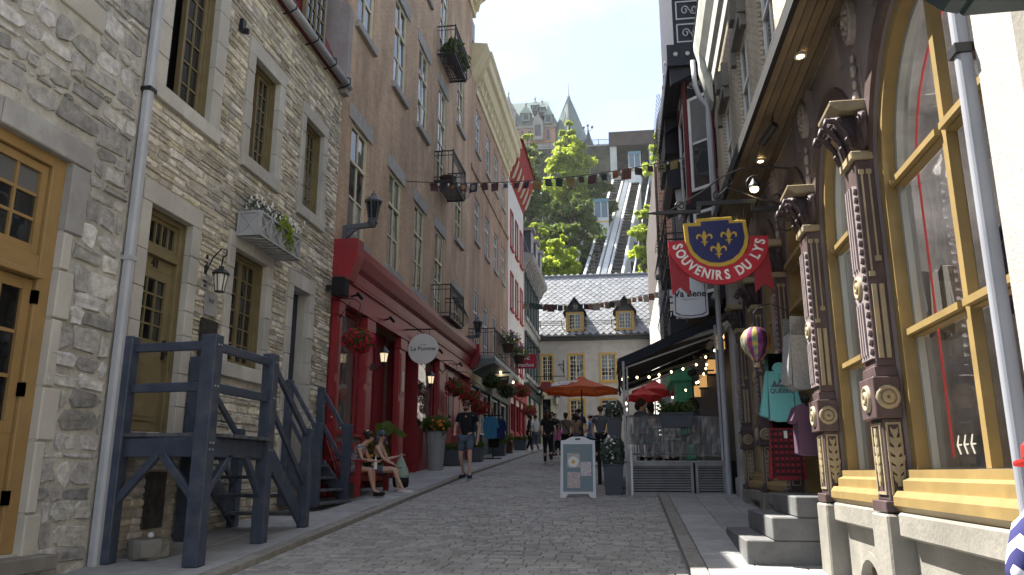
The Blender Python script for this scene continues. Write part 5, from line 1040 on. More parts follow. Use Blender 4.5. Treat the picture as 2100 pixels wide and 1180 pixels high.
for u in (46.2, 48.9, 51.4):
    b = MB(mL); b.box(u - .45, -1.0, 14.5, u + .45, .3, 16.1); d = obj('dormer', b, M['sheetroof'], hF); window(d, mL, u - .38, u + .38, 14.6, 16.0, .36, M['white'], M['glass'], 2, 2, .07, .03, name='window', th=.06); b = MB(mL); b.box(u - .6, -1.2, 16.1, u + .6, .52, 16.28); obj('dormer_roof', b, M['greystone'], d)
b = MB(mL); b.box(44.42, -.3, G(44), 52.83, -.2, 6.4); obj('shop_back', b, M['room'], hF)
for a, c in ((44.42, 44.8), (46.8, 47.1), (49.4, 49.7), (52.4, 52.83)): b = MB(mL); b.box(a, -.2, G(a), c, .1, 6.2); obj('shop_pilaster', b, M['darkgreen'], hF)
b = MB(mL); b.box(44.42, -.2, 6.0, 52.83, .16, 6.6); b.box(44.4, .16, 6.45, 52.9, .34, 6.62); obj('shop_fascia', b, M['darkgreen'], hF)
for a, c in ((44.82, 46.78), (47.12, 49.38), (49.72, 52.38)): shopwin(a, c, 3.9, 5.98, hF, m=M['darkgreen']); b = MB(mL); b.box(a, -.2, G(a), c, .04, 3.89); obj('stall_riser', b, M['darkgreen'], hF)
# ================================================================== RIGHT SIDE: SOUVENIR SHOP
sh = thing('souvenir_shop', 'ornate maroon and mustard arched souvenir shopfront under a cream brick upper storey', 'shop building', (1.87, 0, .5), rz=-RA); ORG[sh.name] = Vector((0, 0, .5))
CR = [3.7, 6.2, 8.1, 10.05, 12.05, 14.05]; ZT = 5.5
def ell(m, hw_, zs, rise, z0, n=18):
    return [(m - hw_, z0), (m - hw_, zs)] + [(m - hw_ * cos(pi * i / n), zs + rise * sin(pi * i / n)) for i in range(1, n)] + [(m + hw_, zs), (m + hw_, z0)]
ZS, RISE = 3.72, 1.2
wall = MB(mR); inst_ = []
HW = lambda i: (CR[i + 1] - CR[i]) / 2 - .14
for i in range(5):
    u0, u1 = CR[i], CR[i + 1]; m_ = (u0 + u1) / 2; h0 = HW(i); op = ell(m_, h0, ZS, RISE, 1.3)
    wall.strip(op, [(u0, 1.3)] + [(u0, p[1]) if k == 1 else (p[0] if 1 < k < len(op) - 2 else (u0 if k < 3 else u1), ZT if 1 < k < len(op) - 2 else p[1]) for k, p in enumerate(op)][1:], -.25, 0)
    wall.box(u0, -.25, ZS, m_ - h0, 0, ZT); wall.box(m_ + h0, -.25, ZS, u1, 0, ZT)
wall.box(CR[5], -.25, 1.0, 14.7, 0, ZT); obj('wall', wall, M['mauve'], sh)
WO = []
for i in (0, 1, 3, 4):
    m_ = (CR[i] + CR[i + 1]) / 2; h0 = HW(i); hi = h0 - .11; o = ell(m_, h0, ZS, RISE, 1.62); o2 = ell(m_, hi, ZS, RISE - .1, 1.62); ar = ell(m_, h0 + .14, ZS, RISE + .16, ZS)
    b = MB(mR); b.strip(o, o2, -.17, -.03); f = obj('window_frame', b, M['mustard'], sh)
    b = MB(mR); o3 = ell(m_, hi - .002, ZS, RISE - .102, 1.62); o4 = ell(m_, hi - .05, ZS, RISE - .15, 1.62); b.strip(o3, o4, -.2, -.12); obj('inner_frame', b, mat('greytrim', (.27, .28, .26), .5), f)
    b = MB(mR); b.strip(ar[1:-1], ell(m_, h0 + .002, ZS, RISE + .002, ZS)[1:-1], -.02, .035); obj('archivolt', b, M['maroon'], sh)
    b = MB(mR); b.box(m_ - .036, -.17, 1.62, m_ + .036, -.1, ZS + RISE - .1); obj('mullion', b, M['mustard'], f)
    for z in (2.58, ZS):
        for a, c in ((m_ - hi, m_ - .037), (m_ + .037, m_ + hi)): b = MB(mR); b.box(a, -.17, z - .03, c, -.1, z + .03); b.box(a, -.1, z - .015, c, -.06, z + .03); obj('transom_bar', b, M['mustard'], f)
    for a, c in ((m_ - hi + .05, m_ - .037), (m_ + .037, m_ + hi - .05)):
        for z0, z1 in ((1.63, 2.54), (2.62, ZS - .04)): pane(f, mR, a, c, z0, z1, -.17, M['shopglass'], .003)
    n = 8
    for s_ in (-1, 1): b = MB(mR); b.prism([(m_ + s_ * .037, ZS + .03)] + [(m_ + s_ * (hi - .03) * cos(pi / 2 * k / n), ZS + .03 + (RISE - .16) * sin(pi / 2 * k / n)) for k in range(n)] + [(m_ + s_ * .037, ZS + .03 + RISE - .16)], -.175, -.168); obj('pane', b, M['shopglass'], f)
    b = MB(mR); b.prism([(-.22, 1.33), (.1, 1.33), (.13, 1.37), (.13, 1.43), (.1, 1.47), (.06, 1.47), (.06, 1.54), (.02, 1.56), (.02, 1.615), (-.22, 1.615)], m_ - h0 + .04, m_ + h0 - .04, 'u'); obj('window_sill', b, M['mustard'], sh)
    pts = [mR(u, -.26, z) for u, z in ell(m_, hi - .05, ZS, RISE - .25, 1.7)[8:]]; b = MB(); b.tube(pts, .009, 5); obj('red_light_tube', b, mat('redtube', (.45, .05, .07), .4, emit=((1, .06, .1), .05)), sh)
# interior
room(3.85, 8.0, 1.45, 5.2, 2.1, sh, mR, mat('shoproom', (.27, .27, .27), .9, noise=(3, .35)), d=-.24); room(10.2, 13.9, 1.45, 5.2, 1.5, sh, mR, bpy.data.materials['shoproom'], d=-.24)
b = MB(mR)
for z in (2.5, 3.2): b.box(3.9 + .2, -1.9, z, 6.6, -1.5, z + .05)
b.box(4.1, -.75, 1.47, 6.0, -.35, 1.62); b.box(4.9, -1.9, 1.47, 4.95, -1.4, 4.2); b.box(5.9, -1.9, 1.47, 5.95, -1.4, 4.2); b.box(3.9, -1.9, 3.9, 6.6, -1.5, 3.95); b.box(6.9, -.8, 1.47, 8.4, -.4, 1.6); obj('shelf', b, mat('shelfgrey', (.36, .34, .31), .7), sh)
R_ = random.Random(77); cols = ['cloth_white', 'navy_cloth', 'burgundy', 'cloth_blue', 'cloth_grey', 'cloth_slate', 'tan', 'umb_red']
def shirt_shape(w_, h_, slv=.2, dp=.06, sleeve_len=.35, sl_drop=.18):
    """hollow-looking garment outline in (x,z), hung from 0"""
    return [(-w_ * .16, 0), (-w_ * .45, -h_ * .07), (-w_ * .5 - slv, -h_ * .07 - sleeve_len), (-max(w_ * .5 + slv - .085, w_ * .46 + .012), -h_ * .07 - sleeve_len - .03), (-w_ * .44, -h_ * .33), (-w_ * .45, -h_ * .96), (-w_ * .2, -h_), (w_ * .2, -h_), (w_ * .45, -h_ * .96), (w_ * .44, -h_ * .33), (max(w_ * .5 + slv - .085, w_ * .46 + .012), -h_ * .07 - sleeve_len - .03), (w_ * .5 + slv, -h_ * .07 - sleeve_len), (w_ * .45, -h_ * .07), (w_ * .16, 0), (w_ * .06, -h_ * .05), (-w_ * .06, -h_ * .05)]
GARL = {'cloth_white': 'white', 'navy_cloth': 'navy', 'burgundy': 'dark red', 'cloth_blue': 'pale blue', 'cloth_grey': 'beige grey', 'cloth_slate': 'slate grey', 'tan': 'tan', 'umb_red': 'bright red'}
for k, (u, z, c) in enumerate(((4.5, 3.0, 'cloth_blue'), (5.2, 3.45, 'burgundy'), (5.75, 3.3, 'navy_cloth'), (6.9, 3.3, 'cloth_grey'), (7.5, 3.4, 'cloth_slate'), (4.85, 2.5, 'tan'))):
    b = MB(mR); b.prism([(u + x, z + zz) for x, zz in shirt_shape(.45, .62, .04)], -.75, -.68); tag(obj('hung_shirt', b, M[c]), GARL[c] + ' shirt hanging inside the souvenir shop behind the ' + ('near' if u < 6.3 else 'second') + ' arched window', 'shirt'); bpy.data.objects[-1] if False else None
for o in [o for o in COL.objects if o.name.startswith('hung_shirt')]: o.matrix_world = Matrix.Translation((1.87, 0, 0)) @ Matrix.Rotation(-RA, 4, 'Z')
def rgt(o): o.matrix_world = Matrix.Translation((1.87, 0, 0)) @ Matrix.Rotation(-RA, 4, 'Z'); return o   # a loose mesh built in the shop's frame
b = MB(mR); b.ball((5.35, -.9, 2.66), .075, 10, 8); lamp(RW(5.2, -.8, 4.6), 7, None, (1, .92, .84)); lamp(RW(7.2, -1.0, 4.3), 6, None, (1, .92, .84)); tag(rgt(obj('lamp_globe', b, mat('warmlamp', (1, .7, .35), .4, emit=((1, .6, .25), 9)))), 'glowing warm lamp hanging inside the near shop window', 'lamp')
b = MB(mR); b.lathe(mR(4.55, 0, 0), [(0, 0)], 3) if False else None; b.v = []; b.f = []; b.mi = []
b.ball((4.55, -.45, 1.75), .075, 12, 8); b.box(4.49, -.51, 1.63, 4.61, -.39, 1.68); tag(rgt(obj('snow_globe', b, M['lamp_glass'])), 'small glass snow globe standing on the shelf of the near shop window', 'snow globe')
b = MB(mR)
for k in range(3): u = 5.3 + k * .11; b.prism([(u - .025, 1.83), (u - .005, 1.83), (u + .035, 1.77), (u - .005, 1.71), (u - .025, 1.71), (u + .005, 1.765), (u - .05, 1.765), (u - .05, 1.775), (u + .005, 1.775)], -.165, -.162)
obj('arrow_decal', b, M['cloth_grey'], sh)
# door bay with transom
m_ = (CR[2] + CR[3]) / 2
b = MB(mR); o = ell(m_, .835, ZS, RISE, 1.36); o2 = ell(m_, .72, ZS, RISE - .12, 1.36); b.strip(o, o2, -.22, -.02); b.box(m_ - .72, -.2, 3.5, m_ + .72, -.04, 3.62); b.box(m_ - .72, -.2, 3.98, m_ + .72, -.04, 4.1); b.box(m_ - .72, -.19, 3.62, m_ + .72, -.12, 3.98); b.box(m_ - .72, -.04, 4.05, m_ + .72, .04, 4.1); b.box(m_ - .72, -.04, 3.5, m_ + .72, .02, 3.54); df = obj('door_frame', b, M['mustard'], sh)
n = 8
b = MB(mR); b.prism([(m_ - .72 * cos(pi * k / 12), 4.1 + .78 * sin(pi * k / 12)) for k in range(13)], -.16, -.15); obj('fanlight', b, M['glass_dark'], df)
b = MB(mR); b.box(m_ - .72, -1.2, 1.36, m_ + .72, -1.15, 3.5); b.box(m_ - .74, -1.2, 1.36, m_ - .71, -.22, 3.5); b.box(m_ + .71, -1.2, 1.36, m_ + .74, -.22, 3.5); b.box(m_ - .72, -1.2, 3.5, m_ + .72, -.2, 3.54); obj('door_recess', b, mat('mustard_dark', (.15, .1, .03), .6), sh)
b = MB(mR); b.box(m_ + .05, -1.15, 1.4, m_ + .7, -1.1, 3.45); d_ = obj('door', b, M['mustard'], sh); pane(d_, mR, m_ + .14, m_ + .6, 1.9, 3.3, -1.09, M['glass'])
b = MB(mR); o = ell(m_, .975, ZS, RISE + .16, ZS); b.strip(o[1:-1], ell(m_, .837, ZS, RISE + .002, ZS)[1:-1], -.02, .035); obj('archivolt', b, M['maroon'], sh)
# columns
def ring(b, c, R0, r, ax):   # ring moulding: lathe of a small torus profile
    b.lathe(c, [(R0 - r, 0), (R0 - r * .7, r), (R0, r * 1.3), (R0 + r * .7, r), (R0 + r, 0)], 14, ax)
def leafspray(b, u, d, z0, z1, face):
    n = 6
    for k in range(n):
        z = z0 + (z1 - z0) * (k + .5) / n; w_ = .055 * (1 - abs(k - 2.2) / 5)
        for s_ in (-1, 1):
            if face == 'd': b.prism([(u, z - .03), (u + s_ * w_, z + .01), (u + s_ * w_ * 1.1, z + .05), (u + s_ * .012, z + .035)], d, d + .018)
            else: b.prism([(d, z - .03), (d + s_ * w_, z + .01), (d + s_ * w_ * 1.1, z + .05), (d + s_ * .012, z + .035)], u - .018, u, 'u')
    if face == 'd': b.box(u - .012, d, z0, u + .012, d + .02, z1)
    else: b.box(u - .02, d - .012, z0, u, d + .012, z1)
def column(c):
    a, e = c - .15, c + .15; D = .14
    b = MB(mR); b.box(a - .02, 0, 1.32, e + .02, D + .04, 1.4); b.box(a, 0, 1.4, e, D, 1.98); b.box(a - .035, 0, 1.98, e + .035, D + .045, 2.28); b.prism([(a - .02, 2.28), (e + .02, 2.28), (e, 2.36), (a, 2.36)], 0, D + .02); b.box(a, 0, 2.36, e, D, 3.98); cl = obj('column', b, M['maroon'], sh, bevel=.006)
    # street face: fluted pale strip with toothed edges
    zz = []; z = 2.42; k = 0
    while z < 3.8: zz.append((.1 if k % 2 else .135, z)); z += .035; k += 1
    b = MB(mR); b.prism([(c - w_, z) for w_, z in zz] + [(c + w_, z) for w_, z in reversed(zz)], D, D + .022); 
    for q in (-.06, 0, .06): b.box(c + q - .014, D + .022, 2.45, c + q + .014, D + .036, 2.85); b.box(c + q - .014, D + .022, 3.12, c + q + .014, D + .036, 3.78)
    obj('fluted_strip', b, M['mauve_light'], cl)
    b = MB(mR)
    for s_ in (-1, 1):     # thin raised lines with ring ends on the side face (toward the camera) and far side
        uu = a if s_ < 0 else e; x0, x1 = (uu - .014, uu) if s_ < 0 else (uu, uu + .014)
        for d0, z0, z1 in ((.045, 3.2, 3.86), (.1, 3.08, 3.86)):
            b.box(x0, d0 - .007, z0, x1, d0 + .007, z1); b.lathe((uu, d0, z0), [(.0, -.02), (.024, -.016), (.026, 0), (.024, .016), (0, .02)], 8, 'x') if False else b.box(x0, d0 - .022, z0 - .04, x1, d0 + .022, z0)
            b.box(x0, d0 - .02, z1, x1, d0 + .02, z1 + .04)
        for d0 in (.045, .098): b.box(x0 - .004, d0 - .017, 2.42, x1 + .004, d0 + .017, 2.98)
    obj('side_trim', b, M['gilt'], cl)
    b = MB(mR)
    def ringR(u, d, z, R0, r, face):
        n, k = 14, 5; vs = []; fs = []
        prof = [(R0 - r, 0), (R0 - r * .6, r), (R0, r * 1.25), (R0 + r * .6, r), (R0 + r, 0)]
        for (rr, h) in prof:
            for q in range(n):
                an = 2 * pi * q / n; p, s2 = rr * cos(an), rr * sin(an); vs.append((u + p, d + h, z + s2 * 1.0) if face == 'd' else (u - h, d + p, z + s2))
        for i in range(k - 1):
            for q in range(n): fs.append((i * n + q, i * n + (q + 1) % n, (i + 1) * n + (q + 1) % n, (i + 1) * n + q))
        b.add(vs, fs)
    for (u_, d_, z_, r1, r2, fc) in ((c, D + .045, 2.13, .085, .035, 'd'), (a - .035, .09, 2.13, .07, .028, 's'), (c, D + .022, 2.98, .075, .028, 'd')):
        b = MB(mR); ringR(u_, d_, z_, r1, .019, fc); ringR(u_, d_, z_, r2, .026, fc); obj('rosette', b, M['gilt'], cl, smooth=True)
    b = MB(mR); leafspray(b, c, D, 1.5, 1.9, 'd'); leafspray(b, a, .07, 1.5, 1.9, 's')
    for (q0, q1, z0, z1) in ((c - .11, c + .11, 1.44, 1.95),):
        b.box(q0, D, z0, q0 + .02, D + .012, z1); b.box(q1 - .02, D, z0, q1, D + .012, z1); b.box(q0 + .02, D, z1 - .02, q1 - .02, D + .012, z1); b.box(q0 + .02, D, z0, q1 - .02, D + .012, z0 + .02)
    x0, x1 = a - .012, a; b.box(x0, .02, 1.44, x1, .035, 1.95); b.box(x0, .11, 1.44, x1, .125, 1.95); b.box(x0, .035, 1.935, x1, .11, 1.95); b.box(x0, .035, 1.44, x1, .11, 1.455); obj('panel_trim', b, M['gilt'], cl)
    # capital: bell, leaves and corner scrolls under a flared abacus
    b = MB(mR); b.box(a - .03, 0, 3.98, e + .03, D + .03, 4.05); obj('necking', b, M['gilt'], cl, bevel=.008)
    b = MB(mR); b.prism([(0, 4.05), (D, 4.05), (D + .02, 4.15), (D + .07, 4.28), (D + .14, 4.36), (0, 4.36)], a + .02, e - .02, 'u'); b.prism([(a + .02, 4.05), (e - .02, 4.05), (e + .09, 4.36), (a - .09, 4.36)], 0, D * .7)
    for uu in (a - .04, c, e + .04):
        for zz_, rr, dd in ((4.3, .04, D + .1), (4.14, .03, D + .04)): b.ball((uu, dd, zz_), rr, 8, 5, 1.1, .9, .9)
        b.tube([(uu, D + .02, 4.07), (uu, D + .05, 4.2), (uu, D + .12, 4.3), (uu, D + .19, 4.31), (uu, D + .21, 4.26), (uu, D + .18, 4.23), (uu, D + .15, 4.27)], [.02, .024, .028, .024, .02, .018, .014], 6)
    for uu in (a - .08, a - .02):
        b.tube([(uu, .06, 4.06), (uu - .04, .08, 4.18), (uu - .1, .1, 4.3), (uu - .14, .1, 4.27), (uu - .12, .1, 4.22)], [.02, .035, .03, .022, .014], 6)
    obj('capital', b, mat('capital', (.05, .034, .038), .55, noise=(8, .2)), cl, smooth=True)
    b = MB(mR); b.prism([(0, 4.38), (D + .08, 4.38), (D + .15, 4.43), (D + .16, 4.47), (0, 4.47)], a - .07, e + .07, 'u'); obj('abacus', b, M['gilt'], cl, bevel=.01)
    b = MB(mR)
    for k, (zz_, rr) in enumerate(((4.58, .05), (4.7, .035), (4.82, .045), (4.93, .03))): b.ball((c, .03, zz_), rr, 8, 5, 1, .6, 1.3)
    obj('pendant', b, mat('mauvegrey', (.3, .26, .25), .7, noise=(10, .2)), cl, smooth=True)
    b = MB(mR); n = 18
    b.add([(c + .13 * r * cos(2 * pi * q / n), .0 + h, 5.27 + .2 * r * sin(2 * pi * q / n)) for r, h in ((1, 0), (1, .045), (.84, .06), (.78, .03), (.3, .05), (.01, .06)) for q in range(n)], [(i * n + q, i * n + (q + 1) % n, (i + 1) * n + (q + 1) % n, (i + 1) * n + q) for i in range(5) for q in range(n)])
    for k in range(8): an = 2 * pi * k / 8; b.ball((c + .06 * cos(an), .055, 5.27 + .1 * sin(an)), .026, 6, 4)
    b.ball((c, .06, 5.27), .035, 7, 5); obj('medallion', b, bpy.data.materials['mauvegrey'], cl)
for c in CR[1:]: column(c)
for i in range(5):
    for du in (-.6, .6): u = (CR[i] + CR[i + 1]) / 2 + du; b = MB(mR); b.prism([(0, 5.05), (.03, 5.05), (.07, 5.42), (0, 5.42)], u - .05, u + .05, 'u'); obj('corbel', b, M['mauve'], sh)
# stone plinth
pl = [(3.94, 5.96), (6.44, 7.86), (10.29, 11.81), (12.29, 13.81)]
for c in CR[1:]: b = MB(mR); b.box(c - .2, -.1, G(c) - .1, c + .2, .19, 1.31); obj('plinth_pier', b, M['concrete'], sh, bevel=.015)
for a, c in pl:
    b = MB(mR); b.box(a, -.2, 1.16, c, .13, 1.325); obj('ledge_stone', b, M['concrete'], sh, bevel=.015)
    m_ = (a + c) / 2; z0 = G(m_); top = z0 + .32
    if a < 10:
        hwz = .33; arc = [(m_ - hwz * cos(pi * k / 10), z0 + .06 + .3 * sin(pi * k / 10)) for k in range(11)]; b = MB(mR); b.strip([(a, z0 - .2)] + arc + [(c, z0 - .2)], [(a, 1.16)] + [(p[0], 1.16) for p in arc] + [(c, 1.16)], -.15, .03); obj('plinth_wall', b, M['concrete'], sh)
        b = MB(mR); b.box(m_ - hwz, -.14, z0 - .1, m_ + hwz, -.1, z0 + .4); gw = obj('cellar_window', b, M['dark'], sh)
        b = MB(mR); b.strip([(p[0] * 1, p[1]) for p in arc], [(m_ + (p[0] - m_) * 1.18, z0 + .06 + (p[1] - z0 - .06) * 1.22) for p in arc], .03, .05); obj('arch_stone', b, M['concrete'], sh)
        for k in range(4): u = m_ - .22 + k * .147; b = MB(mR); b.box(u - .012, -.05, z0, u + .012, -.03, z0 + .06 + .29 * sqrt(max(0, 1 - ((u - m_) / hwz) ** 2))); obj('iron_bar', b, mat('rust', (.12, .07, .04), .7), gw)
    else: b = MB(mR); b.box(a, -.15, z0 - .3, c, .03, 1.16); obj('plinth_wall', b, M['concrete'], sh)
b = MB(mR); b.box(14.6, -.2, .9, 15.1, .16, ZT); b.box(14.55, -.2, 1.0, 15.15, .2, 1.5); b.box(14.55, -.2, 4.2, 15.15, .22, 4.35); obj('stone_pilaster', b, M['greystone'], sh, bevel=.01)
b = MB(mR); b.box(14.8, -.3, .9, 16.3, -.05, ZT); obj('side_wall', b, M['greystone'], sh)
# steps
for (d1, u0, u1, zt, z0) in ((.86, 8.5, 10.5, .93, .5), (.6, 8.47, 10.35, 1.155, .93), (.36, 8.45, 9.9, 1.36, 1.155)):
    um = (u0 + u1) / 2
    for a, c in ((u0, um), (um, u1)): b = MB(mR); b.box(a + .002, -.25, z0 + .002, c - .002, d1, zt); obj('step', b, M['step_stone'], sh, bevel=.012)
# soffit: long boards under the jetty, fascia, recessed lamps
sfb = 5; ua, ub = 3.3, 16.2; da, db = .40, .68
for k in range(sfb):
    f0, f1 = k / sfb, (k + 1) / sfb; z0_, z1_ = 5.52 - .13 * f0, 5.52 - .13 * f1; b = MB(mR); g_ = .004; lo = [(ua, da * f0 + g_, z0_), (ub, db * f0 + g_, z0_), (ub, db * f1 - g_, z1_), (ua, da * f1 - g_, z1_)]; b.add(lo + [(u, d, z + .03) for u, d, z in lo], [(0, 1, 2, 3), (7, 6, 5, 4), (0, 4, 5, 1), (1, 5, 6, 2), (2, 6, 7, 3), (3, 7, 4, 0)]); obj('soffit_board', b, M['soffit'], sh)
b = MB(mR); b.add([(ua, da, 5.36), (ub, db, 5.36), (ub, db + .05, 5.36), (ua, da + .05, 5.36), (ua, da, 5.5), (ub, db, 5.5), (ub, db + .05, 5.5), (ua, da + .05, 5.5)], [(0, 3, 2, 1), (4, 5, 6, 7), (0, 1, 5, 4), (1, 2, 6, 5), (2, 3, 7, 6), (3, 0, 4, 7)]); b.add([(ua, 0, 5.56), (ub, 0, 5.56), (ub, db + .05, 5.505), (ua, da + .05, 5.505), (ua, 0, 5.62), (ub, 0, 5.62), (ub, db + .05, 5.52), (ua, da + .05, 5.52)], [(0, 3, 2, 1), (4, 5, 6, 7), (0, 1, 5, 4), (1, 2, 6, 5), (2, 3, 7, 6), (3, 0, 4, 7)]); obj('soffit_fascia', b, M['black'], sh)
for u in (7.0, 9.6, 12.2): d = .25; b = MB(mR); b.lathe((u, d, 5.44), [(0, 0)], 3) if False else None; b.v = []; b.f = []; n = 12; b.add([(u + r * cos(2 * pi * q / n), d + r * sin(2 * pi * q / n) * .8, 5.43 + h) for r, h in ((.07, .02), (.07, -.005), (.045, -.005), (.04, .015)) for q in range(n)], [(i * n + q, i * n + (q + 1) % n, (i + 1) * n + (q + 1) % n, (i + 1) * n + q) for i in range(3) for q in range(n)]); o = obj('downlight_ring', b, M['cloth_white'], sh); b = MB(mR); b.ball((u, d, 5.45), .035, 8, 5); obj('downlight', b, M['bulb'], o)
b = MB(mR); b.tube([(8.3, .3, 5.42), (8.3, .32, 5.3)], .01, 5); b.tube([(8.22, .3, 5.3), (8.45, .42, 5.18)], .045, 8); tag(rgt(obj('spotlight', b, M['iron'])), 'small black spotlight under the wooden soffit above the hanging sign', 'spotlight')
# upper storey of cream brick
cw = [(9.3, 10.4, 6.1, 8.7), (11.55, 12.65, 6.1, 8.7), (14.0, 15.1, 6.1, 8.7), (6.9, 8.0, 6.1, 8.7), (4.6, 5.7, 6.1, 8.7)]
obj('upper_wall', wallgrid(mR, 3.65, 16.4, 5.5, 10.05, cw, .14), M['brickcream'], sh); obj('back_wall', shell(mR, 4.0, 16.4, 5.55, 10.4, 1, 5, -.4), M['brickcream'], sh); b = MB(mR); b.box(4.0, -5, -.5, 16.3, -2.5, 5.55); b.box(16.38, -.4, 5.5, 16.42, -.002, 10.05); obj('party_wall', b, M['brickcream'], sh)
for (a, c, z0, z1) in cw:
    window(sh, mR, a, c, z0, z1, -.06, M['white'], M['glass'], 2, 3, .08, .05, transom=(z0 + 1.75, 1), name='upper_window'); b = MB(mR); b.prism([(a - .16, z1 - .25), (a - .02, z1 - .25), (a - .02, z1), (c + .02, z1), (c + .02, z1 - .25), (c + .16, z1 - .25), (c + .16, z1 + .2), (a - .16, z1 + .2)], 0, .09); b.box(a - .22, 0, z1 - .05, a - .165, .13, z1 + .42); mm = (a + c) / 2; b.prism([(mm - .14, z1 + .201), (mm + .14, z1 + .201), (mm + .2, z1 + .55), (mm - .2, z1 + .55)], 0, .16); obj('window_hood', b, M['concrete'], sh); b = MB(mR); b.box(a - .1, -.1, z0 - .14, c + .1, .1, z0); obj('sill_stone', b, M['concrete'], sh)
b = MB(mR); b.prism([(-.3, 9.85), (.05, 9.85), (.08, 10.1), (.15, 10.16), (.18, 10.4), (.3, 10.62), (.37, 10.9), (.37, 11.05), (-.3, 11.1)], 3.4, 16.45, 'u'); obj('cornice', b, mat('oldcornice', (.44, .46, .42), .8, noise=(2, .15), stains=(1.5, (.28, .26, .23), .5)), sh)
b = MB(mR); b.prism([(.05, 9.4), (.12, 9.5), (.3, 10.3), (.3, 10.6), (.05, 10.6)], 16.0, 16.44, 'u'); obj('cornice_bracket', b, bpy.data.materials['oldcornice'], sh)
b = MB(mR); b.tube([(16.5, .4, 10.7), (16.5, .38, 10.1), (16.5, .3, 9.8), (16.45, .14, 9.55), (16.45, .12, 8.9), (16.45, .12, 5.6)], .055, 8); obj('drainpipe', b, M['pipe'], sh, smooth=True)
b = MB(mR); b.prism([(.4, 11.1), (-.8, 12.6), (-5, 13), (-5.4, 11.1)], 4.0, 16.4, 'u'); obj('roof', b, M['sheetroof'], sh)
b = MB(mR); b.tube([(15.3, .3, 1.1), (15.3, .3, 5.9)], .05, 8); b.tube([(15.3, .3, 4.95), (15.3, .38, 5.0)], .1, 8); obj('grey_conduit', b, M['pipe'], sh)
# near white building at the frame edge
nb = thing('white_building', 'white stuccoed building with cables at the right edge of the frame', 'building', (1.87, 0, .2), rz=-RA); ORG[nb.name] = Vector((0, 0, .2))
b = MB(mR); b.box(-3, -4, -.4, 3.7, .2, 9); obj('wall', b, M['creamwall'], nb); b = MB(mR); b.box(-3, .2, -.2, 3.7, .26, 1.2); obj('plinth', b, M['concrete'], nb); b = MB(mR); b.box(3.18, .2, 1.21, 3.3, .215, 9); b.box(-3, .2, 3.3, 3.17, .206, 3.32); obj('wall_joint', b, M['concrete'], nb)
pipe_run(nb, mR, 3.76, .2, .55, 9, .07, .07, m=M['pipe_grey'], zs=(3.6,), nm='drainpipe')
b = MB(mR)
for k, (u, r) in enumerate(((3.02, .02), (2.96, .011), (2.92, .012), (2.99, .008))): b.tube([(u + .02 * sin(k), .22 + r, z_) if i % 2 else (u + .015 * cos(k + i), .225 + r, z_) for i, z_ in enumerate((1.4, 2.1, 2.6, 3.1, 3.6, 4.2, 6))], r, 5)
b.box(2.88, .2, 2.62, 3.06, .245, 2.65); obj('cable', b, mat('cablegrey', (.08, .08, .085), .6), nb)
t = thing('sign_bracket', 'dark teal metal sign box with a peeling label overhead at the top right corner', 'sign box', tuple(RW(2.72, .2, 3.1)), rz=-RA, local=True); ORG[t.name] = Vector((-.2, 2.72, 3.1)); P('teal', (.035, .055, .058), .45, noise=(5, .2))
b = MB(mR); b.box(2.6, .2, 3.28, 3.35, .42, 3.34) if False else b.box(2.55, .2, 3.28, 2.85, .62, 3.36); b.box(2.6, .2, 3.02, 2.8, .38, 3.28); b.prism([(.62, 3.28), (.62, 3.36), (.75, 3.36), (.68, 3.3)], 2.56, 2.84, 'u'); obj('sign_box', b, M['teal'], t, bevel=.012); b = MB(mR); b.prism([(.24, 3.05), (.34, 3.08), (.36, 3.18), (.3, 3.24), (.24, 3.22)], 2.592, 2.6, 'u'); obj('label', b, M['galv'], t)

# ================================================================== DARK TIMBER HOUSE WITH BAY
vb = thing('timber_bay_house', 'tall near-black house with burgundy trim, white scrollwork panels and a projecting bay', 'house', (2.4, 19.5, 1.5))
P('vdark', (.014, .014, .02), .5, noise=(6, .2)); P('vred', (.13, .018, .026), .5); P('scrollw', (.5, .49, .47), .6)
b = MB(); b.box(2.32, 16.85, 1.2, 8, 38, 9.5); b.box(2.32, 16.85, 9.5, 8, 26, 16.5); obj('wall', b, M['vdark'], vb)
b = MB(); R_ = random.Random(8)
for k in range(26): z = 5.4 + k * .2; b.box(2.3 - R_.uniform(.0, .05), 16.62, z, 2.5, 16.84, z + .19)
obj('rough_quoin', b, mat('quoin', (.42, .41, .39), .9, noise=(14, .4), bump=(15, 1, .04)), vb)
plan = [(2.3, 17.15), (1.68, 17.72), (1.68, 19.3), (2.3, 19.9)]
def baybox(z0, z1, nm, m, grow=0.):
    b = MB(); pl_ = [(x - grow, y - (grow if i == 0 else 0) + (grow if i == 3 else 0)) for i, (x, y) in enumerate(plan)]; n = 4
    b.add([(x, y, z0) for x, y in pl_] + [(x, y, z1) for x, y in pl_], [(3, 2, 1, 0), (4, 5, 6, 7)] + [(i, (i + 1) % 4, 4 + (i + 1) % 4, 4 + i) for i in range(4)]); return obj(nm, b, m, vb)
baybox(5.3, 11.1, 'bay', M['vdark']); baybox(7.55, 7.68, 'bay_sill', M['vdark'], .06); baybox(10.95, 11.1, 'bay_cornice', M['vdark'], .12); baybox(5.15, 5.3, 'bay_base', M['vdark'], .08)
fd = Vector((plan[1][0] - plan[0][0], plan[1][1] - plan[0][1], 0)); fl = fd.length; fd.normalize(); fn = Vector((fd.y, -fd.x, 0)); 
if fn.y > 0: fn = -fn
CF = lambda u, d, z: Vector((plan[1][0], plan[1][1], 0)) - fd * u + fn * d + Vector((0, 0, z))   # on the canted face, u from its outer edge
F2 = lambda u, d, z: (plan[1][0] - d, plan[1][1] + u, z)
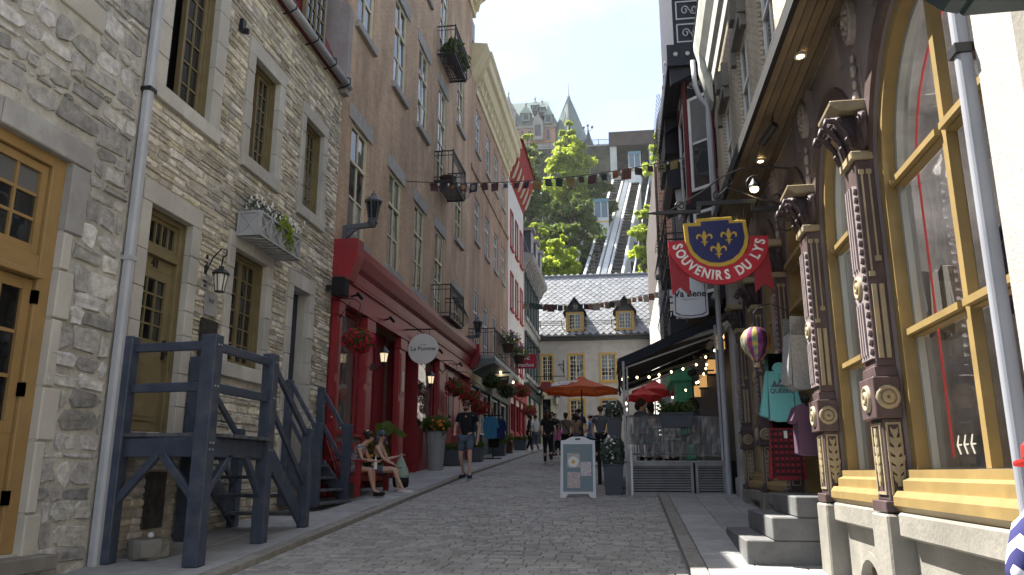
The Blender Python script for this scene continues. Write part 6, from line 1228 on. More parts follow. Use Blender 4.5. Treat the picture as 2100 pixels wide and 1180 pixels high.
for mp_, wd in ((CF, fl), (F2, 1.58)):
    for z0, z1 in ((7.95, 10.3), (5.5, 7.45)):
        window(vb, mp_, .12, wd - .14, z0, z1, .03, M['white'], M['glass'], 1, 2, .07, .05, th=.07, name='bay_window')
    b = MB(mp_); b.box(.02, 0, 7.7, .09, .03, 10.9); b.box(wd - .09, 0, 7.7, wd - .02, .03, 10.9); obj('trim_strip', b, M['vred'], vb)
    b = MB(mp_)
    for zc in (10.62, 7.62):
        for s_ in (-1, 1):
            for k in range(3): r = .05 - k * .008; c0 = wd / 2 + s_ * (.09 + k * .075); b.tube([(c0 + cos(q * .7) * r * (1 - q * .07), .035, zc + (k % 2) * .05 - .02 + sin(q * .7) * r * (1 - q * .07)) for q in range(10)], .008, 4)
            b.tube([(wd / 2, .035, zc - .08), (wd / 2 + s_ * .12, .035, zc - .1), (wd / 2 + s_ * .25, .035, zc - .03)], .008, 4)
    obj('scrollwork', b, M['scrollw'], vb); b = MB(mp_); b.ball((wd / 2, .03, 10.6), .045, 7, 5, 1, .4, 1); obj('red_boss', b, M['vred'], vb)
b = MB(); b.box(1.3, 17.2, 11.0, 2.35, 22.5, 11.55); b.prism([(1.36, 10.55), (1.36, 11.0), (2.3, 11.0)], 17.3, 17.45); b.prism([(1.36, 10.55), (1.36, 11.0), (2.3, 11.0)], 20.0, 20.15); obj('hood', b, M['vdark'], vb)
b = MB()
for x in (1.5, 1.78, 2.08): b.lathe((x, 17.16, 11.28), [(0, .03), (.05, .0), (.055, .04), (0, .04)], 10, 'y')
for y_ in (17.6, 18.2, 18.8): b.lathe((1.28, y_, 11.28), [(.055, 0), (.05, -.03), (.0, -.03)], 10, 'x')
obj('rosette', b, M['scrollw'], vb)
b = MB(); b.box(1.5, 17.5, 11.55, 2.35, 22, 16.6); obj('upper_bay', b, M['vdark'], vb)
UF = lambda u, d, z: (1.5 + u, 17.5 - d, z)
for k in range(4):
    z = 11.75 + k * .62; b = MB(UF); t_ = .03; b.box(.08, 0, z, .08 + t_, .03, z + .5); b.box(.72, 0, z, .75, .03, z + .5); b.box(.11, 0, z, .72, .03, z + t_); b.box(.11, 0, z + .47, .72, .03, z + .5); obj('panel_frame', b, M['scrollw'], vb)
    b = MB(UF)
    for s_ in (0, 1): b.tube([(.3 + s_ * .22 + cos(q * .75 + s_ * pi) * .1 * (1 - q * .07), .02, z + .25 + sin(q * .75 + s_ * pi) * .13 * (1 - q * .06)) for q in range(11)], .015, 4)
    obj('scrollwork', b, M['scrollw'], vb)
window(vb, UF, .1, .8, 14.3, 16.3, .04, M['white'], M['glass'], 1, 2, .07, .05, name='upper_window')
b = MB(UF); b.box(.78, -.1, 11.6, .86, .35, 13.6); obj('glass_screen', b, mat('screen', (.5, .55, .6), .1, spec=.8), vb)
def iron_balcony(x0, x1, y0, y1, z, label, hg=1.05, base=.5):
    b = MB(); b.box(x0, y0, z - base, x1, y1, z); bb = obj('balcony_base', b, M['vdark'], vb); b = MB()
    for (p, q) in (((x0, y0), (x1, y0)), ((x0, y0), (x0, y1))):
        for zz in (z + hg, z + hg * .55, z + .2, z + hg * .4): b.beam((*p, zz), (*q, zz), .035, .035)
        for k in range(5): f = k / 4; x, y = p[0] + (q[0] - p[0]) * f, p[1] + (q[1] - p[1]) * f; b.beam((x, y, z), (x, y, z + hg), .03, .03)
    for k in range(12): y = y0 + (y1 - y0) * k / 11; b.tube([(x0, y, z), (x0 - .12, y, z + .1), (x0 - .2, y, z + .3), (x0 - .1, y, z + .6), (x0 - .03, y, z + .8), (x0 - .1, y, z + hg), (x0 - .17, y, z + hg - .05), (x0 - .13, y, z + hg - .12)], .011, 4)
    obj('balcony_railing', b, M['iron'], bb)
iron_balcony(1.38, 2.3, 20.6, 23.5, 10.9, '', 1.1, .7); iron_balcony(1.3, 2.3, 20.6, 24, 7.25, '', 1.15, .15); iron_balcony(1.32, 2.3, 21, 24, 5.6, '', 1.1, .4)
b = MB(); b.prism([(1.35, 9.35), (2.3, 9.95), (2.3, 9.2), (1.5, 8.9), (1.35, 9.1)], 19.95, 22.5); obj('porch_hood', b, M['vdark'], vb)
b = MB(); b.prism([(1.55, 8.95), (1.72, 8.95), (1.72, 8.3), (1.62, 8.1)], 20.1, 20.16); obj('white_cloth', b, M['cloth_white'], vb)
# dark brick house beyond
pb = thing('brick_house', 'dark brick house end with a grey rendered lower pier beyond the iron balconies', 'house', (2.2, 41, 2.7))
b = MB(); b.box(1.95, 38.2, 10.9, 8, 52.6, 17.0); obj('wall', b, M['brickdark'], pb); b = MB(); b.box(2.1, 38, 12, 2.7, 38.2, 17.2); obj('brick_panel', b, M['brickred'], pb); b = MB(); b.box(1.9, 38.1, 2.6, 8, 52.6, 10.9); obj('lower_wall', b, M['stucco'], pb); b = MB(); b.box(1.8, 37.9, 10.85, 8, 38.2, 11.05); obj('string_course', b, M['slate_under'], pb)
b = MB(); b.beam((1.2, 22.6, 5.0), (1.75, 22.6, 6.6), .12, .16); b.beam((1.35, 22.6, 4.9), (1.9, 22.6, 6.5), .05, .05); obj('stair_brace', b, M['vdark'], vb)
# green shop further up the street
gs = thing('green_shopfront', 'bright green painted shopfront seen through the restaurant terrace', 'shopfront', (2.0, 28, 2)); P('green', (.1, .48, .24), .5, noise=(3, .1))
b = MB(); b.box(1.75, 27, 2, 2.32, 30, 5.0); b.box(1.6, 26.9, 4.6, 2.32, 30.1, 5.05); obj('front', b, M['green'], gs)
for x in (1.78, 1.95, 2.12): b = MB(); b.box(x, 26.95, 2.2, x + .06, 27.0, 4.5); obj('moulding', b, M['green'], gs)
b = MB(); b.box(1.74, 27.5, 2.6, 1.76, 29.5, 4.4); obj('shop_pane', b, M['glass'], gs)

# ================================================================== RESTAURANT TERRACE
tr_ = thing('restaurant_terrace', 'restaurant terrace with louvred grey skirt, railing screened by clear film and posts', 'terrace', (1.0, 15.5, 1.16))
YF = 15.45; z0 = 1.2; zt = 1.8
b = MB(); b.box(.05, YF + .05, zt - .06, 2.3, 20.4, zt); obj('deck', b, M['dark'], tr_)
def bar(nm, x0, y0, z0_, x1, y1, z1, m=M['galv'], bev=.004, par=tr_): b = MB(); b.box(x0, y0, z0_, x1, y1, z1); return obj(nm, b, m, par, bevel=bev)
for (a, c) in ((.05, 1.27), (1.31, 1.86)):
    bar('skirt_rail', a, YF, zt - .09, c, YF + .05, zt - .03); bar('skirt_rail', a, YF, z0 - .04, c, YF + .05, z0 + .03); bar('skirt_stile', a, YF - .004, z0 + .03, a + .05, YF + .05, zt - .09); bar('skirt_stile', c - .05, YF - .004, z0 + .03, c, YF + .05, zt - .09)
    for k in range(10):
        z = z0 + .052 + k * .047; b = MB(); b.add([(a + .05, YF + .03, z + .03), (c - .05, YF + .03, z + .03), (c - .05, YF + .005, z), (a + .05, YF + .005, z), (a + .05, YF + .035, z + .034), (c - .05, YF + .035, z + .034), (c - .05, YF + .01, z + .006), (a + .05, YF + .01, z + .006)], [(0, 1, 2, 3), (7, 6, 5, 4), (2, 3, 7, 6), (0, 1, 5, 4)]); obj('louvre', b, M['galv'], tr_)
bar('skirt_back', .08, YF + .06, z0 - .1, 2.2, YF + .08, zt - .06, M['dark'], 0); bar('skirt_cap', .0, YF - .02, zt - .03, 1.9, YF + .06, zt + .01)
bar('post', .0, YF - .02, G(15.4), .05, YF + .03, 3.72); bar('post', .075, YF, zt, .11, YF + .04, 3.6); bar('post', 1.8, YF - .02, zt, 1.84, YF + .03, 4.4, M['pipe']); bar('post', 1.9, YF - .03, G(15.4), 1.97, YF + .04, 4.6, M['pipe'])
bar('handrail', .11, YF, 2.62, 1.8, YF + .045, 2.67, M['iron']); bar('lower_rail', .11, YF + .005, 1.92, 1.8, YF + .04, 1.95, M['iron'])
for k in range(15): bar('baluster', .18 + k * .112, YF + .012, 1.95, .195 + k * .112, YF + .03, 2.62, M['iron'], 0)
b = MB(); R_ = random.Random(4); n = 22; vs = []
for i in range(n + 1):
    for j in range(7): vs.append((.12 + 1.67 * i / n, YF - .02 + .018 * sin(i * 1.3 + j * .7) + R_.uniform(-.006, .006), 1.88 + .76 * j / 6))
b.add(vs, [(i * 7 + j, (i + 1) * 7 + j, (i + 1) * 7 + j + 1, i * 7 + j + 1) for i in range(n) for j in range(6)]); obj('clear_film', b, M['film'], tr_)
b = MB(); b.box(.03, YF + .1, 2.0, .06, 20, 2.6)
for k in range(30): pass
obj('side_screen', b, M['film'], tr_); bar('handrail', .02, YF + .06, 2.62, .07, 20, 2.67, M['iron'])
# awning on folding arms
aw = thing('awning', 'dark navy folding awning sloping down from the wall over the restaurant terrace', 'awning', (1.0, 17.5, 3.7)); P('awncloth', (.018, .022, .034), .85, transl=.12, noise=(3, .2))
b = MB(); ya, yb = 15.55, 20.2; cl = [(2.22, 4.72), (1.6, 4.5), (1.0, 4.24), (.4, 3.97), (-.06, 3.78)]
vs = [(x, y, z + .0) for x, z in cl for y in (ya, yb)] + [(x, y, z + .012) for x, z in cl for y in (ya, yb)]; b.add(vs, [(2 * i, 2 * i + 1, 2 * i + 3, 2 * i + 2) for i in range(4)] + [(10 + 2 * i, 12 + 2 * i, 13 + 2 * i, 11 + 2 * i) for i in range(4)] + [(2 * i, 2 * i + 2, 12 + 2 * i, 10 + 2 * i) for i in range(4)]); obj('awning_cloth', b, M['awncloth'], aw)
b = MB(); n = 18; vs = []
for i in range(n + 1):
    y = ya + (yb - ya) * i / n; dz = .04 * (i % 2); vs += [(-.07, y, 3.79), (-.09 + .02 * (i % 3), y, 3.5 - dz), (-.078, y, 3.79), (-.098 + .02 * (i % 3), y, 3.5 - dz)]
b.add(vs, [(4 * i, 4 * i + 4, 4 * i + 5, 4 * i + 1) for i in range(n)] + [(4 * i + 2, 4 * i + 3, 4 * i + 7, 4 * i + 6) for i in range(n)]); obj('valance', b, M['awncloth'], aw)
b = MB(); b.prism([(-.07, 3.79), (2.2, 4.7), (2.2, 4.55), (.0, 3.62), (-.12, 3.45)], ya - .012, ya); obj('side_flap', b, M['awncloth'], aw); b = MB(); b.prism([(-.07, 3.79), (2.2, 4.7), (2.2, 4.45), (.0, 3.6)], yb, yb + .012); obj('side_flap', b, M['awncloth'], aw)
for y in (15.62, 20.1): b = MB(); b.beam((-.04, y, 3.72), (1.1, y, 4.12), .05, .06); b.beam((1.1, y, 4.12), (2.2, y, 4.42), .05, .07); b.beam((.02, y, 3.6), (2.1, y, 4.3), .03, .03); obj('folding_arm', b, M['galv'], aw)
b = MB(); b.tube([(-.06, ya, 3.76), (-.06, yb, 3.76)], .04, 8); obj('front_bar', b, M['galv'], aw); b = MB(); b.tube([(2.2, ya - .05, 4.72), (2.2, yb, 4.72)], .1, 10); b.tube([(2.2, ya - .08, 4.72), (2.2, ya - .04, 4.72)], .14, 10); obj('roller', b, M['white'], aw)
for k, (x, y, z) in enumerate(((2.13, 17.2, 4.33), (2.17, 19.4, 4.08), (2.21, 22.0, 4.02), (2.25, 24.3, 3.97))):
    t = thing('wall_lantern', 'square amber wall lantern under the terrace awning, ' + ['nearest and highest', 'second nearest', 'third one along', 'farthest and lowest'][k], 'lantern', (x, y, z), group='amber lanterns in the terrace'); b = MB(); b.box(x - .1, y - .1, z - .17, x + .08, y + .1, z + .17); obj('lantern_glass', b, M['amber'], t); b = MB(); b.box(x - .12, y - .12, z + .17, x + .1, y + .12, z + .2); b.box(x - .12, y - .12, z - .2, x + .1, y + .12, z - .17); b.box(x + .08, y - .05, z - .1, x + .14, y + .05, z + .1); obj('lantern_frame', b, M['iron'], t)
bl = thing('string_lights', 'string of small lit bulbs hung under the terrace awning', 'string lights', (1.0, 17, 3.6)); R_ = random.Random(2)
paths = [[(.0, 15.7, 3.5), (.05, 15.8, 3.0), (.1, 15.9, 2.75)], [(.05, 15.8, 3.5), (.5, 16.4, 3.55), (1.0, 17.2, 3.75), (1.6, 17.8, 3.95), (2.1, 18, 4.35)], [(2.1, 16.2, 4.4), (1.8, 17.0, 3.9), (1.9, 18.5, 3.9), (1.7, 19.5, 3.6)], [(.4, 20.0, 3.3), (.9, 20.0, 3.3), (1.5, 20, 3.6), (2.1, 20, 4.0)]]
for p in paths:
    b = MB(); b.tube(p, .006, 4); obj('wire', b, M['iron'], bl)
    for i in range(len(p) - 1):
        for f in (.1, .55): q = Vector(p[i]).lerp(Vector(p[i + 1]), f); b = MB(); b.ball((q.x, q.y, q.z - .05), .021, 7, 5, 1, 1, 1.3); obj('bulb', b, M['bulb'], bl)
for k, z in enumerate((4.25, 4.05, 3.75)): x, y = 1.75 - k * .08, 16.5 + k * .5; b = MB(); b.tube([(x, y, z), (x - .14, y - .05, z - .06)], .07, 8); b.box(x, y - .02, z, x + .4, y + .02, z + .03); tag(obj('heater_lamp', b, M['iron']), 'dark lamp head clamped under the terrace awning, ' + ['uppermost', 'middle', 'lowest'][k] + ' of three', 'lamp', 'lamp heads under the awning')
# planter on the railing
def planter_box(name, label, x0, x1, y0, y1, z0_, z1, m, leaf, n, hgt, seed, size=.09, group=None, fl=None):
    t = thing(name, label, 'planter', ((x0 + x1) / 2, (y0 + y1) / 2, z0_), group=group); b = MB(); e = .03; b.add([(x0 + e, y0 + e, z0_), (x1 - e, y0 + e, z0_), (x1 - e, y1 - e, z0_), (x0 + e, y1 - e, z0_), (x0, y0, z1), (x1, y0, z1), (x1, y1, z1), (x0, y1, z1)], [(3, 2, 1, 0), (4, 5, 6, 7)] + [(i, (i + 1) % 4, 4 + (i + 1) % 4, 4 + i) for i in range(4)]); b.box(x0 - .015, y0 - .015, z1, x1 + .015, y1 + .015, z1 + .03); obj('box', b, m, t, bevel=.006)
    R = random.Random(seed); b = MB(); k = max(2, int((x1 - x0) / .2))
    for i in range(k): b.leaves((x0 + (x1 - x0) * (i + .5) / k, (y0 + y1) / 2, z1 + hgt * .45), ((x1 - x0) / k * .75, (y1 - y0) * .6, hgt * R.uniform(.45, .65)), n // k, size, R)
    obj('foliage', b, leaf, t)
    if fl: b = MB(); b.leaves(((x0 + x1) / 2, (y0 + y1) / 2, z1 + hgt * .5), ((x1 - x0) * .55, (y1 - y0) * .65, hgt * .6), n // 8, size * .6, R, shell=.85); obj('flower', b, fl, t)
    return t
planter_box('planter_box', 'dark planter box of leafy greenery sitting on the terrace railing', .68, 1.3, 15.18, 15.4, 2.42, 2.66, M['cloth_slate'], M['leaf'], 420, .3, 61)
# dining set: table, chairs, seated guests are built with the people
def table(x, y, z, label):
    t = thing('cafe_table', label, 'table', (x, y, z), group='terrace tables'); b = MB(); b.box(x - .35, y - .35, z + .7, x + .35, y + .35, z + .735); obj('table_top', b, M['white'], t, bevel=.005); b = MB(); b.lathe((x, y, z), [(.22, 0), (.22, .02), (.03, .04), (.03, .7)], 10); obj('pedestal', b, M['iron'], t)
def chair(x, y, z, rz, label):
    t = thing('cafe_chair', label, 'chair', (x, y, z), rz, group='terrace chairs', local=True)
    b = MB(); b.box(-.2, -.2, .43, .2, .2, .46); obj('seat', b, M['white'], t, bevel=.01); b = MB(); b.box(-.2, .18, .6, .2, .21, .88); obj('backrest', b, M['white'], t, bevel=.01)
    for sx in (-.17, .17):
        for sy in (-.17, .18): b = MB(); b.box(sx - .015, sy - .015, 0, sx + .015, sy + .015, .43 if sy < 0 else .9); obj('leg', b, M['galv'], t)
table(.95, 17.2, 1.8, 'white square cafe table in the middle of the restaurant terrace'); table(.8, 19.2, 1.8, 'white square cafe table at the far end of the restaurant terrace')
for k, (x, y, r) in enumerate(((.45, 17.3, pi / 2), (1.45, 17.3, -pi / 2), (.35, 18.7, pi / 2), (1.5, 18.9, -pi / 2), (.95, 16.6, pi))): chair(x, y, 1.8, r, 'white cafe chair on the terrace, ' + ['left of the nearer table', 'right of the nearer table', 'left of the far table', 'right of the far table', 'in front of the nearer table'][k])
# cafe parasols further on
def parasol(name, label, x, y, zg_, zr, zt_, r, m, n=8, flap=.14, group=None, lettering=None):
    t = thing(name, label, 'parasol', (x, y, zg_), group=group); b = MB(); b.lathe((x, y, zg_), [(.28, 0), (.28, .06), (.04, .1), (.026, .12), (.024, zt_ - zg_)], 10); obj('pole', b, M['brown'], t)
    b = MB(); c0 = (x, y, zt_); rim = [(x + r * cos(2 * pi * (k + .5) / n), y + r * sin(2 * pi * (k + .5) / n), zr) for k in range(n)]; mid = [((x + p[0]) / 2, (y + p[1]) / 2, zr + (zt_ - zr) * .46) for p in rim]
    for k in range(n):
        p, q, a, c = rim[k], rim[(k + 1) % n], mid[k], mid[(k + 1) % n]; sg = Vector(((p[0] + q[0]) / 2, (p[1] + q[1]) / 2, zr + .05)); sg += (Vector((x, y, zr)) - sg) * .03
        b.add([c0, a, c], [(0, 1, 2)]); b.add([a, p, tuple(sg), q, c], [(0, 1, 2), (0, 2, 4), (2, 3, 4)])
        if flap: b.add([p, tuple(sg), q, (q[0], q[1], zr - flap), (sg.x, sg.y, zr - flap * .8), (p[0], p[1], zr - flap)], [(0, 1, 4, 5), (1, 2, 3, 4)])
    b.lathe((x, y, zt_ - .05), [(r * .18, -.04), (r * .1, .03), (.03, .09)], n); obj('canopy', b, m, t)
    for k in range(n): b = MB(); b.tube([(x, y, zt_ - .06), tuple(Vector(mid[k]) - Vector((0, 0, .02))), tuple(Vector(rim[k]) - Vector((0, 0, .02)))], .01, 4); obj('rib', b, M['brown'], t)
    return t
ap = parasol('parasol', 'orange cafe parasol with white lettering standing in the street', -1.35, 26, G(26), 4.22, 4.66, 1.28, M['orange'], 8, .1)
r_ = Vector((cos(radians(-125)), sin(radians(-125)), 0)); tg = Vector((-r_.y, r_.x, 0)); up_ = (Vector((0, 0, .5)) - r_ * 1.2).normalized(); nr_ = tg.cross(up_)
for tx, sz, f in (('APEROL', .3, .6), ('SPRITZ', .24, .82)):
    c = Vector((-1.35, 26, 4.66)) + r_ * 1.18 * f + Vector((0, 0, -.44 * f + .05)) - tg * .12
    put_text('lettering', tx, sz, M['white'], ap, Matrix(((tg.x, up_.x, nr_.x, c.x), (tg.y, up_.y, nr_.y, c.y), (tg.z, up_.z, nr_.z, c.z), (0, 0, 0, 1))), .01, .012)
parasol('parasol', 'red scalloped parasol nearer and lower left, seen through the terrace', .78, 30, G(30), 4.35, 4.72, .72, M['umb_red'], 8, .16, 'red cafe parasols'); parasol('parasol', 'larger red scalloped parasol higher up on the right, seen through the terrace', 1.35, 34, G(34), 4.95, 5.4, 1.05, M['umb_red'], 8, .18, 'red cafe parasols')
# ================================================================== HANGING SIGNS
P('signblue', (.012, .016, .085), .4); P('signgold', (.42, .28, .035), .45); P('signred', (.36, .012, .025), .45); P('signredd', (.22, .01, .018), .5)
YS_ = 9.0; sg = thing('hanging_sign', 'blue and gold fleur-de-lis shield sign with a red ribbon reading SOUVENIRS DU LYS', 'sign', (1.13, YS_, 3.7))
SX, SC, SZ = 1.155, .00155, 3.70
cp = lambda x, y: (SX + (x - 488) * SC, SZ + (752 - y) * SC)
FX = lambda u, d, z: (u, YS_ - d, z)
shield = [(238, 268), (335, 268), (335, 236), (600, 230), (600, 262), (700, 262), (712, 400), (700, 470), (660, 540), (600, 590), (530, 614), (480, 618), (410, 610), (340, 575), (280, 510), (250, 430)]
inner = [(270, 297), (368, 297), (368, 263), (574, 257), (574, 285), (672, 283), (683, 400), (668, 460), (634, 520), (580, 563), (520, 584), (480, 587), (418, 580), (358, 550), (304, 494), (278, 425)]
b = MB(FX); b.prism([cp(*p) for p in shield], -.03, .035); obj('shield', b, M['signgold'], sg, bevel=.006); b = MB(FX); b.prism([cp(*p) for p in inner], .035, .042); obj('shield_field', b, M['signblue'], sg)
arc = lambda R, a0, a1, n=30: [(488 + R * cos(radians(a0 + (a1 - a0) * i / n)), 372 + R * sin(radians(a0 + (a1 - a0) * i / n))) for i in range(n + 1)]
b = MB(FX); b.strip([cp(*p) for p in [(118, 405), (122, 430)] + arc(378, 168, 12)[1:-1] + [(851, 430), (850, 390)]], [cp(*p) for p in [(244, 405), (246, 425)] + arc(238, 168, 12)[1:-1] + [(722, 425), (722, 390)]], -.025, .03); obj('ribbon', b, M['signred'], sg)
for pts in ([(121, 470), (264, 520), (264, 828), (195, 758), (136, 822)], [(848, 450), (735, 520), (738, 818), (800, 752), (872, 800)]): b = MB(FX); b.prism([cp(*p) for p in pts], -.03, -.005); obj('ribbon_tail', b, M['signredd'], sg)
def fleur(x, y, s_):
    C_ = [(0, 1), (.12, .76), (.165, .5), (.1, .22), (.06, .04), (-.06, .04), (-.1, .22), (-.165, .5), (-.12, .76)]
    out = [(.09, .05), (.15, .3), (.27, .5), (.42, .53), (.52, .42), (.5, .26), (.58, .22), (.66, .4), (.62, .58), (.48, .69), (.32, .66), (.19, .52), (.11, .3)]
    T_ = [(-.06, -.05), (.06, -.05), (.13, -.17), (.06, -.22), (0, -.42), (-.06, -.22), (-.13, -.17)]; b = MB(FX)
    for poly in (C_, out, [(-a, c) for a, c in reversed(out)], [(-.26, -.04), (.26, -.04), (.26, .045), (-.26, .045)], T_): b.prism([cp(x + a * s_, y - c * s_) for a, c in poly], .042, .05)
    obj('fleur_de_lis', b, M['signgold'], sg)
fleur(388, 425, 93); fleur(567, 415, 93); fleur(487, 522, 93)
SERIF = {'S': [], 'O': [], 'U': [(.12, 1), (.88, 1)], 'V': [(.06, 1), (.94, 1)], 'E': [(.08, 1), (.08, 0)], 'N': [(.1, 0), (.1, 1), (.9, 1), (.9, 0)], 'I': [(.5, 0), (.5, 1)], 'R': [(.12, 0), (.1, 1), (.93, 0)], 'D': [(.08, 0), (.08, 1)], 'L': [(.12, 1), (.12, 0)], 'Y': [(.07, 1), (.93, 1), (.5, 0)]}
word = 'SOUVENIRS DU LYS'; wid = {'I': .62, ' ': .7, 'E': .92, 'L': .92, 'N': 1.12, 'O': 1.15, 'U': 1.08, 'D': 1.08, 'V': 1.05, 'R': 1.03}; tot = sum(wid.get(c, 1.0) for c in word); acc = 0; lb = MB()
for ch in word:
    a = radians(170.5 - (acc + wid.get(ch, 1.0) / 2) / tot * 164.5); acc += wid.get(ch, 1.0)
    if ch == ' ': continue
    t = text_mb(ch, .158, .006, .005); xs = [p[0] for p in t.v]; ys = [p[1] for p in t.v]; x0, x1, y0, y1 = min(xs), max(xs), min(ys), max(ys)
    for fx, fy in SERIF[ch]: xx = x0 + (x1 - x0) * fx; yy = y0 + (y1 - y0) * fy; t.box(xx - .02, yy - (.006 if fy else -.0), -.003, xx + .02, yy + (.0 if fy else .006), .003)
    cx, cz = cp(488 + 309 * cos(a), 372 + 309 * sin(a)); Mx = facing_cam(cx, YS_ - .034, cz) @ Matrix.Rotation(pi / 2 - a, 4, 'Z') @ Matrix.Translation((-(x0 + x1) / 2, -(y0 + y1) / 2, 0)) @ Matrix.Diagonal((.8, 1, 1, 1))
    t.v = [tuple(Mx @ Vector(p)) for p in t.v]; lb.merge(t)
obj('lettering', lb, M['white'], sg)
# iron bracket of the sign
b = MB(FX); zb = 4.62
b.box(.5, -.02, zb - .04, .98, .02, zb); b.box(.94, -.02, zb, .98, .02, zb + .09); b.box(.94, -.021, zb + .05, 1.62, .021, zb + .1); b.box(1.56, -.02, zb, 1.6, .02, zb + .08); b.box(1.56, -.019, zb - .05, 2.06, .019, zb)
b.prism([(.36, zb - .02), (.5, zb - .04), (.5, zb)], -.02, .02)
b.tube([(.62, 0, zb), (.75, 0, zb + .08), (1.0, 0, zb + .22), (1.25, 0, zb + .4), (1.5, 0, zb + .5), (1.7, 0, zb + .5), (2.04, 0, zb + .46)], .011, 6); b.tube([(1.15, 0, zb + .12), (1.3, 0, zb + .26), (1.45, 0, zb + .2), (1.6, 0, zb + .12), (1.9, 0, zb + .02)], .012, 6)
for c0, c1, r, ph, sgn in ((1.62, zb + .28, .12, 1.2, 1), (1.87, zb + .1, .1, 0, -1), (1.2, zb + .16, .07, 2, 1), (.75, zb + .06, .06, 3, -1), (1.95, zb - .22, .13, 1.5, 1), (1.33, zb + .34, .05, 4, 1)):
    b.tube([(c0 + cos(ph + sgn * q * .5) * r * (1 - q * .055), 0, c1 + sin(ph + sgn * q * .5) * r * (1 - q * .055)) for q in range(14)], .01, 5)
for x in (.84, 1.15, 1.47): b.tube([(x, 0, zb - .02), (x, 0, 4.48)], .007, 4)
obj('bracket', b, M['iron'], sg)
t = thing('hanging_lamp', 'small lit lamp in a black shade above the fleur-de-lis sign', 'lamp', (1.62, 8.9, 4.85)); b = MB(); b.ball((1.6, 8.93, 4.82), .05, 10, 7, 1, 1, .8); obj('lamp_bulb', b, M['bulb'], t); b = MB(); b.lathe((1.6, 8.93, 4.83), [(.075, 0), (.07, .03), (.03, .09), (.02, .12)], 10); obj('lamp_shade', b, M['iron'], t)
b = MB(FX); y_ = 15.2
YV = 15.2; FV = lambda u, d, z: (u, YV - d, z)
sv = thing('hanging_sign', 'white Va Bene restaurant sign with a black outline, half behind the red ribbon', 'sign', (1.36, YV, 4.5)); b = MB(FV); x0, x1, z0_, z1_ = 1.03, 1.69, 4.5, 5.46
out = lambda i: [(x0 + i, z0_ + .07 + i), (x0 + .08 + i, z0_ + .03 + i * .8), (1.36, z0_ + i), (x1 - .08 - i, z0_ + .03 + i * .8), (x1 - i, z0_ + .07 + i), (x1 - i, z1_ - i), (x0 + i, z1_ - i)]
b.prism(out(0), -.04, .03); obj('sign_board', b, mat('signpale', (.6, .62, .64), .5), sv)
b = MB(FV); o1, o2 = out(.035), out(.05); b.strip(o1 + [o1[0]], o2 + [o2[0]], .03, .034); obj('outline', b, M['black'], sv); put_text('lettering', 'Va Bene', .185, M['black'], sv, facing_cam(1.36, YV - .034, 4.98), .006, .003); put_text('lettering', 'RESTAURANT', .045, M['greystone'], sv, facing_cam(1.36, YV - .034, 4.87), .004, 0, 1.15)
b = MB(FV); b.box(.95, -.02, 5.5, 2.3, .02, 5.54); b.box(1.1, -.01, 5.46, 1.12, .01, 5.5); b.box(1.6, -.01, 5.46, 1.62, .01, 5.5); obj('bracket', b, M['iron'], sv)
def flat_sign(name, label, cat, x0, x1, z0, z1, y, m, wx, bz):
    t = thing(name, label, cat, ((x0 + x1) / 2, y, z0)); b = MB(); b.box(x0, y - .025, z0, x1, y + .025, z1); obj('sign_board', b, m, t, bevel=.006)
    b = MB(); b.box(wx, y - .02, bz - .02, x1 + .12, y + .02, bz + .02)
    for x in (x0 + .1, x1 - .1): b.box(x - .008, y - .008, z1, x + .008, y + .008, bz - .02)
    b.tube([(wx, y, bz - .35), (x0, y, bz - .02)], .012, 5); obj('bracket', b, M['iron'], t); return t
t = flat_sign('hanging_sign', 'red square shop sign reading Fluchos with a running animal emblem', 'sign', -5.06, -4.05, 6.42, 7.1, 37, mat('fluchos', (.4, .02, .035), .5), -5.55, 7.42); put_text('lettering', 'Fluchos', .25, M['white'], t, facing_cam(-4.555, 36.97, 6.59), .01, .006)
b = MB(); q = lambda a, c: (-4.555 + a, 6.88 + c)
b.prism([q(*p) for p in [(-.22, -.05), (-.12, .0), (-.04, .03), (.05, .04), (.12, .1), (.2, .12), (.16, .07), (.1, .03), (.13, -.02), (.2, -.02), (.2, -.04), (.1, -.05), (.05, -.0), (-.06, -.02), (-.12, -.08), (-.2, -.1), (-.12, -.05), (-.14, -.03)]], 36.955, 36.975); obj('emblem', b, M['white'], t)
t = thing('hanging_sign', 'brown shield sign reading blanc mouton with a small gold fleur-de-lis', 'sign', (-4.72, 30, 4.7)); b = MB(); q = lambda a, c: (-4.78 + a, 4.95 + c); b.prism([q(*p) for p in [(-.42, .22), (.42, .28), (.4, .02), (.2, -.12), (0, -.26), (-.2, -.12), (-.4, .0)]], 29.97, 30.03); obj('sign_board', b, M['brown'], t); put_text('lettering', 'blanc mouton', .125, M['cream'], t, facing_cam(-4.78, 29.965, 5.12, -.06), .006, .003)
b = MB(); b.prism([q(*p) for p in [(0, .06), (.03, -.02), (.08, .0), (.04, -.06), (0, -.14), (-.04, -.06), (-.08, .0), (-.03, -.02)]], 29.955, 29.97); obj('emblem', b, M['signgold'], t); b = MB(); b.box(-5.55, 29.98, 5.34, -4.3, 30.02, 5.38); obj('bracket', b, M['iron'], t)
b = MB(); b.box(-5.0, 30.5, 5.0, -4.3, 30.54, 5.38); tag(obj('blank_board', b, M['cloth_white']), 'plain white board hanging behind the brown shield sign', 'sign')
t = thing('hanging_sign', 'dark hanging sign shaped like an old toy car before the end house', 'sign', (-4.9, 49.5, 6.3)); b = MB(); q = lambda a, c: (-4.75 + a, 6.55 + c); b.prism([q(*p) for p in [(-.8, 0), (.75, 0), (.75, .3), (.35, .34), (.2, .62), (-.35, .62), (-.45, .34), (-.8, .3)]], 49.45, 49.55); obj('car_body', b, mat('toyred', (.16, .03, .035), .6), t)
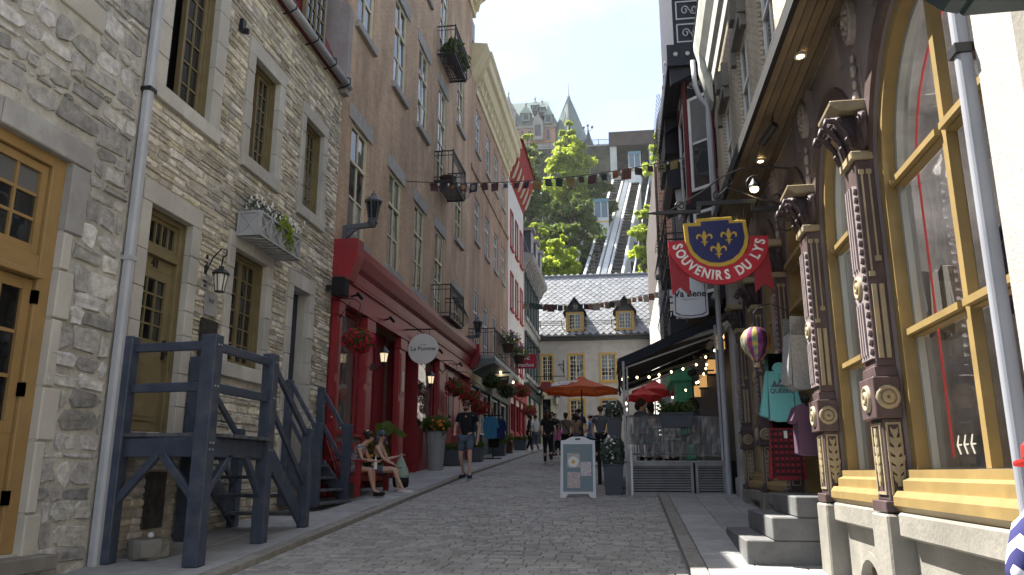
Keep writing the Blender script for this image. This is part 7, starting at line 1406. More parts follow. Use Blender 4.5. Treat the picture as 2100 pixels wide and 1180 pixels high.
for x in (-.5, .45): b = MB(); b.lathe((-4.75 + x, 49.4, 6.55), [(.0, -.04), (.2, -.04), (.24, .0), (.2, .04), (0, .04)], 14, 'y'); w_ = obj('wheel', b, M['black'], t); b = MB(); b.lathe((-4.75 + x, 49.34, 6.55), [(0, 0), (.1, .0), (.1, .03)], 10, 'y'); obj('hub', b, M['white'], w_)
b = MB(); b.box(-5.6, 49.48, 7.5, -3.6, 49.52, 7.55); b.box(-5.2, 49.48, 7.15, -5.17, 49.52, 7.5); b.box(-4.4, 49.48, 7.15, -4.37, 49.52, 7.5); obj('bracket', b, M['iron'], t)

# ================================================================== BUNTING
FC = [(.1, .045, .05), (.05, .075, .065), (.36, .13, .05), (.05, .045, .075), (.27, .19, .08), (.14, .085, .09), (.07, .075, .09), (.3, .28, .24)]
for i, c in enumerate(FC): P('flag%d' % i, c, .85, transl=.25)
def bunting(label, pts, n, size, seed, every_bulb=True, y_skip=.06):
    t = thing('bunting', label, 'bunting', pts[0]); R = random.Random(seed); P0, P1, sag = Vector(pts[0]), Vector(pts[1]), pts[2]
    at = lambda f: P0.lerp(P1, f) - Vector((0, 0, sag * 4 * f * (1 - f))); b = MB(); b.tube([at(i / 30) for i in range(31)], .012, 4); obj('string', b, M['iron'], t)
    for k in range(n):
        f = pts[3] + (pts[4] - pts[3]) * (k + .5) / n; p = at(f); s_ = size * R.uniform(.72, 1.15); w_ = s_ * R.uniform(.75, 1.05); a = R.uniform(-.5, .5); tl = R.uniform(-.12, .12); d = (P1 - P0).normalized(); dx = Vector((cos(a) * d.x - sin(a) * d.y * .3, d.y * .6 + sin(a), d.z)).normalized(); dn = Vector((tl, R.uniform(-.15, .15), -1)).normalized()
        q = lambda u, v: p + dx * u * w_ + dn * (v * s_ + .02) + Vector((0, .03 * sin(3 * v + k), 0)); nr = dx.cross(dn) * .004
        b = MB(); vs = [q(u, v) for v in (0, .33, .66, 1) for u in (-.5, 0, .5)]; b.add(vs + [x + nr for x in vs], [(r * 3 + c, r * 3 + c + 1, r * 3 + c + 4, r * 3 + c + 3) for r in range(3) for c in range(2)] + [(12 + r * 3 + c, 12 + r * 3 + c + 3, 12 + r * 3 + c + 4, 12 + r * 3 + c + 1) for r in range(3) for c in range(2)]); c0 = R.randrange(8); fl = obj('flag', b, M['flag%d' % c0], t)
        style = R.randrange(4); b = MB(); m2 = M['flag%d' % ((c0 + 3 + style) % 8)]; o = nr * -2.5
        if style == 0:
            for v in (.25, .5, .75): b.quad(q(-.45, v - .06) + o, q(.45, v - .06) + o, q(.45, v + .06) + o, q(-.45, v + .06) + o)
            for u in (-.25, .1): b.quad(q(u, .05) + o * 1.6, q(u + .14, .05) + o * 1.6, q(u + .14, .95) + o * 1.6, q(u, .95) + o * 1.6)
        elif style == 1: b.add([q(0, .5) + o] + [q(.32 * cos(2 * pi * i / 10), .5 + .32 * sin(2 * pi * i / 10)) + o for i in range(10)], [(0, 1 + i, 1 + (i + 1) % 10) for i in range(10)])
        elif style == 2: b.quad(q(-.38, .55) + o, q(.38, .55) + o, q(.38, .8) + o, q(-.38, .8) + o); b.quad(q(-.2, .15) + o, q(.2, .15) + o, q(.3, .45) + o, q(-.3, .45) + o)
        if b.f: obj('flag_print', b, m2, fl)
        if every_bulb: p2 = at(f + .5 * (pts[4] - pts[3]) / n); b = MB(); b.ball((p2.x, p2.y, p2.z - .05), .028, 6, 4, 1, 1, 1.4); obj('bulb', b, M['lamp_glass'], t)
bunting('near bunting of coloured square flags strung from the brick house to the dark bay', [(-5.58, 19.2, 9.22), (2.3, 18.0, 9.1), .32, .08, .94], 24, .22, 5)
bunting('far bunting of small square flags strung across in front of the slate roof', [(-5.58, 41.5, 10.72), (2.2, 38, 10.3), .42, .05, .97], 26, .33, 6, False)

# ================================================================== STREET FURNITURE
t = thing('a_frame_sign', 'white A-frame board with a blue grey menu poster standing in the street', 'sandwich board', (-.88, 15.1, G(15.1)))
xm, y0, zb = -.885, 15.07, G(15.07) + .005; hh = 1.13; lean = .2
AF = lambda u, d, z: (xm + u, y0 - d + lean * z / hh, zb + z)
b = MB(AF); hw_ = .335; o = [(-hw_, .0), (-hw_ + .1, 0), (-hw_ + .15, .07), (hw_ - .15, .07), (hw_ - .1, 0), (hw_, 0), (hw_ - .01, hh - .07), (hw_ - .09, hh - .065), (.14, hh - .01), (.1, hh), (-.1, hh), (-.14, hh - .01), (-hw_ + .09, hh - .065), (-hw_ + .01, hh - .07)]; b.prism(o, -.02, .02); bd = obj('board', b, mat('plasticwhite', (.62, .63, .65), .5), t, bevel=.006)
b = MB(AF); b.box(-.05, .02, hh - .06, .05, .0215, hh - .03); obj('handle_slot', b, M['dark'], bd)
b = MB(AF); b.box(-hw_ + .055, .02, .115, hw_ - .055, .024, hh - .14); po = obj('poster', b, mat('posterblue', (.15, .205, .23), .35), t)
AFM = lambda u, z, d=.025: Matrix.Translation(AF(u, d, z)) @ Matrix.Rotation(-math.atan(lean / hh), 4, 'X') @ Matrix(((1, 0, 0, 0), (0, 0, -1, 0), (0, 1, 0, 0), (0, 0, 0, 1)))
put_text('lettering', 'Va Bene', .085, M['cloth_grey'], po, AFM(0, .91), .002, .001)
def card(u0, u1, z0, z1, m, d=.025): b = MB(AF); b.box(u0, .024, z0, u1, d + .001, z1); return obj('food_picture', b, m, po)
P('cardbeige', (.42, .39, .36), .5, noise=(30, .3)); P('egg', (.7, .68, .64), .5); P('yolk', (.55, .32, .05), .5); P('food', (.3, .2, .2), .5, noise=(40, .7), col2=(.6, .55, .52)); P('food2', (.36, .3, .33), .5, noise=(35, .8), col2=(.65, .6, .6))
c1 = card(-.2, .04, .55, .82, M['cardbeige']); b = MB(AF); n = 16
b.prism([(-.085 + .1 * cos(2 * pi * k / n) * (1 + .08 * sin(k * 2)), .66 + .1 * sin(2 * pi * k / n)) for k in range(n)], .026, .028); obj('egg_white', b, M['egg'], c1); b = MB(AF); b.prism([(-.085 + .035 * cos(2 * pi * k / n), .66 + .035 * sin(2 * pi * k / n)) for k in range(n)], .028, .031); obj('egg_yolk', b, M['yolk'], c1)
card(.05, .25, .4, .66, M['food2'], .026); card(-.2, .04, .18, .47, M['food'], .0265)
for u, z, w_ in ((.12, .72, .1), (.13, .36, .16), (-.0, .145, .3)): b = MB(AF); b.box(u - w_ / 2, .024, z - .006, u + w_ / 2, .0255, z + .006); obj('text_line', b, M['cloth_grey'], po)
b = MB(); b.beam((xm - hw_ + .04, y0 + lean * .9, zb + hh - .15), (xm - hw_ + .04, y0 + .55, zb + .03), .05, .03); b.beam((xm + hw_ - .04, y0 + lean * .9, zb + hh - .15), (xm + hw_ - .04, y0 + .55, zb + .03), .05, .03); b.beam((xm - hw_ + .04, y0 + .45, zb + .3), (xm + hw_ - .04, y0 + .45, zb + .3), .04, .03); obj('back_leg', b, bpy.data.materials['plasticwhite'], t)
t = thing('stanchion', 'steel queue post on a round base in front of the terrace skirt', 'queue post', (.12, 15.1, G(15.1))); b = MB(); z_ = G(15.1); b.lathe((.12, 15.1, z_), [(.17, 0), (.17, .015), (.03, .05)], 16); obj('base', b, M['galv'], t); b = MB(); b.lathe((.12, 15.1, z_ + .05), [(.026, 0), (.026, .84), (.034, .85), (.034, .9), (.02, .93)], 10); obj('post', b, M['steel'], t)
planter_box('planter', 'large dark square tub with grey green foliage beside the terrace corner', -.42, -.04, 15.55, 15.95, G(15.6), 1.72, M['cloth_slate'], M['leaf_grey'], 700, .55, 71, .12, fl=M['petal'])
planter_box('planter', 'high dark planter with white flowers behind the terrace corner post', -.36, -.04, 16.6, 17.4, 2.25, 2.68, M['cloth_slate'], M['leaf_grey'], 600, .42, 72, .09, fl=M['petal'])
b = MB(); b.box(-.34, 16.62, 1.27, -.06, 17.38, 2.25); tag(obj('planter_stand', b, M['black']), 'black stand carrying the high planter beside the terrace', 'stand')
planter_box('planter', 'low dark tub with a bright green plant between the terrace and the A-frame', -.5, -.08, 18.3, 18.8, G(18.5), 1.75, M['black'], M['leaf'], 500, .6, 73, .16)
t = thing('wooden_lectern', 'dark slanted menu stand beside the planters of the terrace', 'menu stand', (-.55, 17.8, G(17.8))); b = MB(); b.beam((-.95, 17.8, 2.38), (-.3, 17.8, 2.2), .4, .03); obj('top', b, M['black'], t); b = MB(); b.box(-.6, 17.75, G(17.8), -.52, 17.83, 2.28); obj('leg', b, M['black'], t)
# left pavement pots and tubs
pot('flower_pot', 'tall tapered grey planter with big green leaves and orange flowers by the red door', 'planter', (-5.2, 21.6, G(21.6) + .06), [(.21, 0), (.3, 1.02), (.32, 1.05), (.28, 1.05)], mat('potgrey', (.27, .28, .28), .7, noise=(4, .1)), M['leaf'], 420, (.42, .42, .3), .16, None, 81)
b = MB(); R_ = random.Random(82)
for k in range(26): b.ball((-5.1 + R_.uniform(-.16, .2), 21.35 + R_.uniform(-.12, .1), 2.85 + R_.uniform(-.1, .14)), .04, 6, 4)
bpy.context.view_layer.update(); o = [o for o in COL.objects if o.name.startswith('flower_pot') and 'orange' in o.get('label', '')][0]; obj('flower', b, M['petal_o'], o, kind='stuff')
for k, (x, y, w_, lab) in enumerate(((-5.2, 24.0, .62, 'low dark tub of small green plants left of the walking man'), (-4.95, 26.3, .5, 'low dark tub behind the walking man\'s right side'), (-4.9, 31.0, .55, 'dark tub of tall grass in front of the long balcony shop'), (-5.0, 33.5, .6, 'terracotta planter with leafy green plant by the red white-house shop'), (-4.9, 37.5, .6, 'round dark planter before the far green shop'))):
    planter_box('planter', lab, x - w_ / 2, x + w_ / 2, y - .25, y + .25, G(y) + .06, G(y) + .5, M['brown'] if k == 3 else M['cloth_slate'], M['leaf'], 330, .26 + .16 * (k in (2, 3)), 90 + k, .11)
hanging_basket(-4.9, 33, 5.0, .42, 'grey green hanging basket beside the brown shield sign', M['leaf_grey'], 45, mp_wall=-5.5, lf=M['leaf_dark']); hanging_basket(-4.85, 37.8, 5.45, .42, 'red hanging basket below the red Fluchos sign', seed=46, mp_wall=-5.5); hanging_basket(-4.9, 41, 4.75, .4, 'farthest red hanging basket, by the grey house shop', seed=47, mp_wall=-5.5); hanging_basket(-4.8, 28.6, 4.9, .35, 'dark trailing hanging basket under the long balcony', M['leaf'], 48, mp_wall=-5.5, lf=M['leaf_dark'])
t = thing('clothes_rack', 'black clothes stand on the pavement with blue jackets hanging from it', 'clothes rack', (-4.75, 28.4, G(28.4))); z_ = G(28.4) + .06; b = MB(); b.box(-5.05, 28.3, z_, -4.4, 28.5, z_ + .04); b.tube([(-4.72, 28.4, z_), (-4.72, 28.4, z_ + 1.55)], .025, 6); b.tube([(-5.1, 28.4, z_ + 1.55), (-4.35, 28.4, z_ + 1.55)], .02, 6); obj('stand', b, M['iron'], t)
def garment(name, label, x, y, ztop, wd, ht, m, slv=.06, thick=.1, cat='jacket', yaw=0., sleeve_len=.35, hood=False, parent=None):
    t = thing(name, label, cat, (x, y, ztop), yaw, local=True); b = MB(); b.prism(shirt_shape(wd, ht, slv, sleeve_len=sleeve_len), -thick / 2, thick / 2); o = obj('fabric', b, m, t); bv = o.modifiers.new('soft', 'BEVEL'); bv.width = thick * .42; bv.segments = 3; bv.limit_method = 'ANGLE'
    b = MB(); b.tube([(0, 0, -.03), (0, 0, .06), (.02, 0, .09), (.0, 0, .12)], .006, 5); b.tube([(-wd * .4, 0, -.07), (0, 0, -.0), (wd * .4, 0, -.07)], .012, 5); obj('hanger', b, M['black'], t); return t
garment('jacket', 'light blue jacket hanging on the black clothes stand', -4.75, 28.1, z_ + 1.5, .5, .8, mat('jblue', (.04, .2, .33), .8), cat='jacket'); garment('jacket', 'navy jacket hanging on the right end of the black clothes stand', -4.42, 28.2, z_ + 1.4, .4, .7, mat('jnavy', (.015, .02, .09), .8), cat='jacket'); garment('jacket', 'black garment hanging low behind the light blue jacket', -4.7, 28.55, z_ + 1.15, .45, .75, M['black'], cat='jacket')
# bench
bz = G(14.8) + .065; t = thing('bench', 'red slatted garden bench with broad arms against the red shopfront', 'bench', (-5.15, 14.8, bz)); yb0, yb1 = 14.0, 15.75
P('benchred', (.21, .02, .022), .5, noise=(6, .2))
def bw(nm, p, q, w_, h_): b = MB(); b.beam(p, q, w_, h_); obj(nm, b, M['benchred'], t, bevel=.006)
for k in range(4): bw('seat_slat', (-5.25 + k * .14, yb0 + .06, bz + .36 + k * .02), (-5.25 + k * .14, yb1 - .06, bz + .36 + k * .02), .12, .03)
for k in range(12): y = yb0 + .12 + k * (yb1 - yb0 - .24) / 11; bw('back_slat', (-5.22, y, bz + .34), (-5.46, y + (k - 5.5) * .008, bz + 1.0 - .0 * k), .025 if False else .1, .022)
bw('back_rail', (-5.4, yb0 + .08, bz + .78), (-5.4, yb1 - .08, bz + .78), .03, .07)
for y in (yb0, yb1):
    bw('leg', (-4.8, y, bz), (-4.8, y, bz + .62), .1, .1); bw('leg', (-5.42, y, bz), (-5.42, y, bz + .62), .08, .08); bw('arm', (-5.48, y, bz + .635), (-4.66, y, bz + .635), .14, .03); bw('side_rail', (-5.42, y, bz + .22), (-4.8, y, bz + .32), .03, .14)
bw('front_rail', (-4.82, yb0 + .06, bz + .33), (-4.82, yb1 - .06, bz + .33), .03, .12)
# leafy plant behind the bench
t = pot('potted_plant', 'leafy potted plant with two very large green leaves behind the bench', 'potted plant', (-5.3, 16.5, G(16.5) + .06), [(.2, 0), (.26, .42), (.28, .45)], M['brown'], M['leaf'], 300, (.3, .45, .42), .14, M['petal_o'], 83, n2=18)
for (cx, cy, cz, rx, rz, a) in ((-5.05, 16.3, 2.5, .21, .2, .2), (-4.8, 16.5, 2.46, .22, .08, -.6)):
    b = MB(); n = 16; pts = []
    for k in range(n): q = 2 * pi * k / n; r = 1 - .45 * max(0, cos(q - pi / 2)) ** 6; px_, pz_ = rx * r * cos(q), rz * r * sin(q); pts.append((cx + px_ * cos(a) - pz_ * sin(a), cy - .12 + .12 * abs(cos(q)), cz + px_ * sin(a) + pz_ * cos(a)))
    b.add([(cx, cy - .16, cz)] + pts, [(0, 1 + k, 1 + (k + 1) % n) for k in range(n)]); b.tube([(cx, cy - .1, cz), (-5.25, 16.5, 1.7)], .012, 5); obj('big_leaf', b, M['leaf'], t)
# ---- souvenirs hung outside the shop
t = thing('balloon_ornament', 'toy hot-air balloon windsock in rainbow stripes hanging by the shop column', 'windsock', (1.5, 9.0, 2.68)); n = 16
cols = [(.55, .3, .05), (.6, .5, .3), (.5, .05, .1), (.6, .45, .03), (.25, .05, .2), (.05, .03, .06), (.55, .15, .03), (.45, .4, .05)]
for i, c in enumerate(cols): P('gore%d' % i, c, .7, transl=.25, noise=(14, .6), col2=tuple(x * .35 for x in c[::-1]))
prof = [(.0, .16), (.06, .15), (.115, .115), (.15, .06), (.16, 0), (.148, -.07), (.115, -.14), (.07, -.2), (.035, -.235)]
for k in range(n):
    b = MB(); vs = []
    for r, z in prof:
        for j in (0, .5, 1): a = 2 * pi * (k + j) / n; rr = r * (1.04 if j == .5 else 1); vs.append((1.5 + rr * cos(a), 9 + rr * sin(a), 3.04 + z))
    b.add(vs, [(i * 3 + j, i * 3 + j + 1, i * 3 + 3 + j + 1, i * 3 + 3 + j) for i in range(len(prof) - 1) for j in range(2)]); obj('gore', b, M['gore%d' % (k % 8)], t, smooth=True)
b = MB(); b.lathe((1.5, 9, 2.74), [(.03, 0), (.035, .05)], 8); obj('basket', b, M['tan'], t); b = MB(); b.tube([(1.5, 9, 3.2), (1.5, 9, 3.36), (1.56, 9, 3.44), (1.7, 9, 3.46), (1.86, 9, 3.38)], .006, 5)
for k in range(4): a = k * pi / 2; b.tube([(1.5 + cos(a) * .035, 9 + sin(a) * .035, 2.8), (1.5 + cos(a) * .028, 9 + sin(a) * .028, 2.79)], .003, 4)
obj('hook', b, M['iron'], t)
P('teal_cloth', (.14, .4, .39), .9, noise=(30, .06)); P('grey_cloth', (.24, .24, .235), .95, noise=(60, .3)); P('plum', (.085, .045, .075), .9); P('plaid', (.2, .015, .022), .9)
t = garment('hoodie', 'turquoise hoodie printed QUEBEC with mountains hanging by the shop door', 1.78, 9.3, 2.77, .31, .62, M['teal_cloth'], .085, .13, 'hoodie', 0., .5)
b = MB(); b.prism([(-.1, -.02), (-.06, .05), (0, .065), (.06, .05), (.1, -.02), (.03, -.09), (-.03, -.09)], -.075, .02); obj('hood', b, M['teal_cloth'], t, bevel=.02); b = MB(); b.tube([(-.02, -.075, -.08), (-.02, -.082, -.3)], .004, 4); b.tube([(.02, -.075, -.08), (.022, -.082, -.26)], .004, 4); obj('drawstring', b, mat('tealdark', (.08, .25, .25), .8), t)
put_text('lettering', 'QUÉBEC', .07, M['cloth_slate'], t, Matrix.Translation((.01, -.0675, -.275)) @ Matrix(((1, 0, 0, 0), (0, 0, -1, 0), (0, 1, 0, 0), (0, 0, 0, 1))), .003, .002)
b = MB()
for pts in ([(-.11, -.23), (-.06, -.15), (-.03, -.23)], [(-.05, -.23), (0, -.13), (.05, -.23)], [(.03, -.23), (.07, -.16), (.12, -.23)]): b.prism(pts, -.069, -.066)
obj('print', b, M['cloth_slate'], t)
b = MB(); b.prism([(-.01, -.2), (.02, -.17), (.03, -.15), (.04, -.17), (.03, -.2)], -.0705, -.069); obj('print', b, M['cloth_white'], t)
t = garment('plaid_shirt', 'red and black checked flannel shirt hanging below the turquoise hoodie', 1.8, 9.34, 2.13, .34, .62, M['plaid'], .03, .12, 'shirt', 0., .55)
b = MB()
for k in range(8): z = -.08 - k * .068; b.box(-.165, -.0635, z - .017, .165, -.0605, z + .017)
obj('check_band', b, mat('plaid_d', (.03, .008, .01), .9), t); b = MB()
for k in range(6): x = -.14 + k * .056; b.box(x - .01, -.066, -.58, x + .01, -.0636, -.07)
obj('check_band', b, mat('plaid_e', (.05, .01, .014), .9), t); b = MB(); b.box(-.02, -.08, -.16, .015, -.07, -.08); obj('price_tag', b, M['cloth_white'], t)
garment('sweatshirt', 'grey marl hooded sweatshirt hooked on the ornate column above the plum tee', 1.84, 8.52, 3.05, .24, .62, M['grey_cloth'], .05, .16, 'sweatshirt', .25, .5)
t = garment('tee_shirt', 'plum coloured tee shirt on a torso form hung on the ornate column', 1.86, 8.45, 2.28, .28, .52, M['plum'], .05, .14, 'tee shirt', .2, .14); b = MB(); b.ball((0, 0, .06), .05, 8, 6); obj('torso_form', b, M['black'], t)
garment('shirt', 'pale blue shirt half hidden between the turquoise hoodie and the plum tee', 1.96, 9.5, 2.45, .22, .4, M['cloth_blue'], .0, .08, 'shirt', 0., .2)
# ================================================================== PEOPLE
def skin_obj(name, nodes, edges, mtl, parent, root, sub=1):
    """one continuous surface grown round a jointed skeleton: nodes {name: (x,y,z,rx[,ry])}"""
    ks = list(nodes); ix = {k: i for i, k in enumerate(ks)}; me = bpy.data.meshes.new(name)
    me.from_pydata([nodes[k][:3] for k in ks], [(ix[a], ix[c]) for a, c in edges], [])
    o = bpy.data.objects.new(name, me); COL.objects.link(o); me.materials.append(mtl); o.parent = parent; ORG[o.name] = Vector((0, 0, 0))
    o.modifiers.new('skin', 'SKIN').use_smooth_shade = True
    sv = me.skin_vertices[0].data
    for k in ks: n = nodes[k]; sv[ix[k]].radius = (n[3], n[4] if len(n) > 4 else n[3]); sv[ix[k]].use_root = (k == root)
    if sub: s = o.modifiers.new('sub', 'SUBSURF'); s.levels = sub; s.render_levels = sub
    return o
def person(label, x, y, z, rz, H=1.75, J=None, top='cloth_black', sleeve=.5, bottom='denim', leg=.45, shoes='cloth_white', hair='hair_dark', skin='skin', hairlen=0, beard=False, glasses=False, female=False, dress=None, group=None, bare=False, face=False, cap=None, bun=False, feet=True):
    t = thing('person', label, 'person', (x, y, z), rz, group=group, local=True); k_ = H / 1.75
    sw = .165 if female else .19
    P_ = dict(pelvis=(0, 0, .95), waist=(0, .005, 1.12), chest=(0, .01, 1.32), nb=(0, -.005, 1.47), hipL=(-.09, 0, .9), hipR=(.09, 0, .9), kneeL=(-.1, .02, .5), kneeR=(.1, .02, .5), ankL=(-.1, -.02, .09), ankR=(.1, -.02, .09), toeL=(-.12, .17, .035), toeR=(.12, .17, .035),
              shL=(-sw, -.01, 1.42), shR=(sw, -.01, 1.42), elL=(-sw - .06, -.02, 1.13), elR=(sw + .06, -.02, 1.13), wrL=(-sw - .05, .06, .89), wrR=(sw + .05, .06, .89), head=(0, .02, 1.63), hd=(0, 1, 0))
    if J: P_.update(J)
    V = {k: Vector(v) * (1 if k == 'hd' else k_) for k, v in P_.items()}; hdv = V['hd'].normalized(); rt = hdv.cross(Vector((0, 0, 1))).normalized(); upv = rt.cross(hdv).normalized()
    hc = V['head']; N = {}; E_ = []
    def nd(k, v, r, r2=None): N[k] = (*v, r * k_, (r2 if r2 else r) * k_)
    nd('pelvis', V['pelvis'], .125, .105); nd('waist', V['waist'], .115 if not female else .1, .09); nd('chest', V['chest'], .135 if not female else .12, .1); nd('nb', V['nb'], .07, .06)
    nk = V['nb'].lerp(hc, .42); nd('neck', nk, .048); nd('jaw', hc + hdv * .018 * k_ - upv * .055 * k_, .06, .066); nd('mid', hc + upv * .015 * k_, .076, .09); nd('crown', hc + upv * .085 * k_ - hdv * .008, .052, .062); nd('nose', hc + hdv * .104 * k_ - upv * .02 * k_, .012)
    E_ += [('pelvis', 'waist'), ('waist', 'chest'), ('chest', 'nb'), ('nb', 'neck'), ('neck', 'jaw'), ('jaw', 'mid'), ('mid', 'crown'), ('mid', 'nose')]
    for s_, sg in (('L', -1), ('R', 1)):
        nd('sh' + s_, V['sh' + s_], .058); nd('ua' + s_, V['sh' + s_].lerp(V['el' + s_], .5), .046 if not female else .04); nd('el' + s_, V['el' + s_], .037); nd('fa' + s_, V['el' + s_].lerp(V['wr' + s_], .35), .037); nd('wr' + s_, V['wr' + s_], .024, .02)
        d = (V['wr' + s_] - V['el' + s_]).normalized(); side = d.cross(Vector((0, 0, 1))); side = side.normalized() if side.length > .2 else Vector((0, 1, 0)); pn = side.cross(d).normalized()
        pm = V['wr' + s_] + d * .055 * k_; nd('pm' + s_, pm, .028, .016); E_ += [('chest', 'sh' + s_), ('sh' + s_, 'ua' + s_), ('ua' + s_, 'el' + s_), ('el' + s_, 'fa' + s_), ('fa' + s_, 'wr' + s_), ('wr' + s_, 'pm' + s_)]
        for q, (off, ln) in enumerate(((-.026, .062), (-.009, .075), (.009, .07), (.026, .054))):
            a_ = pm + d * .03 * k_ + side * off * k_; m_ = a_ + d * ln * .5 * k_ + pn * .006; e_ = m_ + d * ln * .42 * k_ + pn * .022 * sg * k_; nd('f%d%s' % (q, s_), a_, .0085); nd('g%d%s' % (q, s_), m_, .008); nd('h%d%s' % (q, s_), e_, .0065); E_ += [('pm' + s_, 'f%d%s' % (q, s_)), ('f%d%s' % (q, s_), 'g%d%s' % (q, s_)), ('g%d%s' % (q, s_), 'h%d%s' % (q, s_))]
        a_ = V['wr' + s_] + d * .03 * k_ + side * -.03 * k_; nd('th' + s_, a_, .011); nd('ti' + s_, a_ + d * .045 * k_ - side * .018 * k_ + pn * .012, .008); E_ += [('wr' + s_, 'th' + s_), ('th' + s_, 'ti' + s_)]
        nd('hip' + s_, V['hip' + s_], .088); nd('thi' + s_, V['hip' + s_].lerp(V['knee' + s_], .5), .074); nd('knee' + s_, V['knee' + s_], .053); nd('calf' + s_, V['knee' + s_].lerp(V['ank' + s_], .33) - Vector((0, .012, 0)), .052); nd('ank' + s_, V['ank' + s_], .034); nd('toe' + s_, V['toe' + s_], .034, .024)
        E_ += [('pelvis', 'hip' + s_), ('hip' + s_, 'thi' + s_), ('thi' + s_, 'knee' + s_), ('knee' + s_, 'calf' + s_), ('calf' + s_, 'ank' + s_), ('ank' + s_, 'toe' + s_)]
    skin_obj('body', N, E_, M[skin], t, 'pelvis')
    g = lambda k, gr, gr2=None: (N[k][0], N[k][1], N[k][2], N[k][3] + gr, N[k][4] + (gr2 if gr2 else gr))
    lerp = lambda a, c, f, r: (*(Vector(N[a][:3]).lerp(Vector(N[c][:3]), f)), r * k_)
    # top
    T = {'pelvis': g('pelvis', .018 if not bare else .006), 'waist': g('waist', .022 if not bare else .008), 'chest': g('chest', .03 if not (bare or female) else .012)}; TE = [('pelvis', 'waist'), ('waist', 'chest')]
    if not bare:
        T['nb'] = g('nb', .012); TE += [('chest', 'nb')]
        for s_ in 'LR':
            T['sh' + s_] = g('sh' + s_, .016); TE.append(('chest', 'sh' + s_)); f = min(sleeve, 1)
            T['ua' + s_] = lerp('sh' + s_, 'el' + s_, f, .056 if f < .9 else .05); TE.append(('sh' + s_, 'ua' + s_))
            if sleeve > 1: T['wr' + s_] = lerp('el' + s_, 'wr' + s_, .92, .034); TE.append(('ua' + s_, 'wr' + s_))
    else:
        for s_ in 'LR': T['st' + s_] = (*(Vector(N['chest'][:3]).lerp(Vector(N['sh' + s_][:3]), .62) + Vector((0, .03, .05))), .016 * k_); TE.append(('chest', 'st' + s_))
    if dress: T['pelvis'] = g('pelvis', .05)
    skin_obj('shirt' if not dress else 'dress', T, TE, M[top], t, 'waist')
    # legs
    if leg > 0:
        B = {'pelvis': g('pelvis', .012)}; BE = []
        for s_ in 'LR':
            B['hip' + s_] = g('hip' + s_, .016); f = min(1, leg / .5); B['k' + s_] = lerp('hip' + s_, 'knee' + s_, f * .92 if leg <= .5 else 1, .1 if leg <= .5 else .066); BE += [('pelvis', 'hip' + s_), ('hip' + s_, 'k' + s_)]
            if leg > .5: B['a' + s_] = lerp('knee' + s_, 'ank' + s_, min(1, (leg - .5) * 2) * .95, .05); BE += [('k' + s_, 'a' + s_)]
        skin_obj('trousers' if leg > .5 else 'shorts', B, BE, M[bottom], t, 'pelvis')
    if shoes:
        for s_ in 'LR':
            a_, to = V['ank' + s_], V['toe' + s_]; d = (to - a_); d.z = 0; d = d.normalized() if d.length > 1e-4 else Vector((0, 1, 0)); hl = a_ - d * .045 * k_ + Vector((0, 0, -.045 * k_))
            o = skin_obj('shoe', {'a': (*(a_ + Vector((0, 0, -.01))), .05 * k_, .05 * k_), 'h': (*hl, .052 * k_, .048 * k_), 'm': (*(hl.lerp(to, .55)), .055 * k_, .048 * k_), 't': (*(to + d * .05), .05 * k_, .038 * k_)}, [('a', 'h'), ('h', 'm'), ('m', 't')], M[shoes], t, 'h')
    # hair, face
    Mh = Matrix.Translation(hc) @ Matrix((( rt.x, hdv.x, upv.x, 0), (rt.y, hdv.y, upv.y, 0), (rt.z, hdv.z, upv.z, 0), (0, 0, 0, 1))) @ Matrix.Scale(k_, 4)
    if hair:
        b = MB(); b.T = Mh; b.ball((0, -.022, .042), .097, 12, 8, .92, 1.02, .98)
        if hairlen:
            n = 9; b.tube([(0, -.09, .05), (0, -.115, -.05), (0, -.105, -.05 - hairlen * .5), (0, -.09, -.05 - hairlen)], [.05, .06, .05, .015], 8)
            if hairlen > .15: b.tube([(-.075, -.02, .04), (-.092, -.01, -.06), (-.085, .0, -.05 - hairlen * .8)], [.03, .034, .012], 6); b.tube([(.075, -.02, .04), (.092, -.01, -.06), (.085, .0, -.05 - hairlen * .8)], [.03, .034, .012], 6)
        if bun: b.ball((0, -.12, .06), .045, 8, 6)
        obj('hair', b, M[hair], t, smooth=True)
    if cap:
        b = MB(); b.T = Mh; b.lathe((0, -.012, .045), [(.108, 0), (.104, .045), (.07, .085), (.0, .1)], 14); n = 9; A = [(.1 * cos(pi * i / n), .08 + .0, .045) for i in range(n + 1)]; arcp = [(.1 * cos(pi * i / n), .03 + .125 * sin(pi * i / n), .04 - .02 * sin(pi * i / n)) for i in range(n + 1)]
        b.add([(0, .03, .055)] + arcp + [(p[0], p[1], p[2] - .012) for p in arcp] + [(0, .03, .035)], [(0, 1 + i, 2 + i) for i in range(n)] + [(1 + i, n + 2 + i, n + 3 + i, 2 + i) for i in range(n)] + [(2 * n + 3, n + 3 + i, n + 2 + i) for i in range(n)]); obj('cap', b, M[cap], t)
    if face:
        for sx in (-.032, .032): b = MB(); b.T = Mh; b.ball((sx, .086, .012), .012, 7, 5, 1.2, .6, .8); obj('eye', b, M['black'], t); b = MB(); b.T = Mh; b.ball((sx * 2.6, .0, -.005), .022, 7, 5, .5, .8, 1.3); obj('ear', b, M[skin], t)
        b = MB(); b.T = Mh; b.ball((0, .083, -.058), .02, 8, 5, 1.2, .5, .4); obj('mouth', b, mat('lips', (.3, .09, .08), .5), t)
    if glasses:
        b = MB(); b.T = Mh
        for sx in (-.034, .034): b.box(sx - .026, .096, -.008, sx + .026, .104, .03)
        b.box(-.01, .098, .01, .01, .103, .018); b.box(-.08, .0, .012, -.074, .1, .02); b.box(.074, .0, .012, .08, .1, .02); obj('glasses', b, M['black_gloss'], t)
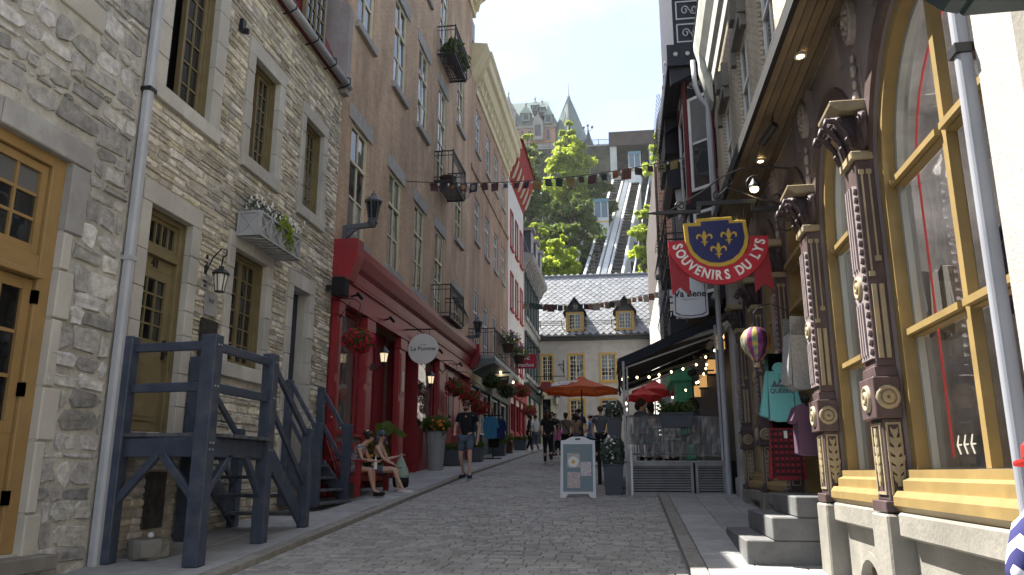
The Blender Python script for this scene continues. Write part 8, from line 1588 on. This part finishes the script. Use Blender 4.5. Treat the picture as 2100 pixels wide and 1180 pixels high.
    if beard: b = MB(); b.T = Mh; b.ball((0, .045, -.075), .052, 10, 6, 1.1, .95, .8); obj('beard', b, M[hair], t, smooth=True)
    return t, V
# walking man
walk = lambda f: dict(hipL=(-.09, 0, .9), hipR=(.09, 0, .9), kneeL=(-.1, .16 * f, .51), kneeR=(.1, .06 * f, .5), ankL=(-.1, .26 * f, .1), ankR=(.1, -.26 * f, .14), toeL=(-.12, .45 * f, .06), toeR=(.11, -.1 * f, .03), elL=(-.27, -.12 * f, 1.14), elR=(.27, .02, 1.13), wrL=(-.25, -.05 * f, .88), wrR=(.2, .24 * f, 1.0))
J = walk(1); J['ankL'] = (-.16, .2, .1); J['toeL'] = (-.2, .38, .045); J['kneeL'] = (-.14, .16, .51); J['ankR'] = (.14, -.24, .13); J['toeR'] = (.16, -.07, .035); J['kneeR'] = (.12, .05, .5)
t, V = person('man in a black tee and denim shorts with a backpack, walking towards the camera', -3.8, 18.95, G(18.95) + .03, radians(172), 1.86, J, 'cloth_black', .62, 'denim', .44, 'navy_cloth', 'hair_brown', 'skin2', beard=True, glasses=True, face=True)
b = MB(); b.box(-.16, -.26, 1.12, .16, -.14, 1.55)
for sx in (-.13, .13): b.tube([(sx, -.14, 1.53), (sx, -.02, 1.58), (sx, .1, 1.5), (sx, .13, 1.35), (sx * 1.1, .06, 1.2)], .018, 5)
obj('backpack', b, M['navy_cloth'], t, bevel=.03)
# two women on the bench
bs = bz + .44
sit = dict(pelvis=(0, 0, .5), waist=(0, .08, .66), chest=(0, .2, .84), nb=(0, .28, .97), hipL=(-.1, .03, .48), hipR=(.1, .03, .48), kneeL=(-.12, .46, .5), kneeR=(.1, .46, .5), ankL=(-.1, .5, .09), ankR=(.08, .56, .09), toeL=(-.12, .68, .035), toeR=(.1, .74, .035), shL=(-.165, .24, .92), shR=(.165, .24, .92), elL=(-.22, .34, .68), elR=(.22, .34, .68), wrL=(-.06, .52, .66), wrR=(.06, .54, .67), head=(0, .35, 1.13), hd=(-.5, .8, -.1))
P('floral', (.02, .02, .035), .9, noise=(26, .9), col2=(.5, .5, .56))
s1 = dict(sit); s1.update(hd=(-.55, .75, -.25), head=(-.05, .38, 1.12))
t, V = person('woman in a dark floral dress sitting bent forward on the bench, hair pinned up', -5.15, 14.5, bz, -pi / 2, 1.66, s1, 'floral', .1, 'floral', .38, 'cloth_black', 'hair_dark', 'skin', female=True, dress=True, face=True, bun=True)
b = MB(); b.T = Matrix.Translation(V['head']); b.ball((-.03, -.05, .12), .03, 7, 5); obj('hair_flower', b, M['petal'], t)
tb = thing('water_bottle', 'clear plastic drink bottle held by the woman in the floral dress', 'bottle', (-4.63, 14.46, bz + .5)); b = MB(); b.lathe((-4.63, 14.48, bz + .48), [(.033, 0), (.035, .13), (.03, .16), (.012, .2), (.012, .22)], 10); obj('bottle', b, M['lamp_glass'], tb); b = MB(); b.lathe((-4.63, 14.48, bz + .7), [(.015, 0), (.015, .025)], 8); obj('cap', b, M['cloth_white'], tb)
s2 = dict(sit); s2.update(waist=(0, .03, .68), chest=(0, .08, .88), nb=(0, .11, 1.02), shL=(-.165, .09, .97), shR=(.165, .09, .97), head=(.02, .14, 1.19), hd=(.75, .65, .0), elL=(-.24, .2, .72), wrL=(-.3, .42, .78), elR=(.2, .24, .73), wrR=(.08, .42, .62), ankR=(.1, .66, .1), toeR=(.14, .84, .05), kneeR=(.12, .46, .52))
t, V = person('laughing woman in black tank top and denim shorts holding a green bag', -4.95, 15.42, bz, -pi / 2, 1.66, s2, 'cloth_black', .1, 'denim', .3, 'cloth_white', 'hair_blue', 'skin2', female=True, bare=True, face=True, glasses=True, hairlen=.2)
hw = Matrix.Translation((-4.95, 15.42, bz)) @ Matrix.Rotation(-pi / 2, 4, 'Z') @ V['wrL']; hx, hy, hz_ = hw.x + .06, hw.y + .02, hw.z
t = thing('carrier_bag', 'pale green plastic carrier bag with dark contents held over the pavement', 'bag', (hx, hy, hz_ - .6)); P('bag_green', (.36, .46, .38), .5, transl=.3, noise=(12, .1))
def bagpart(prof): b = MB(); b.lathe((hx, hy, hz_), [(r, z) for r, z in prof], 14, 'z', 1., .62); R = random.Random(3); b.v = [(x + R.uniform(-.01, .01), y + R.uniform(-.01, .01), z) for x, y, z in b.v]; return b
b = bagpart([(.17, -.42), (.165, -.36), (.14, -.26), (.1, -.15), (.06, -.06), (.025, .0), (.02, .06)]); obj('bag_body', b, M['bag_green'], t, smooth=True); b = bagpart([(.1, -.62), (.15, -.6), (.165, -.5), (.171, -.42)]); obj('dark_contents', b, M['cloth_black'], t, smooth=True)
put_text('print', 'G', .14, M['black'], t, facing_cam(hx, hy - .085, hz_ - .27), .002, .002)
# walking woman in black
J = walk(.7); J.update(elL=(-.26, -.04, 1.14), wrL=(-.2, .16, 1.0), elR=(.25, -.06, 1.14), wrR=(.24, .06, .9))
person('woman in black top and black leggings with a ponytail walking away up the street', -2.36, 24.7, G(24.7) + .015, radians(4), 1.7, J, 'cloth_black', .62, 'cloth_black', 1., 'cloth_white', 'hair_brown', 'skin2', hairlen=.2, female=True)
cr_ = [('girl in a bright pink top walking away beside the woman in black', -2.45, 29.6, 2, 1.22, 'pink', .3, 'cloth_black', 1., 'hair_dark', .22, True, None),
       ('man in dark shirt facing the camera in the crowd behind the girl in pink', -2.85, 31.5, 175, 1.75, 'cloth_black', .6, 'cloth_slate', 1., 'hair_dark', 0, False, None),
       ('person in a khaki grey top with a black shoulder strap, seen from behind', -1.98, 27.2, -5, 1.66, 'cloth_grey', .6, 'cloth_black', 1., 'hair_brown', .05, True, None),
       ('woman in a tan top just beyond the khaki grey shouldered person', -1.72, 28.6, 10, 1.66, 'tan', .4, 'cloth_slate', 1., 'hair_dark', .2, True, None),
       ('tall man in a navy blue shirt in the crowd beside the parasol pole', -1.68, 30.0, 20, 1.84, 'navy_cloth', .7, 'cloth_slate', 1., 'hair_dark', 0, False, None),
       ('woman in a blue top and white cap facing left beyond the parasol', -1.2, 29.0, 80, 1.62, 'cloth_blue', .6, 'cloth_blue', 1., 'hair_brown', 0, True, 'cloth_white'),
       ('man in a dark slate tee seen from behind next to the planters', -.7, 24.2, -15, 1.8, 'cloth_slate', .6, 'cloth_black', 1., 'hair_brown', 0, False, None),
       ('distant person in a white shirt in front of the pale yellow doorway', -3.9, 35, 40, 1.66, 'cloth_white', .7, 'cloth_slate', 1., 'hair_dark', 0, True, None),
       ('distant person in black standing left of the white shirt near the shop fronts', -4.3, 36, 100, 1.72, 'cloth_black', 1.2, 'cloth_black', 1., 'hair_dark', .15, True, None),
       ('distant man in black near the yellow doorway, right of the white shirt', -3.2, 37, 200, 1.75, 'cloth_black', 1.2, 'cloth_black', 1., 'hair_dark', 0, False, None)]
for i, (lab, x, y, rz, H, top, slv, bot, lg, hr, hl, fem, cp_) in enumerate(cr_):
    J = walk(.5 if i % 2 else -.45)
    if i == 5: J = dict(elL=(-.24, .06, 1.14), wrL=(-.1, .22, 1.08), elR=(.24, .06, 1.14), wrR=(.08, .24, 1.04))
    t, V = person(lab, x, y, G(y) + .015, radians(rz), H, J, top, slv, bot, lg, 'cloth_white' if i != 1 else 'brown', hr, 'skin' if i % 2 else 'skin2', hairlen=hl, female=fem, cap=cp_)
    if i == 2: b = MB(); b.tube([(-.17, .02, 1.42), (-.08, -.13, 1.3), (.08, -.14, 1.1), (.15, -.06, .95)], .014, 5); b.box(.1, -.12, .78, .24, .04, .95); obj('shoulder_bag', b, M['black'], t)
# seated guests on the terrace
sg_ = dict(pelvis=(0, 0, .5), waist=(0, .0, .68), chest=(0, .03, .9), nb=(0, .04, 1.05), hipL=(-.1, .03, .48), hipR=(.1, .03, .48), kneeL=(-.1, .45, .5), kneeR=(.1, .45, .5), ankL=(-.1, .42, .1), ankR=(.1, .42, .1), toeL=(-.1, .58, .035), toeR=(.1, .58, .035), shL=(-.18, .03, 1.0), shR=(.18, .03, 1.0), elL=(-.24, .14, .76), elR=(.24, .14, .76), wrL=(-.1, .38, .78), wrR=(.1, .38, .78), head=(0, .07, 1.2))
for lab, x, y, rz in (('dark haired guest seated at the left of the terrace, back to the railing', .33, 17.0, -60), ('second dark haired guest seated next to the leftmost one on the terrace', .62, 17.9, 20), ('guest seated at the right of the terrace under the amber lanterns', 1.5, 17.0, 60)):
    person(lab, x, y, 1.8, radians(rz), 1.75, sg_, 'cloth_slate', .6, 'cloth_black', 1., 'cloth_black', 'hair_dark', 'skin', hairlen=.08)
# person at the right edge of the frame
P('striped', (.55, .55, .6), .85); m = M['striped']; N = m.node_tree.nodes; K = m.node_tree.links.new
tcx = N.new('ShaderNodeTexCoord'); wv = N.new('ShaderNodeTexWave'); wv.inputs['Scale'].default_value = 9; wv.inputs['Distortion'].default_value = 5; wv.inputs['Detail'].default_value = 0; wv.inputs['Detail Scale'].default_value = .6; crp = N.new('ShaderNodeValToRGB'); crp.color_ramp.interpolation = 'CONSTANT'; crp.color_ramp.elements[0].color = (.62, .62, .66, 1); crp.color_ramp.elements[1].position = .5; crp.color_ramp.elements[1].color = (.03, .03, .12, 1)
K(tcx.outputs['Object'], wv.inputs['Vector']); K(wv.outputs['Fac'], crp.inputs['Fac']); K(crp.outputs['Color'], N['Principled BSDF'].inputs['Base Color'])
person('passer-by at the right edge in a red cap and white and blue patterned shirt', 1.33, 2.8, G(2.8) + .06, radians(45), 1.44, dict(head=(.05, -.02, 1.63), hd=(.5, .86, 0), elL=(-.26, .06, 1.14), wrL=(-.2, .22, 1.0)), 'striped', .8, 'cloth_slate', 1., 'cloth_white', 'hair_brown', 'skin2', cap='umb_red')
# ================================================================== AIR
hm = bpy.data.materials.new('air'); hm.use_nodes = True; N = hm.node_tree.nodes; N.remove(N['Principled BSDF']); pv = N.new('ShaderNodeVolumePrincipled'); pv.inputs['Color'].default_value = (.96, .97, 1, 1); pv.inputs['Density'].default_value = .00022; pv.inputs['Anisotropy'].default_value = .55
hm.node_tree.links.new(pv.outputs[0], N['Material Output'].inputs['Volume'])
b = MB(); b.box(-3100, -3100, -8, 3100, 3100, 112); obj('haze', b, hm, kind='stuff')
